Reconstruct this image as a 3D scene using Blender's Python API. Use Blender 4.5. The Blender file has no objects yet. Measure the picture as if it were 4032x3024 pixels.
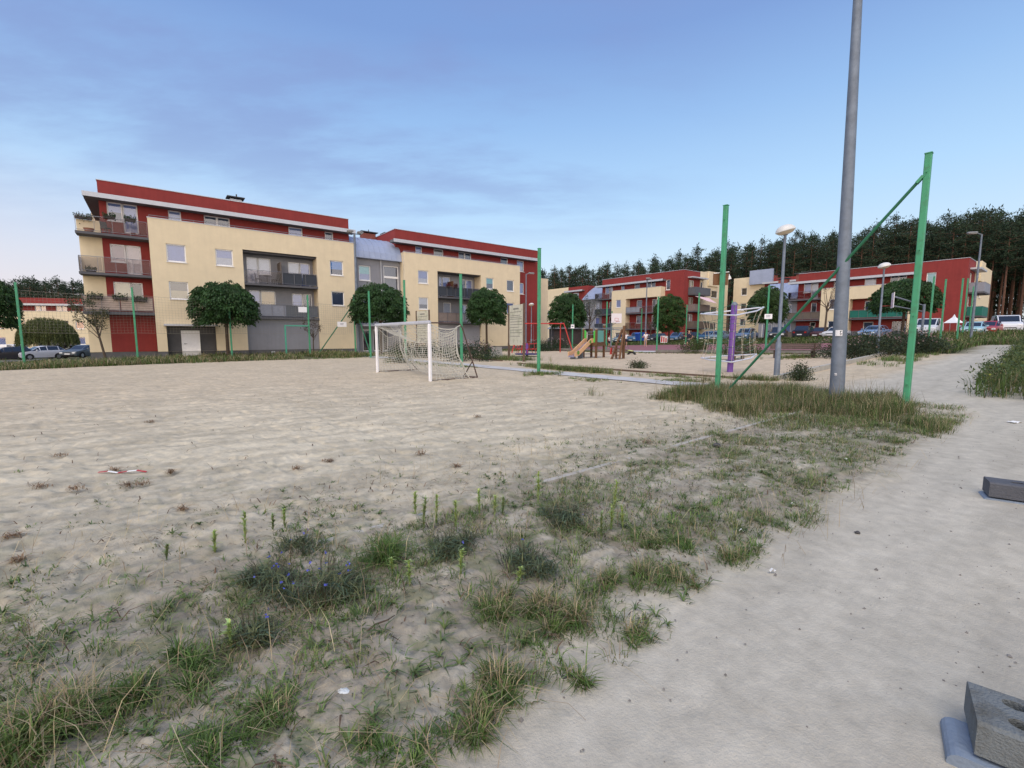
import bpy, math, random
import numpy as np
from mathutils import Vector, Matrix

SC = bpy.context.scene
COL = SC.collection
PI = math.pi
R = math.radians
rng = np.random.default_rng(7)
random.seed(7)

def lin(r, g, b):
    f = lambda c: (c/255/12.92) if c/255 <= .04045 else ((c/255+.055)/1.055)**2.4
    return (f(r), f(g), f(b))

# ------------------------------------------------------------------ camera
CAM_H = 1.55
F_PX = 1777.0
PITCH = math.atan((1512-1324)/F_PX)
cam_d = bpy.data.cameras.new('camera')
cam_d.sensor_width = 36.0
cam_d.lens = F_PX/4032*36
cam_d.clip_start = .05
cam_d.clip_end = 3000
cam = bpy.data.objects.new('camera', cam_d)
COL.objects.link(cam)
cam.location = (0, 0, CAM_H)
cam.rotation_euler = (PI/2-PITCH, 0, 0)
SC.camera = cam
SC.render.resolution_x = 1024
SC.render.resolution_y = 768
try:
    SC.render.engine = 'CYCLES'
    SC.cycles.use_denoising = True
    SC.cycles.max_bounces = 6
    SC.cycles.diffuse_bounces = 3
    SC.cycles.transparent_max_bounces = 12
except Exception:
    pass
SC.view_settings.view_transform = 'Standard'
SC.view_settings.look = 'None'
SC.view_settings.exposure = 0.0
SC.view_settings.gamma = 1.0

# ------------------------------------------------------------------ sky
world = bpy.data.worlds.new('World')
SC.world = world
world.use_nodes = True
nt = world.node_tree
for n in list(nt.nodes):
    nt.nodes.remove(n)
N = lambda t: nt.nodes.new(t)
def L(a, b): nt.links.new(a, b)
def wmath(op, a, b=None, clamp=False):
    n = N('ShaderNodeMath'); n.operation = op; n.use_clamp = clamp
    for i, v in enumerate((a, b)):
        if v is None: continue
        if isinstance(v, (int, float)): n.inputs[i].default_value = v
        else: L(v, n.inputs[i])
    return n.outputs[0]
def wmix(f, a, b, mode='MIX'):
    n = N('ShaderNodeMix'); n.data_type = 'RGBA'; n.blend_type = mode
    for s, v in ((n.inputs[0], f), (n.inputs[6], a), (n.inputs[7], b)):
        if isinstance(v, tuple): s.default_value = (*v, 1) if len(v) == 3 else v
        elif isinstance(v, (int, float)): s.default_value = v
        else: L(v, s)
    return n.outputs[2]
def wsmooth(v, a, b):
    n = N('ShaderNodeMapRange'); n.interpolation_type = 'SMOOTHSTEP'
    L(v, n.inputs[0]); n.inputs[1].default_value = a; n.inputs[2].default_value = b
    return n.outputs[0]
tc = N('ShaderNodeTexCoord')
sep = N('ShaderNodeSeparateXYZ'); L(tc.outputs['Generated'], sep.inputs[0])
dx, dy, dz = sep.outputs
ramp = N('ShaderNodeValToRGB'); L(dz, ramp.inputs[0])
el = ramp.color_ramp.elements
stops = [(0.0, (218, 229, 238)), (.07, (213, 228, 241)), (.15, (194, 219, 245)), (.27, (170, 207, 245)), (.40, (143, 182, 232)), (.52, (119, 153, 212)), (1.0, (96, 130, 196))]
el[0].position, el[0].color = stops[0][0], (*lin(*stops[0][1]), 1)
el[1].position, el[1].color = stops[-1][0], (*lin(*stops[-1][1]), 1)
for p, c in stops[1:-1]:
    e = el.new(p); e.color = (*lin(*c), 1)
sky = ramp.outputs[0]
# afterglow low in the left of the sky
lowf = wsmooth(dz, .34, .0)
leftf = wsmooth(dx, -.10, -.80)
sky = wmix(wmath('MULTIPLY', wmath('MULTIPLY', lowf, leftf), .72), sky, lin(226, 211, 224))
# clouds: soft violet streaks on a layer high above the ground
den = wmath('ADD', dz, .10)
cx = wmath('DIVIDE', dx, den); cy = wmath('DIVIDE', dy, den)
comb = N('ShaderNodeCombineXYZ'); L(wmath('MULTIPLY', cx, .75), comb.inputs[0]); L(wmath('MULTIPLY', cy, 1.5), comb.inputs[1])
def wnoise(scale, detail, rough, off):
    mp = N('ShaderNodeMapping'); L(comb.outputs[0], mp.inputs[0]); mp.inputs['Location'].default_value = off
    mp.inputs['Rotation'].default_value = (0, 0, .35)
    n = N('ShaderNodeTexNoise'); L(mp.outputs[0], n.inputs['Vector'])
    n.inputs['Scale'].default_value = scale; n.inputs['Detail'].default_value = detail; n.inputs['Roughness'].default_value = rough
    return n.outputs[0]
n1 = wnoise(1.05, 6, .55, (3.1, .7, 0)); n2 = wnoise(2.6, 5, .6, (1.3, 4.2, 2))
cl = wmath('ADD', wmath('MULTIPLY', n1, .65), wmath('MULTIPLY', n2, .35))
region = wmath('MULTIPLY', wsmooth(dz, .12, .36), wsmooth(dx, .50, -.05))
cl = wmath('MULTIPLY', wsmooth(cl, .40, .60), region)
sky = wmix(wmath('MULTIPLY', cl, .56), sky, lin(126, 142, 198))
# bright afterglow behind the viewer, where the sun has just gone down
backf = wmath('MULTIPLY', wsmooth(dy, -.05, -.8), wsmooth(dz, .95, .02))
BACK = N('ShaderNodeMix'); BACK.data_type = 'RGBA'
SKY_BACK = (2.35, 2.05, 1.85)
sky = wmix(backf, sky, SKY_BACK)
nish = N('ShaderNodeTexSky'); nish.sky_type = 'NISHITA'; nish.sun_disc = False
nish.sun_elevation = R(3); nish.sun_rotation = R(200)
sky = wmix(.05, sky, nish.outputs[0], 'ADD')
bg = N('ShaderNodeBackground'); L(sky, bg.inputs[0]); bg.inputs[1].default_value = 1.0
wo = N('ShaderNodeOutputWorld'); L(bg.outputs[0], wo.inputs[0])

sun_d = bpy.data.lights.new('sun', 'SUN')
sun_d.energy = 2.3
sun_d.angle = R(42)
sun_d.color = (1.0, .93, .83)
sun = bpy.data.objects.new('sun', sun_d)
COL.objects.link(sun)
sun.rotation_euler = (R(28), 0, R(-22))

# ------------------------------------------------------------------ layout frame
ANG = R(38.157)
CA, SA = math.cos(ANG), math.sin(ANG)
def sp(v, k): return k*np.log1p(np.exp(np.clip(v/k, -30, 30)))
def hz(x, y):
    """height of the terrain"""
    x = np.asarray(x, float); y = np.asarray(y, float)
    z = .040*sp(x-9, 3.)-.035*sp(-x-23, 4.)
    s = x*CA+y*SA; t = -x*SA+y*CA
    z = np.clip(z, -3., 4.)
    z = z+.45*np.exp(-((s-55.5)/2.2)**2)*(1/(1+np.exp(-(42-t)/3.)))*(1/(1+np.exp(-(t+10)/3.)))
    return z
def W2(s, t): return s*CA-t*SA, s*SA+t*CA
def P(s, t, dz=0., z=None):
    x, y = W2(s, t)
    return Vector((x, y, (float(hz(x, y)) if z is None else z)+dz))

# ------------------------------------------------------------------ noise
_tab = np.random.default_rng(3).random((512, 512))
def vnoise(x, y, seed=0):
    x = x+seed*17.31; y = y+seed*9.77
    xi = np.floor(x).astype(int); yi = np.floor(y).astype(int)
    fx = x-xi; fy = y-yi
    fx = fx*fx*(3-2*fx); fy = fy*fy*(3-2*fy)
    a = _tab[xi & 511, yi & 511]; b = _tab[(xi+1) & 511, yi & 511]
    c = _tab[xi & 511, (yi+1) & 511]; d = _tab[(xi+1) & 511, (yi+1) & 511]
    return (a*(1-fx)+b*fx)*(1-fy)+(c*(1-fx)+d*fx)*fy
def fbm(x, y, oct=4, seed=0, g=.5):
    v = 0; a = 1; tot = 0
    for i in range(oct):
        v = v+a*vnoise(x*2**i, y*2**i, seed+i*3); tot += a; a *= g
    return v/tot

# ------------------------------------------------------------------ materials
MATS = {}
def mat(name, color, rough=.7, var=.12, scale=6., bump=0., bscale=40., metal=0., spec=.4, dirt=None, streak=0.):
    """procedural surface: base colour broken up by two noises, an optional bump and dirt colour"""
    if name in MATS: return MATS[name]
    m = bpy.data.materials.new(name); m.use_nodes = True
    t = m.node_tree; b = t.nodes['Principled BSDF']
    b.inputs['Roughness'].default_value = rough
    b.inputs['Metallic'].default_value = metal
    b.inputs['Specular IOR Level'].default_value = spec
    tcn = t.nodes.new('ShaderNodeTexCoord')
    n = t.nodes.new('ShaderNodeTexNoise'); n.inputs['Scale'].default_value = scale; n.inputs['Detail'].default_value = 5
    n.inputs['Roughness'].default_value = .65
    t.links.new(tcn.outputs['Object'], n.inputs['Vector'])
    r = t.nodes.new('ShaderNodeValToRGB'); t.links.new(n.outputs[0], r.inputs[0])
    lo = tuple(c*(1-var) for c in color); hi = tuple(min(1, c*(1+var)) for c in color)
    if dirt: lo = dirt
    r.color_ramp.elements[0].position = .28; r.color_ramp.elements[0].color = (*lo, 1)
    r.color_ramp.elements[1].position = .68 if not dirt else .52; r.color_ramp.elements[1].color = (*hi, 1)
    if streak:   # rain streaks: the same noise pulled out along z
        mp = t.nodes.new('ShaderNodeMapping'); mp.inputs['Scale'].default_value = (3.2, 3.2, .22); t.links.new(tcn.outputs['Object'], mp.inputs[0])
        n3 = t.nodes.new('ShaderNodeTexNoise'); n3.inputs['Scale'].default_value = 1.6; n3.inputs['Detail'].default_value = 4; t.links.new(mp.outputs[0], n3.inputs['Vector'])
        mr = t.nodes.new('ShaderNodeMapRange'); mr.inputs[1].default_value = .35; mr.inputs[2].default_value = .62; mr.inputs[3].default_value = 1-streak; mr.inputs[4].default_value = 1+streak*.25
        t.links.new(n3.outputs[0], mr.inputs[0]); sv = t.nodes.new('ShaderNodeVectorMath'); sv.operation = 'SCALE'
        t.links.new(r.outputs[0], sv.inputs[0]); t.links.new(mr.outputs[0], sv.inputs['Scale']); t.links.new(sv.outputs[0], b.inputs['Base Color'])
    else: t.links.new(r.outputs[0], b.inputs['Base Color'])
    if bump:
        n2 = t.nodes.new('ShaderNodeTexNoise'); n2.inputs['Scale'].default_value = bscale; n2.inputs['Detail'].default_value = 4
        t.links.new(tcn.outputs['Object'], n2.inputs['Vector'])
        bp = t.nodes.new('ShaderNodeBump'); bp.inputs['Strength'].default_value = bump; bp.inputs['Distance'].default_value = .02
        t.links.new(n2.outputs[0], bp.inputs['Height']); t.links.new(bp.outputs[0], b.inputs['Normal'])
    MATS[name] = m
    return m
def mat_attr(name, rough=.7, trans=0., var=.2, scale=3., spec=.25, bump=0., bscale=30., mul=1.):
    """colour from the mesh attribute Col (the leaf's or the ground's own colour), broken up by noise"""
    if name in MATS: return MATS[name]
    m = bpy.data.materials.new(name); m.use_nodes = True
    t = m.node_tree; b = t.nodes['Principled BSDF']; out = t.nodes['Material Output']
    b.inputs['Roughness'].default_value = rough; b.inputs['Specular IOR Level'].default_value = spec
    at = t.nodes.new('ShaderNodeAttribute'); at.attribute_name = 'Col'
    tcn = t.nodes.new('ShaderNodeTexCoord')
    n = t.nodes.new('ShaderNodeTexNoise'); n.inputs['Scale'].default_value = scale; n.inputs['Detail'].default_value = 6
    n.inputs['Roughness'].default_value = .7
    t.links.new(tcn.outputs['Object'], n.inputs['Vector'])
    mr = t.nodes.new('ShaderNodeMapRange'); mr.inputs[1].default_value = .3; mr.inputs[2].default_value = .7
    mr.inputs[3].default_value = (1-var)*mul; mr.inputs[4].default_value = (1+var)*mul
    t.links.new(n.outputs[0], mr.inputs[0])
    mx = t.nodes.new('ShaderNodeVectorMath'); mx.operation = 'SCALE'
    t.links.new(at.outputs['Color'], mx.inputs[0]); t.links.new(mr.outputs[0], mx.inputs['Scale'])
    t.links.new(mx.outputs[0], b.inputs['Base Color'])
    if trans:
        tr = t.nodes.new('ShaderNodeBsdfTranslucent'); t.links.new(mx.outputs[0], tr.inputs[0])
        ms = t.nodes.new('ShaderNodeMixShader'); ms.inputs[0].default_value = trans
        t.links.new(b.outputs[0], ms.inputs[1]); t.links.new(tr.outputs[0], ms.inputs[2])
        t.links.new(ms.outputs[0], out.inputs[0])
    if bump:
        n2 = t.nodes.new('ShaderNodeTexNoise'); n2.inputs['Scale'].default_value = bscale; n2.inputs['Detail'].default_value = 6
        n2.inputs['Roughness'].default_value = .7
        t.links.new(tcn.outputs['Object'], n2.inputs['Vector'])
        bp = t.nodes.new('ShaderNodeBump'); bp.inputs['Strength'].default_value = bump; bp.inputs['Distance'].default_value = .02
        t.links.new(n2.outputs[0], bp.inputs['Height']); t.links.new(bp.outputs[0], b.inputs['Normal'])
    MATS[name] = m
    return m
def mat_glass(name='window_glass', refl=.13, tint=(.86, .9, .95)):
    if name in MATS: return MATS[name]
    m = bpy.data.materials.new(name); m.use_nodes = True
    t = m.node_tree; out = t.nodes['Material Output']
    t.nodes.remove(t.nodes['Principled BSDF'])
    tr = t.nodes.new('ShaderNodeBsdfTransparent'); tr.inputs[0].default_value = (*tint, 1)
    gl = t.nodes.new('ShaderNodeBsdfGlossy'); gl.inputs['Roughness'].default_value = .03
    lw = t.nodes.new('ShaderNodeLayerWeight'); lw.inputs[0].default_value = .25
    ad = t.nodes.new('ShaderNodeMath'); ad.operation = 'ADD'; ad.use_clamp = True; ad.inputs[1].default_value = refl
    t.links.new(lw.outputs['Fresnel'], ad.inputs[0])
    ms = t.nodes.new('ShaderNodeMixShader'); t.links.new(ad.outputs[0], ms.inputs[0])
    t.links.new(tr.outputs[0], ms.inputs[1]); t.links.new(gl.outputs[0], ms.inputs[2])
    t.links.new(ms.outputs[0], out.inputs[0])
    MATS[name] = m
    return m

M_CREAM = mat('cream_render', (.72, .61, .42), .85, .05, 1.3, .25, 60, streak=.022)
M_RED = mat('red_render', (.25, .036, .032), .85, .09, 1.2, .25, 60, streak=.06)
M_GREY = mat('grey_render', (.26, .265, .29), .85, .06, 1.4, .25, 60, streak=.04)
M_DGREY = mat('dark_grey_render', (.075, .075, .08), .8, .1, 2., .2, 60)
M_PLINTH = mat('plinth_render', (.12, .12, .125), .9, .15, 2., .3, 50)
M_SLAB = mat('balcony_slab_grey', (.10, .10, .11), .8, .12, 2.)
M_FASCIA = mat('fascia_metal', (.50, .52, .56), .45, .06, 3., metal=.2)
M_SOFFIT = mat('soffit_grey', (.14, .14, .15), .8, .08, 3.)
M_ROOFMETAL = mat('roof_sheet_metal', (.33, .38, .50), .5, .10, .8, metal=.25)
M_PVC = mat('window_white', (.80, .80, .80), .4, .03, 5.)
M_STEEL = mat('railing_steel', (.22, .22, .24), .45, .08, 8., metal=.6)
M_GALV = mat('galvanised_steel', (.165, .195, .24), .6, .2, 5., metal=.25, bump=.08, bscale=25)
M_GREEN = mat('green_post_paint', (.055, .28, .145), .5, .10, 6., bump=.06, bscale=60, dirt=(.062, .19, .10))
M_TEALGREEN = mat('teal_gate_paint', (.06, .33, .22), .5, .10, 6.)
M_DARKGREEN = mat('brace_green_paint', (.018, .125, .06), .5, .1, 6.)
M_RUST = mat('weathered_timber', (.115, .075, .055), .85, .25, 9., .4, 30)
M_CONC = mat('weathered_concrete', (.30, .29, .275), .9, .16, 5., .5, 45)
M_DCONC = mat('dark_concrete', (.085, .09, .105), .85, .18, 6., .5, 60)
M_WHITE = mat('white_paint', (.78, .78, .80), .45, .05, 6.)
M_BROWNSTEEL = mat('brown_steel', (.10, .065, .055), .6, .2, 9., metal=.3)
M_BARK = mat('tree_bark', (.085, .062, .045), .95, .3, 9., .8, 25)
M_PINEBARK = mat('pine_bark', (.14, .075, .05), .95, .3, 4., .8, 20)
M_CHIM = mat('chimney_brick', (.24, .075, .055), .9, .2, 8., .3, 30)
M_REDPLAY = mat('red_play_paint', (.42, .035, .03), .45, .1, 8.)
M_PURPLE = mat('purple_play_paint', (.17, .075, .33), .5, .10, 5., .08, 30)
M_WOODPLAY = mat('brown_play_timber', (.13, .065, .032), .8, .25, 12., .4, 40)
M_ROPE = mat('pale_rope', (.42, .36, .27), .9, .15, 20.)
M_DROPE = mat('green_rope', (.06, .13, .10), .9, .15, 20.)
M_TYRE = mat('tyre_rubber', (.018, .018, .02), .85, .1, 10.)
M_GLASS = mat_glass()
M_CARGLASS = mat('car_glass', (.015, .02, .028), .06, .05, 3., spec=.9)
M_SKIN = mat('skin', (.45, .25, .18), .6, .05, 6.)
M_LEAF = mat_attr('leaf', .55, .25, .25, 1.5)
M_NEEDLE = mat_attr('needles', .65, .12, .3, .6)
M_GRASS = mat_attr('grass_blade', .6, .25, .15, 2.)

# ------------------------------------------------------------------ objects
def props(o, label=None, cat=None, group=None, kind=None):
    if label: o['label'] = label
    if cat: o['category'] = cat
    if group: o['group'] = group
    if kind: o['kind'] = kind
    return o
def thing(name, label, cat, loc=(0, 0, 0), rz=0., group=None):
    o = bpy.data.objects.new(name, None); COL.objects.link(o)
    o.empty_display_size = .2
    o.location = loc; o.rotation_euler = (0, 0, rz)
    return props(o, label, cat, group)
def dup(o, parent=None):
    """a copy of a thing with copies of its parts and sub-parts"""
    c = o.copy(); COL.objects.link(c)
    if parent is not None: c.parent = parent
    for ch in list(o.children): dup(ch, c)
    return c
class MB:
    def __init__(s): s.v = []; s.f = []; s.m = []
    def add(s, vs, fs, mi=0):
        o = len(s.v); s.v += [tuple(v) for v in vs]
        s.f += [tuple(i+o for i in f) for f in fs]; s.m += [mi]*len(fs); return s
    def box(s, x0, x1, y0, y1, z0, z1, mi=0, bev=0.):
        if bev <= 0:
            vs = [(x, y, z) for z in (z0, z1) for y in (y0, y1) for x in (x0, x1)]
            return s.add(vs, [(0, 2, 3, 1), (4, 5, 7, 6), (0, 1, 5, 4), (2, 6, 7, 3), (0, 4, 6, 2), (1, 3, 7, 5)], mi)
        b = bev
        def ring(z, i): return [(x0+i+b*(1-k), y0+i, z) if 0 else p for k in (0,) for p in (
            (x0+i+b, y0+i, z), (x1-i-b, y0+i, z), (x1-i, y0+i+b, z), (x1-i, y1-i-b, z), (x1-i-b, y1-i, z), (x0+i+b, y1-i, z), (x0+i, y1-i-b, z), (x0+i, y0+i+b, z))]
        vs = ring(z0, b*.6)+ring(z0+b, 0)+ring(z1-b, 0)+ring(z1, b*.6)
        fs = [tuple(range(7, -1, -1)), tuple(range(24, 32))]
        for r in range(3):
            for k in range(8):
                a = r*8+k; c = r*8+(k+1) % 8
                fs.append((a, c, c+8, a+8))
        return s.add(vs, fs, mi)
    def obox(s, c, ex, ey, ez, mi=0):
        """box from a centre and three half-axis vectors"""
        c, ex, ey, ez = map(Vector, (c, ex, ey, ez))
        vs = [c+a*ex+b*ey+d*ez for d in (-1, 1) for b in (-1, 1) for a in (-1, 1)]
        return s.add(vs, [(0, 2, 3, 1), (4, 5, 7, 6), (0, 1, 5, 4), (2, 6, 7, 3), (0, 4, 6, 2), (1, 3, 7, 5)], mi)
    def bar(s, a, b, w, h=None, mi=0, up=(0, 0, 1)):
        a, b = Vector(a), Vector(b); d = (b-a); l = d.length; d = d/l
        u = Vector(up)
        if abs(d.dot(u)) > .98: u = Vector((1, 0, 0))
        x = d.cross(u).normalized(); y = x.cross(d)
        h = w if h is None else h
        return s.obox((a+b)/2, x*w/2, d*l/2, y*h/2, mi)
    def tube(s, pts, r, n=8, mi=0, cap=True):
        pts = [Vector(p) for p in pts]
        rs = r if isinstance(r, (list, tuple)) else [r]*len(pts)
        vs = []; ref = None
        for i, p in enumerate(pts):
            d = (pts[min(i+1, len(pts)-1)]-pts[max(i-1, 0)]).normalized()
            if ref is None:
                ref = Vector((1, 0, 0)) if abs(d.x) < .8 else Vector((0, 1, 0))
            x = (ref-d*ref.dot(d)).normalized(); y = d.cross(x); ref = x
            for k in range(n):
                a = 2*PI*k/n
                vs.append(p+(x*math.cos(a)+y*math.sin(a))*rs[i])
        fs = []
        for i in range(len(pts)-1):
            for k in range(n):
                k2 = (k+1) % n
                fs.append((i*n+k, i*n+k2, (i+1)*n+k2, (i+1)*n+k))
        if cap:
            fs.append(tuple(range(n-1, -1, -1))); fs.append(tuple(range((len(pts)-1)*n, len(pts)*n)))
        return s.add(vs, fs, mi)
    def lathe(s, prof, n=16, c=(0, 0, 0), mi=0, tilt=None):
        vs = []
        for r, z in prof:
            for k in range(n):
                a = 2*PI*k/n
                vs.append(Vector((r*math.cos(a), r*math.sin(a), z)))
        if tilt is not None: vs = [tilt @ v for v in vs]
        vs = [v+Vector(c) for v in vs]
        fs = []
        for i in range(len(prof)-1):
            for k in range(n):
                k2 = (k+1) % n
                fs.append((i*n+k, i*n+k2, (i+1)*n+k2, (i+1)*n+k))
        fs.append(tuple(range(n-1, -1, -1))); fs.append(tuple(range((len(prof)-1)*n, len(prof)*n)))
        return s.add(vs, fs, mi)
    def prism(s, poly, y0, y1, mi=0):
        """polygon in x,z pulled along y"""
        n = len(poly)
        vs = [(x, y0, z) for x, z in poly]+[(x, y1, z) for x, z in poly]
        fs = [tuple(range(n)), tuple(range(2*n-1, n-1, -1))]
        fs += [(i, i+n, (i+1) % n+n, (i+1) % n) for i in range(n)]
        return s.add(vs, fs, mi)
    def build(s, name, mats, parent=None, smooth=False, label=None):
        me = bpy.data.meshes.new(name)
        me.from_pydata(s.v, [], s.f)
        ms = mats if isinstance(mats, (list, tuple)) else [mats]
        for m in ms: me.materials.append(m)
        if len(ms) > 1: me.polygons.foreach_set('material_index', s.m)
        if smooth:
            me.polygons.foreach_set('use_smooth', [True]*len(me.polygons))
            try: me.set_sharp_from_angle(angle=R(40))
            except Exception: pass
        me.update()
        o = bpy.data.objects.new(name, me); COL.objects.link(o)
        if parent is not None: o.parent = parent
        if label: o['label'] = label
        return o
def np_mesh(name, verts, quads, cols, m, smooth=False):
    """mesh from arrays: verts (n,3), quads (k,4), one colour per vertex"""
    me = bpy.data.meshes.new(name)
    nv, nf = len(verts), len(quads)
    me.vertices.add(nv); me.vertices.foreach_set('co', np.ascontiguousarray(verts, np.float32).ravel())
    me.loops.add(nf*4); me.loops.foreach_set('vertex_index', np.ascontiguousarray(quads, np.int32).ravel())
    me.polygons.add(nf); me.polygons.foreach_set('loop_start', np.arange(0, nf*4, 4, dtype=np.int32))
    if smooth: me.polygons.foreach_set('use_smooth', np.ones(nf, bool))
    me.update(calc_edges=True)
    if cols is not None:
        a = me.attributes.new('Col', 'FLOAT_COLOR', 'POINT')
        c = np.ones((nv, 4), np.float32); c[:, :3] = cols
        a.data.foreach_set('color', c.ravel())
    me.materials.append(m)
    return me
def link(name, me, parent=None, loc=None):
    o = bpy.data.objects.new(name, me); COL.objects.link(o)
    if parent is not None: o.parent = parent
    if loc is not None: o.location = loc
    return o

# ------------------------------------------------------------------ ground
def smst(v, a, b):
    t = np.clip((v-a)/(b-a), 0, 1); return t*t*(3-2*t)
def build_ground():
    r = [.12]
    while r[-1] < 1500:
        r.append(r[-1]*(1.0058 if r[-1] < 45 else (1.02 if r[-1] < 160 else 1.12)))
    r = np.array(r)
    fine = np.arange(-58, 58.01, .17)
    coarse = np.arange(58, 302, 8.)[1:]
    az = np.radians(np.concatenate([fine, coarse]))
    rr, aa = np.meshgrid(r, az, indexing='ij')
    x = rr*np.sin(aa); y = rr*np.cos(aa)
    s = x*CA+y*SA; t = -x*SA+y*CA
    wob = (fbm(s*.7, t*.7, 3, 5)-.5)
    w2 = (fbm(s*3.1, t*3.1, 3, 9)-.5)
    # surface zones (what the ground is made of)
    verge_edge = 1.33+wob*.5+w2*.35
    path = smst(t+wob*.4+w2*.2, 1.75, 1.15)*smst(s, -9, -4)             # trodden dirt path
    path = np.maximum(path, smst(t+wob, 5., 3.6)*smst(s, 10.8, 13.2)*smst(s, 64, 60)*smst(t, -1.2, .2))
    verge = smst(t, 3.9+0*t, 3.2)*(1-path)*smst(s, 12.5, 11.)
    verge = np.maximum(verge, .55*smst(t+wob*2.0, 7.5, 4.)*smst(s, 4, -1)*(1-path))
    verge = np.maximum(verge, .5*smst(t+wob*1.2, 4.6, 3.6)*(1-path)*smst(s, 12, 10))
    play = smst(s, 16.1, 16.25)*smst(s, 33., 32.9)*smst(t, 6.4, 6.5)*smst(t, 42, 40)
    farband = smst(t+wob*1.6+w2*.5, 33.0, 33.8)*smst(s, 14., 13.)
    leftp = smst(s, -9, -11)
    grassz = np.maximum(farband, smst(s, 33.9, 34.2))
    grassz = np.maximum(grassz, smst(t+wob*1.0, -.4, -1.4)*smst(s, 12, 14.5))
    grassz = np.maximum(grassz, smst(t+wob*1.0, 1.6, 1.0)*smst(s, 14.0, 15.2))
    grassz = np.clip(grassz-path*.9*smst(s, 62, 58), 0, 1)
    back = smst(y, 0., -4.)
    def C(*c): return np.array(c)[None, None, :]
    sand = C(.50, .445, .335); sandw = C(.49, .41, .295); dirt = C(.465, .43, .355)
    soil = C(.37, .335, .265); playc = C(.52, .42, .30); gr = C(.085, .090, .045); humus = C(.235, .20, .15)
    E = lambda a: a[..., None]
    warm = smst(np.hypot(x, y), 5, 18)
    col = sand*(1-E(warm))+sandw*E(warm)
    col = col*(1-E(verge))+soil*E(verge)
    col = col*(1-E(path))+dirt*E(path)
    col = col*(1-E(play))+playc*E(play)
    forest = smst(s+wob*4, 82, 90)*smst(t, -40, -20)+smst(y+wob*4, 112, 118)
    forest = np.clip(forest, 0, 1)
    gz = E(grassz)
    col = col*(1-gz)+gr*gz
    col = col*(1-E(forest))+C(.035, .035, .022)*E(forest)
    blot = fbm(s*1.3, t*1.3, 5, 21)
    streak = fbm(s*2.2+t*.8, t*6.5, 4, 23)
    calm = np.maximum(path*.65, smst(np.hypot(x, y), 7, 20)*.45)
    col = col*E(1+(1-calm)*(.26*blot-.13))*E(1+(1-calm)*(.26*smst(streak, .3, .7)-.13))
    pv = np.maximum(smst(np.abs(((s+t*.02)/.21) % 1-.5), .43, .5), smst(np.abs((t/.105) % 1-.5), .40, .5)*.7)*path*smst(fbm(s*.6, t*.6, 3, 97), .40, .55)*smst(np.hypot(x, y), 14, 8)
    band = fbm(s*.35, t*4.2+wob*1.5, 3, 103)
    col = col*E(1-.055*pv)*E(1+path*(.20*band-.10))
    fine_n = fbm(s*9, t*9, 4, 31)
    fa = (.26+.30*verge)*(1-.5*calm)
    col = col*E(1+fa*(fine_n-.5))*E(1-.22*smst(fbm(s*23, t*23, 3, 35), .55, .68)*verge)
    dk = np.maximum(smst(fbm(s*2.2, t*2.2, 4, 41), .50, .62)*.6, smst(fbm(s*7.5, t*7.5, 4, 43), .50, .64)*.5)*verge*.8
    col = col*(1-E(dk))+humus*E(dk)
    film = smst(fbm(s*3.4, t*3.4, 4, 47), .47, .60)*smst(fbm(s*11, t*11, 3, 49), .40, .60)*verge*.62
    col = col*(1-E(film))+C(.165, .175, .095)*E(film)
    bare = smst(fbm(s*.9, t*.9, 4, 57), .42, .62)*smst(t, .7, -.6)*path*.6
    col = col*(1-E(bare))+C(.335, .315, .275)*E(bare)
    z = hz(x, y)
    amp = np.clip(1-play*.5-smst(s, 12.2, 12.6)*smst(t, 5.5, 7)*.9-grassz, 0, 1)*(1-.90*path)
    near = smst(np.hypot(x, y), 60, 30)
    lump = (fbm(s*5.0+t*1.6, t*9.0, 4, 51, .6)-.5)*.75+(fbm(s*2.2, t*3.0, 2, 53)-.5)*.30
    foot = -smst(vnoise(s*4.6, t*4.6, 61), .66, .84)-.8*smst(vnoise(s*8.2+t*2, t*9.5, 63), .68, .86)
    z = z+amp*near*(lump*.040+foot*.020+(fbm(s*15+t*4, t*22, 3, 71, .65)-.5)*.028+wob*.05)
    z = z+np.exp(-((t-3.45)/.16)**2)*near*(fbm(s*.8, t*.8, 3, 81)-.37)*.11*smst(s, 12.5, 12)
    rut = np.sin((t-.2)*5.2+wob*2.5)*path*.006*near
    z = z+rut
    n, k = rr.shape
    idx = np.arange(n*k).reshape(n, k)
    a0 = idx[:-1, :]; a1 = idx[1:, :]
    q = np.stack([a0, np.roll(a0, -1, 1), np.roll(a1, -1, 1), a1], -1).reshape(-1, 4)
    q = q[:, ::-1]
    v = np.stack([x, y, z], -1).reshape(-1, 3)
    me = np_mesh('ground', v, q, np.clip(col, .01, 1).reshape(-1, 3), mat_attr('sand_and_soil', .95, 0., .13, 9., .15, .55, 70), True)
    o = link('ground', me)
    props(o, 'pale trampled sand of the pitch with dirt path and weedy verge', 'ground', kind='structure')
build_ground()
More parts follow.
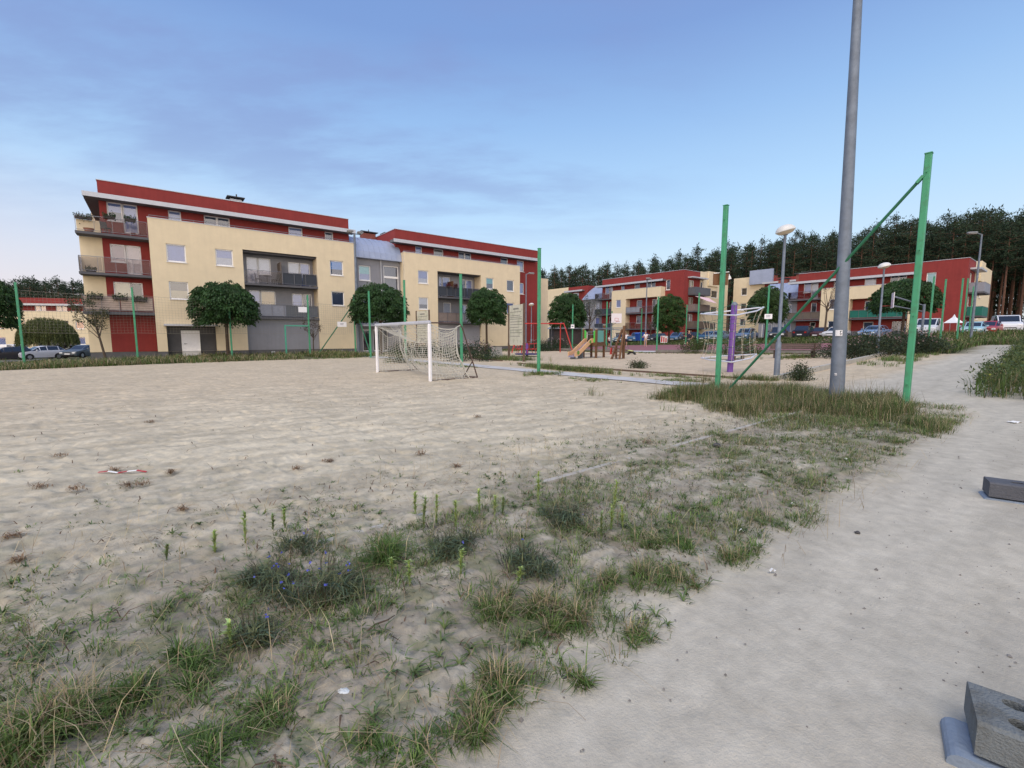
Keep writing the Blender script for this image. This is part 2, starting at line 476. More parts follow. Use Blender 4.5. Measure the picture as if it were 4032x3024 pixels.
def sheet(name, s0, s1, t0, t1, m, label, cat, dz=.02, ds=.6, dt=.6, wobble=0.):
    ns = max(2, int((s1-s0)/ds)+1); ntt = max(2, int((t1-t0)/dt)+1)
    S, T = np.meshgrid(np.linspace(s0, s1, ns), np.linspace(t0, t1, ntt), indexing='ij')
    if wobble:
        edge0 = (np.arange(ns) == 0)[:, None]; edge1 = (np.arange(ns) == ns-1)[:, None]
        w = (fbm(T*1.3, T*0+3, 4, 11)-.5)*wobble; w3 = (fbm(T*1.1, T*0+9, 4, 13)-.5)*wobble
        S = S+edge0*w+edge1*w3
    X = S*CA-T*SA; Y = S*SA+T*CA
    Zz = hz(X, Y)+dz
    idx = np.arange(ns*ntt).reshape(ns, ntt)
    q = np.stack([idx[:-1, :-1], idx[1:, :-1], idx[1:, 1:], idx[:-1, 1:]], -1).reshape(-1, 4)
    me = np_mesh(name, np.stack([X, Y, Zz], -1).reshape(-1, 3), q, None, m, True)
    return props(link(name, me), label, cat, kind='structure')
M_PATH = mat('pale_paving', (.44, .43, .42), .9, .12, 1.1, .25, 30, dirt=(.36, .33, .29))
M_COURT = mat('red_court_rubber', (.25, .105, .115), .9, .12, .8, .2, 40)
M_ASPH = mat('parking_asphalt', (.15, .15, .155), .9, .15, 1., .3, 40)
sheet('footpath', 12.55, 13.65, 7.2, 40, M_PATH, 'pale paved strip between the pitch and the playground', 'path', .022, .35, .3, .25)
sheet('footpath', 33.25, 35.6, 6.6, 42, M_PATH, 'grey paved walk along the red sports court', 'path', .05)
sheet('court_surface_ground', 35.6, 50.5, 9.6, 40, M_COURT, 'dull red rubber ground of the sports court', 'sports court', .05)
sheet('parking_pavement', 58., 65.3, 4, 75, M_ASPH, 'grey asphalt parking lane before the far apartment blocks', 'parking', .05)
sheet('parking_pavement', -32, -9.5, 33, 75, M_ASPH, 'asphalt car park at the left end of the cream block', 'parking', .05)
sheet('parking_pavement', 66, 100, -10, 6.5, M_ASPH, 'asphalt lane by the forest with the white van', 'parking', .05)
# ------------------------------------------------------------------ building kit
CUR = {}
def curtain_and_reflection(kind):  # curtain colours; lav, slate paint sky reflection, dark a dim room, warm a lit one
    c = {'white': (.62, .64, .72), 'lav': (.30, .38, .68), 'blue': (.10, .36, .80), 'teal': (.22, .62, .66), 'grey': (.33, .31, .29),
         'dark': (.030, .032, .04), 'slate': (.10, .13, .21), 'cream': (.74, .64, .44), 'warm': (.70, .52, .26), 'pink': (.62, .50, .50), 'rose': (.34, .22, .27)}[kind]
    return mat('curtain_and_reflection_'+kind, c, .85, .08, 4.)
class Wall:
    """a wall with real window openings; axis F faces -y, L faces -x, R faces +x in the building's own frame"""
    def __init__(s, root, m, x0, x1, z0, z1, y=0., axis='F', th=.22, name='wall'):
        s.root, s.m, s.x0, s.x1, s.z0, s.z1, s.y, s.ax, s.th, s.name = root, m, x0, x1, z0, z1, y, axis, th, name
        s.h = []
    def p(s, a, i, z):
        return {'F': (a, s.y+i, z), 'L': (s.y+i, a, z), 'R': (s.y-i, a, z)}[s.ax]
    def win(s, x0, x1, z0, z1, n=1, cur='lav', name='window', sill=True, split=None, frame=M_PVC):
        s.h.append((x0, x1, max(z0, s.z0), z1))
        mb = MB(); f = .075; i0, i1 = .07, .15
        def bx(a0, a1, c0, c1, j0=i0, j1=i1):
            vs = [s.p(a, j, c) for c in (c0, c1) for j in (j0, j1) for a in (a0, a1)]
            mb.add(vs, [(0, 2, 3, 1), (4, 5, 7, 6), (0, 1, 5, 4), (2, 6, 7, 3), (0, 4, 6, 2), (1, 3, 7, 5)])
        bx(x0, x1, z0, z0+f*1.2); bx(x0, x1, z1-f, z1); bx(x0, x0+f, z0, z1); bx(x1-f, x1, z0, z1)
        w = (x1-x0)/n
        for k in range(1, n): bx(x0+k*w-.07, x0+k*w+.07, z0+f, z1-f)
        if sill: bx(x0-.04, x1+.04, z0-.05, z0-.002, -.06, .15)
        o = mb.build(name, frame, s.root)
        g = MB(); g.add([s.p(x0+.02, .11, z0+.02), s.p(x1-.02, .11, z0+.02), s.p(x1-.02, .11, z1-.02), s.p(x0+.02, .11, z1-.02)], [(0, 1, 2, 3)])
        g.build('pane', M_GLASS, o)
        c = MB(); zm = z0 if split is None else z0+(z1-z0)*split[1]
        c.add([s.p(x0-.01, .19, zm), s.p(x1+.01, .19, zm), s.p(x1+.01, .19, z1+.01), s.p(x0-.01, .19, z1+.01)], [(0, 1, 2, 3)], 0)
        c.add([s.p(x0-.01, .21, z0-.01), s.p(x1+.01, .21, z0-.01), s.p(x1+.01, .21, z1+.01), s.p(x0-.01, .21, z1+.01)], [(0, 1, 2, 3)], 1)
        c.build('curtain_and_reflection', [curtain_and_reflection(cur), curtain_and_reflection(split[0] if split else cur)], o)
        return o
    def done(s):
        xs = sorted(set([s.x0, s.x1]+[v for h in s.h for v in h[:2]])); zs = sorted(set([s.z0, s.z1]+[v for h in s.h for v in h[2:]]))
        mb = MB()
        for a0, a1 in zip(xs, xs[1:]):
            for c0, c1 in zip(zs, zs[1:]):
                am, cm = (a0+a1)/2, (c0+c1)/2
                if any(h[0] < am < h[1] and h[2] < cm < h[3] for h in s.h): continue
                mb.add([s.p(a0, 0, c0), s.p(a1, 0, c0), s.p(a1, 0, c1), s.p(a0, 0, c1)], [(0, 1, 2, 3)])
        for a0, a1, c0, c1 in s.h:
            for (pa, pc), (qa, qc) in (((a0, c0), (a1, c0)), ((a0, c1), (a1, c1)), ((a0, c0), (a0, c1)), ((a1, c0), (a1, c1))):
                mb.add([s.p(pa, 0, pc), s.p(qa, 0, qc), s.p(qa, s.th, qc), s.p(pa, s.th, pc)], [(0, 1, 2, 3)])
        return mb.build(s.name, s.m, s.root)
def part_box(root, name, m, *b, bev=0.):
    mb = MB(); mb.box(*b, bev=bev); return mb.build(name, m, root)
def panel_mat(kind):
    d = {'glass': None, 'reed': ((.46, .36, .30), 'reed_mat'), 'dark': ((.035, .042, .055), 'dark_screen'), 'slate': ((.10, .11, .125), 'slate_screen'),
         'grey': ((.25, .26, .30), 'grey_screen'), 'green': ((.012, .14, .105), 'green_screen'), 'brown': ((.13, .105, .085), 'brown_screen'), 'taupe': ((.20, .165, .15), 'taupe_screen')}[kind]
    if d is None: return mat_glass('railing_glass', .0, (.80, .78, .79))
    return mat(d[1], d[0], .7, .14, 7.)
def balcony(root, x0, x1, y0, y1, z, panels, h=1.05, sides='', th=.17):
    """slab from x0..x1, y0 (front) to y1; panels = list of (share of the width, kind or None); sides: L and/or R railings"""
    sl = part_box(root, 'balcony_slab', M_SLAB, x0, x1, y0, y1, z-th, z)
    mb = MB(); r = .022; yy = y0+.06; zt = z+h
    segs = [((x0+.05, yy), (x1-.05, yy))]
    if 'L' in sides: segs.append(((x0+.05, yy), (x0+.05, y1)))
    if 'R' in sides: segs.append(((x1-.05, yy), (x1-.05, y1)))
    for (ax, ay), (bx, by) in segs:
        mb.tube([(ax, ay, zt), (bx, by, zt)], r, 6); mb.tube([(ax, ay, z+.1), (bx, by, z+.1)], r*.7, 6)
        l = math.hypot(bx-ax, by-ay); k = max(1, round(l/1.0))
        for i in range(k+1):
            u = i/k; mb.bar((ax+(bx-ax)*u, ay+(by-ay)*u, z), (ax+(bx-ax)*u, ay+(by-ay)*u, zt), .045, .02)
    mb.build('railing', M_STEEL, sl)
    w = x1-x0; a = x0+.06
    for share, kind in panels:
        b = min(a+share*w, x1-.06)
        if kind:
            q = MB(); q.box(a+.02, b-.02, yy+.028, yy+.043, z+.08, zt-.04)
            if kind == 'reed':
                for j in range(6):
                    zz = z+.14+j*.15; q.box(a+.02, b-.02, yy+.020, yy+.027, zz, zz+.02, 1)
                q.build('railing_panel', [panel_mat(kind), panel_mat('brown')], sl)
            else: q.build('railing_panel', panel_mat(kind), sl)
        a = b
    for sd, xx in (('L', x0+.02), ('R', x1-.035)):
        if sd in sides and panels and panels[0 if sd == 'L' else -1][1]:
            q = MB(); q.box(xx, xx+.015, yy+.05, y1, z+.08, zt-.04); q.build('railing_panel', panel_mat(panels[0 if sd == 'L' else -1][1]), sl)
    return sl
def fascia(root, x0, x1, y0, y1, z0, z1):
    f = part_box(root, 'roof_overhang', M_FASCIA, x0, x1, y0, y0+.05, z0, z1)
    part_box(f, 'soffit', M_SOFFIT, x0+.02, x1-.02, y0+.052, y1, z0+.02, z1-.04)
def chimney(root, x, y, z, w=.9, d=.8, h=.9, m=None):
    c = part_box(root, 'chimney', m or M_CHIM, x-w/2, x+w/2, y-d/2, y+d/2, z, z+h)
    mb = MB(); mb.box(x-w/2-.22, x+w/2+.22, y-d/2-.2, y+d/2+.2, z+h+.12, z+h+.19)
    for a in (-1, 1):
        for b in (-1, 1): mb.box(x+a*w*.42-.04, x+a*w*.42+.04, y+b*d*.38-.04, y+b*d*.38+.04, z+h, z+h+.12)
    mb.tube([(x+.1, y, z+h+.19), (x+.1, y, z+h+.5)], .05, 6)
    mb.build('cap', M_DGREY, c)
def parapet_cap(root, x0, x1, y0, y1, z):
    part_box(root, 'parapet_cap', M_FASCIA, x0-.03, x1+.03, y0-.03, y1, z, z+.05)
def stair_roof(root, x0, x1, ye, ze, barrel=True):
    prof = [(ye, ze-.10), (ye, ze), (ye+.12, ze+.55), (ye+.5, ze+1.2), (ye+1.2, ze+1.75), (ye+2.4, ze+2.2), (ye+4.2, ze+2.5), (ye+7, ze+2.6), (ye+7, ze-.10)]
    if not barrel: prof = [(ye, ze-.10), (ye, ze), (ye+.7, ze+.62), (ye+1.4, ze+1.2), (ye+2.2, ze+1.8), (ye+3.0, ze+2.3), (ye+3.6, ze+2.6), (ye+7, ze+2.6), (ye+7, ze-.10)]
    n = len(prof); mb = MB()
    vs = [(x0, y, z) for y, z in prof]+[(x1, y, z) for y, z in prof]
    mb.add(vs, [tuple(range(n)), tuple(range(2*n-1, n-1, -1))]+[(i, (i+1) % n, (i+1) % n+n, i+n) for i in range(n)])
    for k in range(1, 9):
        xx = x0+(x1-x0)*k/9
        for (ya, za), (yb, zb) in zip(prof[1:7], prof[2:8]):
            mb.bar((xx, ya-.01, za+.012), (xx, yb-.01, zb+.012), .03, .03)
    mb.build('roof', M_ROOFMETAL, root)
def downpipe(root, x, y, z0, z1):
    mb = MB(); mb.tube([(x, y, z0), (x, y, z1)], .05, 8); mb.build('downpipe', M_FASCIA, root)

# ------------------------------------------------------------------ A: the long cream block at left, and its stair link
def rec(x, y): return 3.7+(x-3.7)*(1+y/42.4)
def rez(z, y): return 1.55+(z-1.55)*(1+y/42.4)
A = thing('apartment_building', 'long cream and red apartment block with corner balconies at its left end', 'apartment building', P(-3.72, 42.36, z=0), ANG)
GB = -.7
# the cream front with its loggia opening
w = Wall(A, M_CREAM, 3.8, 9.63, .42, 10.02)
w.win(4.75, 5.92, 7.03, 8.32, 1, 'lav'); w.win(4.75, 5.92, 4.31, 5.6, 1, 'grey', split=('cream', .5))
w.win(7.79, 8.95, 7.03, 8.30, 1, 'lav', split=('white', .5)); w.win(7.79, 8.95, 4.31, 5.6, 1, 'lav')
w.h.append((4.4, 7.48, .42, 2.3)); w.done()
w = Wall(A, M_CREAM, 15.25, 18.55, .42, 10.02)
w.win(16.36, 17.52, 7.0, 8.3, 1, 'blue', split=('slate', .42)); w.win(16.4, 17.52, 4.31, 5.58, 1, 'slate'); w.done()
Wall(A, M_CREAM, 9.63, 15.25, 8.45, 10.02).done()
mb = MB()  # the loggia's cheeks and ceiling
mb.add([(9.63, 0, .42), (9.63, 1.3, .42), (9.63, 1.3, 8.45), (9.63, 0, 8.45)], [(0, 1, 2, 3)])
mb.add([(15.25, 0, .42), (15.25, 1.3, .42), (15.25, 1.3, 8.45), (15.25, 0, 8.45)], [(0, 1, 2, 3)])
mb.build('loggia_cheek', M_CREAM, A)
part_box(A, 'loggia_ceiling', M_DGREY, 9.64, 15.24, .02, 1.29, 8.44, 8.6)
w = Wall(A, M_GREY, 9.64, 15.24, 3.0, 8.44, 1.3)
w.win(10.05, 10.9, 5.9, 8.1, 1, 'white', sill=False); w.win(10.9, 11.85, 6.75, 8.1, 1, 'white')
w.win(13.2, 14.15, 6.75, 8.0, 1, 'white'); w.win(14.15, 15.0, 5.9, 8.0, 1, 'lav', sill=False)
w.win(10.1, 10.95, 3.15, 5.4, 1, 'lav', sill=False); w.win(10.95, 12.1, 4.15, 5.4, 1, 'warm')
w.win(13.4, 14.3, 4.1, 5.3, 1, 'lav'); w.win(14.3, 15.05, 3.15, 5.3, 1, 'slate', sill=False); w.done()
Wall(A, M_GREY, 9.64, 15.24, .42, 2.98, .25).done()
balcony(A, 9.64, 15.26, -.02, 1.29, 5.86, [(.50, 'glass'), (.27, 'dark'), (.23, 'dark')])
balcony(A, 9.64, 15.26, -.02, 1.29, 3.14, [(.52, 'grey'), (.25, 'slate'), (.23, 'slate')])
part_box(A, 'balcony_divider', panel_mat('brown'), 12.35, 12.43, .1, 1.28, 5.87, 7.75)
# entrance to the cellars
Wall(A, M_DGREY, 4.4, 7.48, -.3, 2.3, .35).done()
d = part_box(A, 'door', M_WHITE, 5.33, 6.36, .27, .33, -.05, 1.92)
mb = MB(); mb.box(5.26, 5.33, .24, .34, -.05, 1.99); mb.box(6.36, 6.43, .24, .34, -.05, 1.99); mb.box(5.26, 6.43, .24, .34, 1.92, 1.99); mb.build('frame', M_PVC, d)
mb = MB(); mb.bar((5.45, .22, .98), (5.6, .22, .98), .03); mb.box(5.43, 5.47, .21, .27, .93, 1.03); mb.build('handle', M_STEEL, d)
part_box(A, 'canopy', M_FASCIA, 4.25, 7.6, -.45, .1, 2.32, 2.45)
# plinth pieces
mb = MB(); mb.box(3.8, 4.4, .03, .3, GB, .42); mb.box(7.48, 9.63, .03, .3, GB, .42); mb.box(9.63, 15.25, .27, .5, GB, .42); mb.box(15.25, 18.55, .03, .3, GB, .42)
mb.box(.03, 3.8, 1.23, 1.5, GB, .42); mb.box(.03, .3, 1.5, 11, GB, .42); mb.build('plinth', M_PLINTH, A)
mb = MB()
for x in (8.0, 11.3, 16.9): mb.box(x, x+.28, .0, .03, .08, .3)
mb.build('vent', M_FASCIA, A)
# recessed left bay: cream strip, red wall
y2 = 1.2
Wall(A, M_CREAM, .02, 1.2, .42, 8.43, y2).done()
w = Wall(A, M_RED, 1.2, 3.8, .42, 8.43, y2)
w.win(1.58, 2.42, 6.85, 8.1, 1, 'rose'); w.win(2.42, 3.28, 6.05, 8.1, 1, 'pink', sill=False)
w.win(1.58, 2.55, 4.25, 5.45, 1, 'cream', sill=True); w.win(2.55, 3.22, 3.4, 5.45, 1, 'dark', sill=False); w.done()
Wall(A, M_CREAM, 0., 1.2, 3.2, 3.2, y2)
mb = MB(); mb.add([(3.8, 0, .42), (3.8, 1.2, .42), (3.8, 1.2, 10.02), (3.8, 0, 10.02)], [(0, 1, 2, 3)]); mb.build('wall', M_CREAM, A)
# left end wall and back
w = Wall(A, M_CREAM, 1.2, 11, .42, 8.43, .02, 'L'); w.done()
mb = MB(); mb.box(.1, 18.5, 10.9, 11, GB, 12.3); mb.build('rear_wall', M_CREAM, A)
# top storey set back behind the parapet
w = Wall(A, M_RED, 1.2, rec(18.14, 1.2), 8.44, 12.38, y2)
w.win(1.6, 2.44, 9.7, 11.0, 1, 'lav', split=('slate', .5)); w.win(2.44, 3.28, 8.95, 11.0, 1, 'lav', sill=False)
for a, b, c, n in ((5.03, 5.80, 'lav', 1), (7.2, 8.88, 'slate', 2), (13.1, 14.2, 'lav', 1), (16.03, 16.75, 'slate', 1)):
    w.win(rec(a, 1.2), rec(b, 1.2), 9.75, rez(10.72, 1.2), n, c)
w.done()
Wall(A, M_RED, 1.2, 10.9, 8.44, 12.38, 1.2, 'L').done()
part_box(A, 'roof', M_DGREY, 1.22, rec(18.14, 1.2)-.02, 1.22, 10.95, 12.0, 12.36)
mb = MB(); mb.box(1.16, rec(18.14, 1.2)+.04, 1.16, 1.30, 12.38, 12.43); mb.box(1.16, 1.3, 1.30, 10.9, 12.38, 12.43); mb.build('parapet_cap', M_FASCIA, A)
Wall(A, M_RED, 1.2, 10.9, 8.44, 12.38, rec(18.14, 1.2), 'R').done()
fascia(A, .45, 18.85, .20, 1.19, 10.98, 11.29)
part_box(A, 'roof_overhang', M_SOFFIT, .45, 1.19, 1.2, 9, 11.02, 11.25)
parapet_cap(A, 3.8, 18.55, 0, .24, 10.02)
mb = MB(); mb.tube([(3.9, .1, 10.22), (18.5, .1, 10.22)], .02, 6)
for k in range(12): mb.tube([(3.9+k*1.327, .1, 10.05), (3.9+k*1.327, .1, 10.22)], .015, 5)
mb.build('railing', M_STEEL, A)
part_box(A, 'terrace', M_SLAB, 3.81, 18.5, .25, 1.19, 8.3, 8.43)
chimney(A, rec(9.35, 3.2), 3.2, 12.3, .85, .7, .68, M_FASCIA)
# corner balconies
balcony(A, -.05, 3.79, 0, 1.19, 8.60, [(.31, None), (.69, 'glass')], th=.17)
Wall(A, M_CREAM, -.05, 1.15, 8.61, 9.55, 1.15).done()
balcony(A, -.05, 3.79, 0, 1.19, 5.92, [(.3, 'glass'), (.4, 'glass'), (.3, 'glass')], sides='L')
balcony(A, -.05, 3.79, 0, 1.19, 3.27, [(.5, 'reed'), (.5, 'reed')], sides='L', th=.20)
# stair link at the right of A
w = Wall(A, M_GREY, 18.57, rec(23.3, .9), -.3, 9.0, .9)
w.win(rec(18.95, .9), rec(20.05, .9), 6.85, 8.25, 1, 'teal', split=('lav', .46)); w.win(rec(21.33, .9), rec(22.85, .9), 5.9, 8.45, 1, 'slate', sill=False, frame=M_PVC)
w.win(rec(18.95, .9), rec(20.05, .9), 4.1, 5.4, 1, 'lav'); w.win(rec(21.33, .9), rec(22.85, .9), 3.2, 5.7, 1, 'slate', sill=False)
w.win(rec(19.1, .9), rec(19.9, .9), .1, 2.2, 1, 'dark', name='door', sill=False); w.win(rec(20.1, .9), rec(21.6, .9), .1, 2.2, 2, 'dark', name='door', sill=False); w.done()
part_box(A, 'glazing_bar', M_PVC, rec(21.33, .9), rec(22.85, .9), .93, .96, 7.25, 7.45)
stair_roof(A, 18.58, rec(22.9, 1.2), .45, 9.0)
downpipe(A, rec(21.05, .9), .82, 0, 8.9); downpipe(A, rec(23.15, .9), .82, 0, 8.9); downpipe(A, 18.62, -.08, 0, 9.6)
part_box(A, 'entrance_canopy', M_FASCIA, 19.2, 22.4, -.6, .88, 2.5, 2.62)
chimney(A, rec(19.9, 6.5), 6.5, 11.0, 1.4, .9, 1.45); chimney(A, rec(22.0, 7.5), 7.5, 11.4, 1.2, .9, 1.45)

# ------------------------------------------------------------------ B: the second block of the row
X0 = 23.4
B = thing('apartment_building', 'second cream and red block, with wide dark balconies and a red right end', 'apartment building', P(-3.72+X0, 42.36, z=0), ANG)
bx = lambda v, y=0.: rec(v, y)-X0
w = Wall(B, M_CREAM, bx(23.46), bx(27.16), .42, 9.8)
w.win(bx(24.95), bx(26.1), 6.89, 8.2, 1, 'lav', split=('white', .4)); w.win(bx(24.97), bx(26.04), 4.28, 5.5, 1, 'white', split=('slate', .42)); w.done()
w = Wall(B, M_CREAM, bx(32.62), bx(38.2), .42, 9.8)
w.win(bx(33.32), bx(34.35), 6.83, 8.1, 1, 'teal', split=('slate', .5)); w.win(bx(36.24), bx(37.31), 6.78, 8.07, 1, 'slate')
w.win(bx(33.32), bx(34.35), 4.2, 5.45, 1, 'slate'); w.win(bx(36.24), bx(37.31), 4.2, 5.45, 1, 'lav'); w.done()
Wall(B, M_CREAM, bx(27.16), bx(32.62), 8.28, 9.8).done()
mb = MB()
mb.add([(bx(27.16), 0, .42), (bx(27.16), 1.3, .42), (bx(27.16), 1.3, 8.28), (bx(27.16), 0, 8.28)], [(0, 1, 2, 3)])
mb.add([(bx(32.62), 0, .42), (bx(32.62), 1.3, .42), (bx(32.62), 1.3, 8.28), (bx(32.62), 0, 8.28)], [(0, 1, 2, 3)])
mb.build('loggia_cheek', M_CREAM, B)
part_box(B, 'loggia_ceiling', M_DGREY, bx(27.17), bx(32.61), .02, 1.29, 8.27, 8.4)
w = Wall(B, M_GREY, bx(27.17), bx(32.61), 2.85, 8.27, 1.3)
w.win(bx(27.35, 1.3), bx(27.75, 1.3), 5.7, 7.95, 1, 'lav', sill=False); w.win(bx(27.75, 1.3), bx(28.7, 1.3), 6.6, 7.95, 1, 'lav')
w.win(bx(29.9, 1.3), bx(30.65, 1.3), 6.6, 7.85, 1, 'slate'); w.win(bx(30.65, 1.3), bx(31.5, 1.3), 5.7, 7.85, 1, 'lav', sill=False)
w.win(bx(27.8, 1.3), bx(28.75, 1.3), 3.1, 5.2, 1, 'white', sill=False); w.win(bx(30.0, 1.3), bx(30.8, 1.3), 3.95, 5.1, 1, 'lav'); w.win(bx(30.8, 1.3), bx(31.6, 1.3), 3.1, 5.1, 1, 'slate', sill=False)
w.done()
Wall(B, M_GREY, bx(27.17), bx(32.61), .42, 2.8, .25).done()
balcony(B, bx(27.17), bx(32.63), -.02, 1.29, 5.72, [(.33, 'dark'), (.33, 'dark'), (.34, 'dark')])
balcony(B, bx(27.17), bx(32.63), -.02, 1.29, 3.02, [(.5, 'taupe'), (.5, 'grey')])
part_box(B, 'balcony_divider', M_WOODPLAY, bx(29.05), bx(29.13), .1, 1.28, 5.73, 7.4)
mb = MB(); mb.box(bx(23.46), bx(27.16), .03, .3, GB, .42); mb.box(bx(27.16), bx(32.62), .27, .5, GB, .42); mb.box(bx(32.62), bx(38.2), .03, .3, GB, .42); mb.box(bx(38.2), bx(41.4, 1.2), 1.23, 1.5, GB, .42); mb.build('plinth', M_PLINTH, B)
w = Wall(B, M_RED, bx(38.2), bx(41.43, 1.2), .42, 12.16, 1.2)
w.win(bx(37.74, 1.2), bx(38.82, 1.2), 9.4, rez(10.43, 1.2), 1, 'lav', split=('white', .5)); w.win(bx(37.74, 1.2), bx(38.8, 1.2), 6.7, 8.05, 1, 'lav'); w.win(bx(37.74, 1.2), bx(38.8, 1.2), 4.0, 5.3, 1, 'lav'); w.done()
w = Wall(B, M_RED, bx(22.6, 1.2), bx(38.2), 8.3, 12.16, 1.2)
for a, b, c, n in ((24.71, 25.46, 'lav', 1), (26.78, 27.9, 'grey', 1), (29.75, 31.35, 'slate', 2), (35.35, 36.4, 'slate', 1)):
    w.win(bx(a, 1.2), bx(b, 1.2), 9.55, rez(10.52, 1.2), n, c)
w.done()
Wall(B, M_RED, 1.2, 11, 8.3, 12.16, bx(22.6, 1.2), 'L').done()
Wall(B, M_RED, 1.2, 11, .42, 12.16, bx(41.43, 1.2), 'R').done()
Wall(B, M_CREAM, .0, 11, .42, 9.8, bx(23.46), 'L').done()
Wall(B, M_CREAM, .0, 1.2, .42, 9.8, bx(38.2), 'R').done()
fascia(B, bx(22.55), bx(41.6), .20, 1.19, 10.72, 11.03)
parapet_cap(B, bx(23.46), bx(38.2), 0, .24, 9.8)
part_box(B, 'terrace', M_SLAB, bx(23.47), bx(38.19), .25, 1.19, 8.2, 8.29)
part_box(B, 'roof', M_DGREY, bx(22.62, 1.2), bx(41.4, 1.2), 1.22, 10.95, 11.9, 12.14)
mb = MB(); mb.box(bx(22.56, 1.2), bx(41.47, 1.2), 1.16, 1.3, 12.16, 12.21); mb.box(bx(22.56, 1.2), bx(22.8, 1.2), 1.3, 10.9, 12.16, 12.21); mb.build('parapet_cap', M_FASCIA, B)
part_box(B, 'rear_wing', M_CREAM, bx(41.46, 1.2), bx(42.9, 3), 3.2, 11, GB, 9.2)
part_box(B, 'rear_wall', M_CREAM, bx(22.7, 1.2), bx(41.4, 1.2), 10.96, 11.05, GB, 12.1)
mb = MB(); mb.tube([(bx(23.5), .1, 9.98), (bx(38.1), .1, 9.98)], .02, 6)
for k in range(12): mb.tube([(bx(23.5)+k*1.327, .1, 9.85), (bx(23.5)+k*1.327, .1, 9.98)], .015, 5)
mb.build('railing', M_STEEL, B)
downpipe(B, bx(23.5), .08, 0, 9.5)

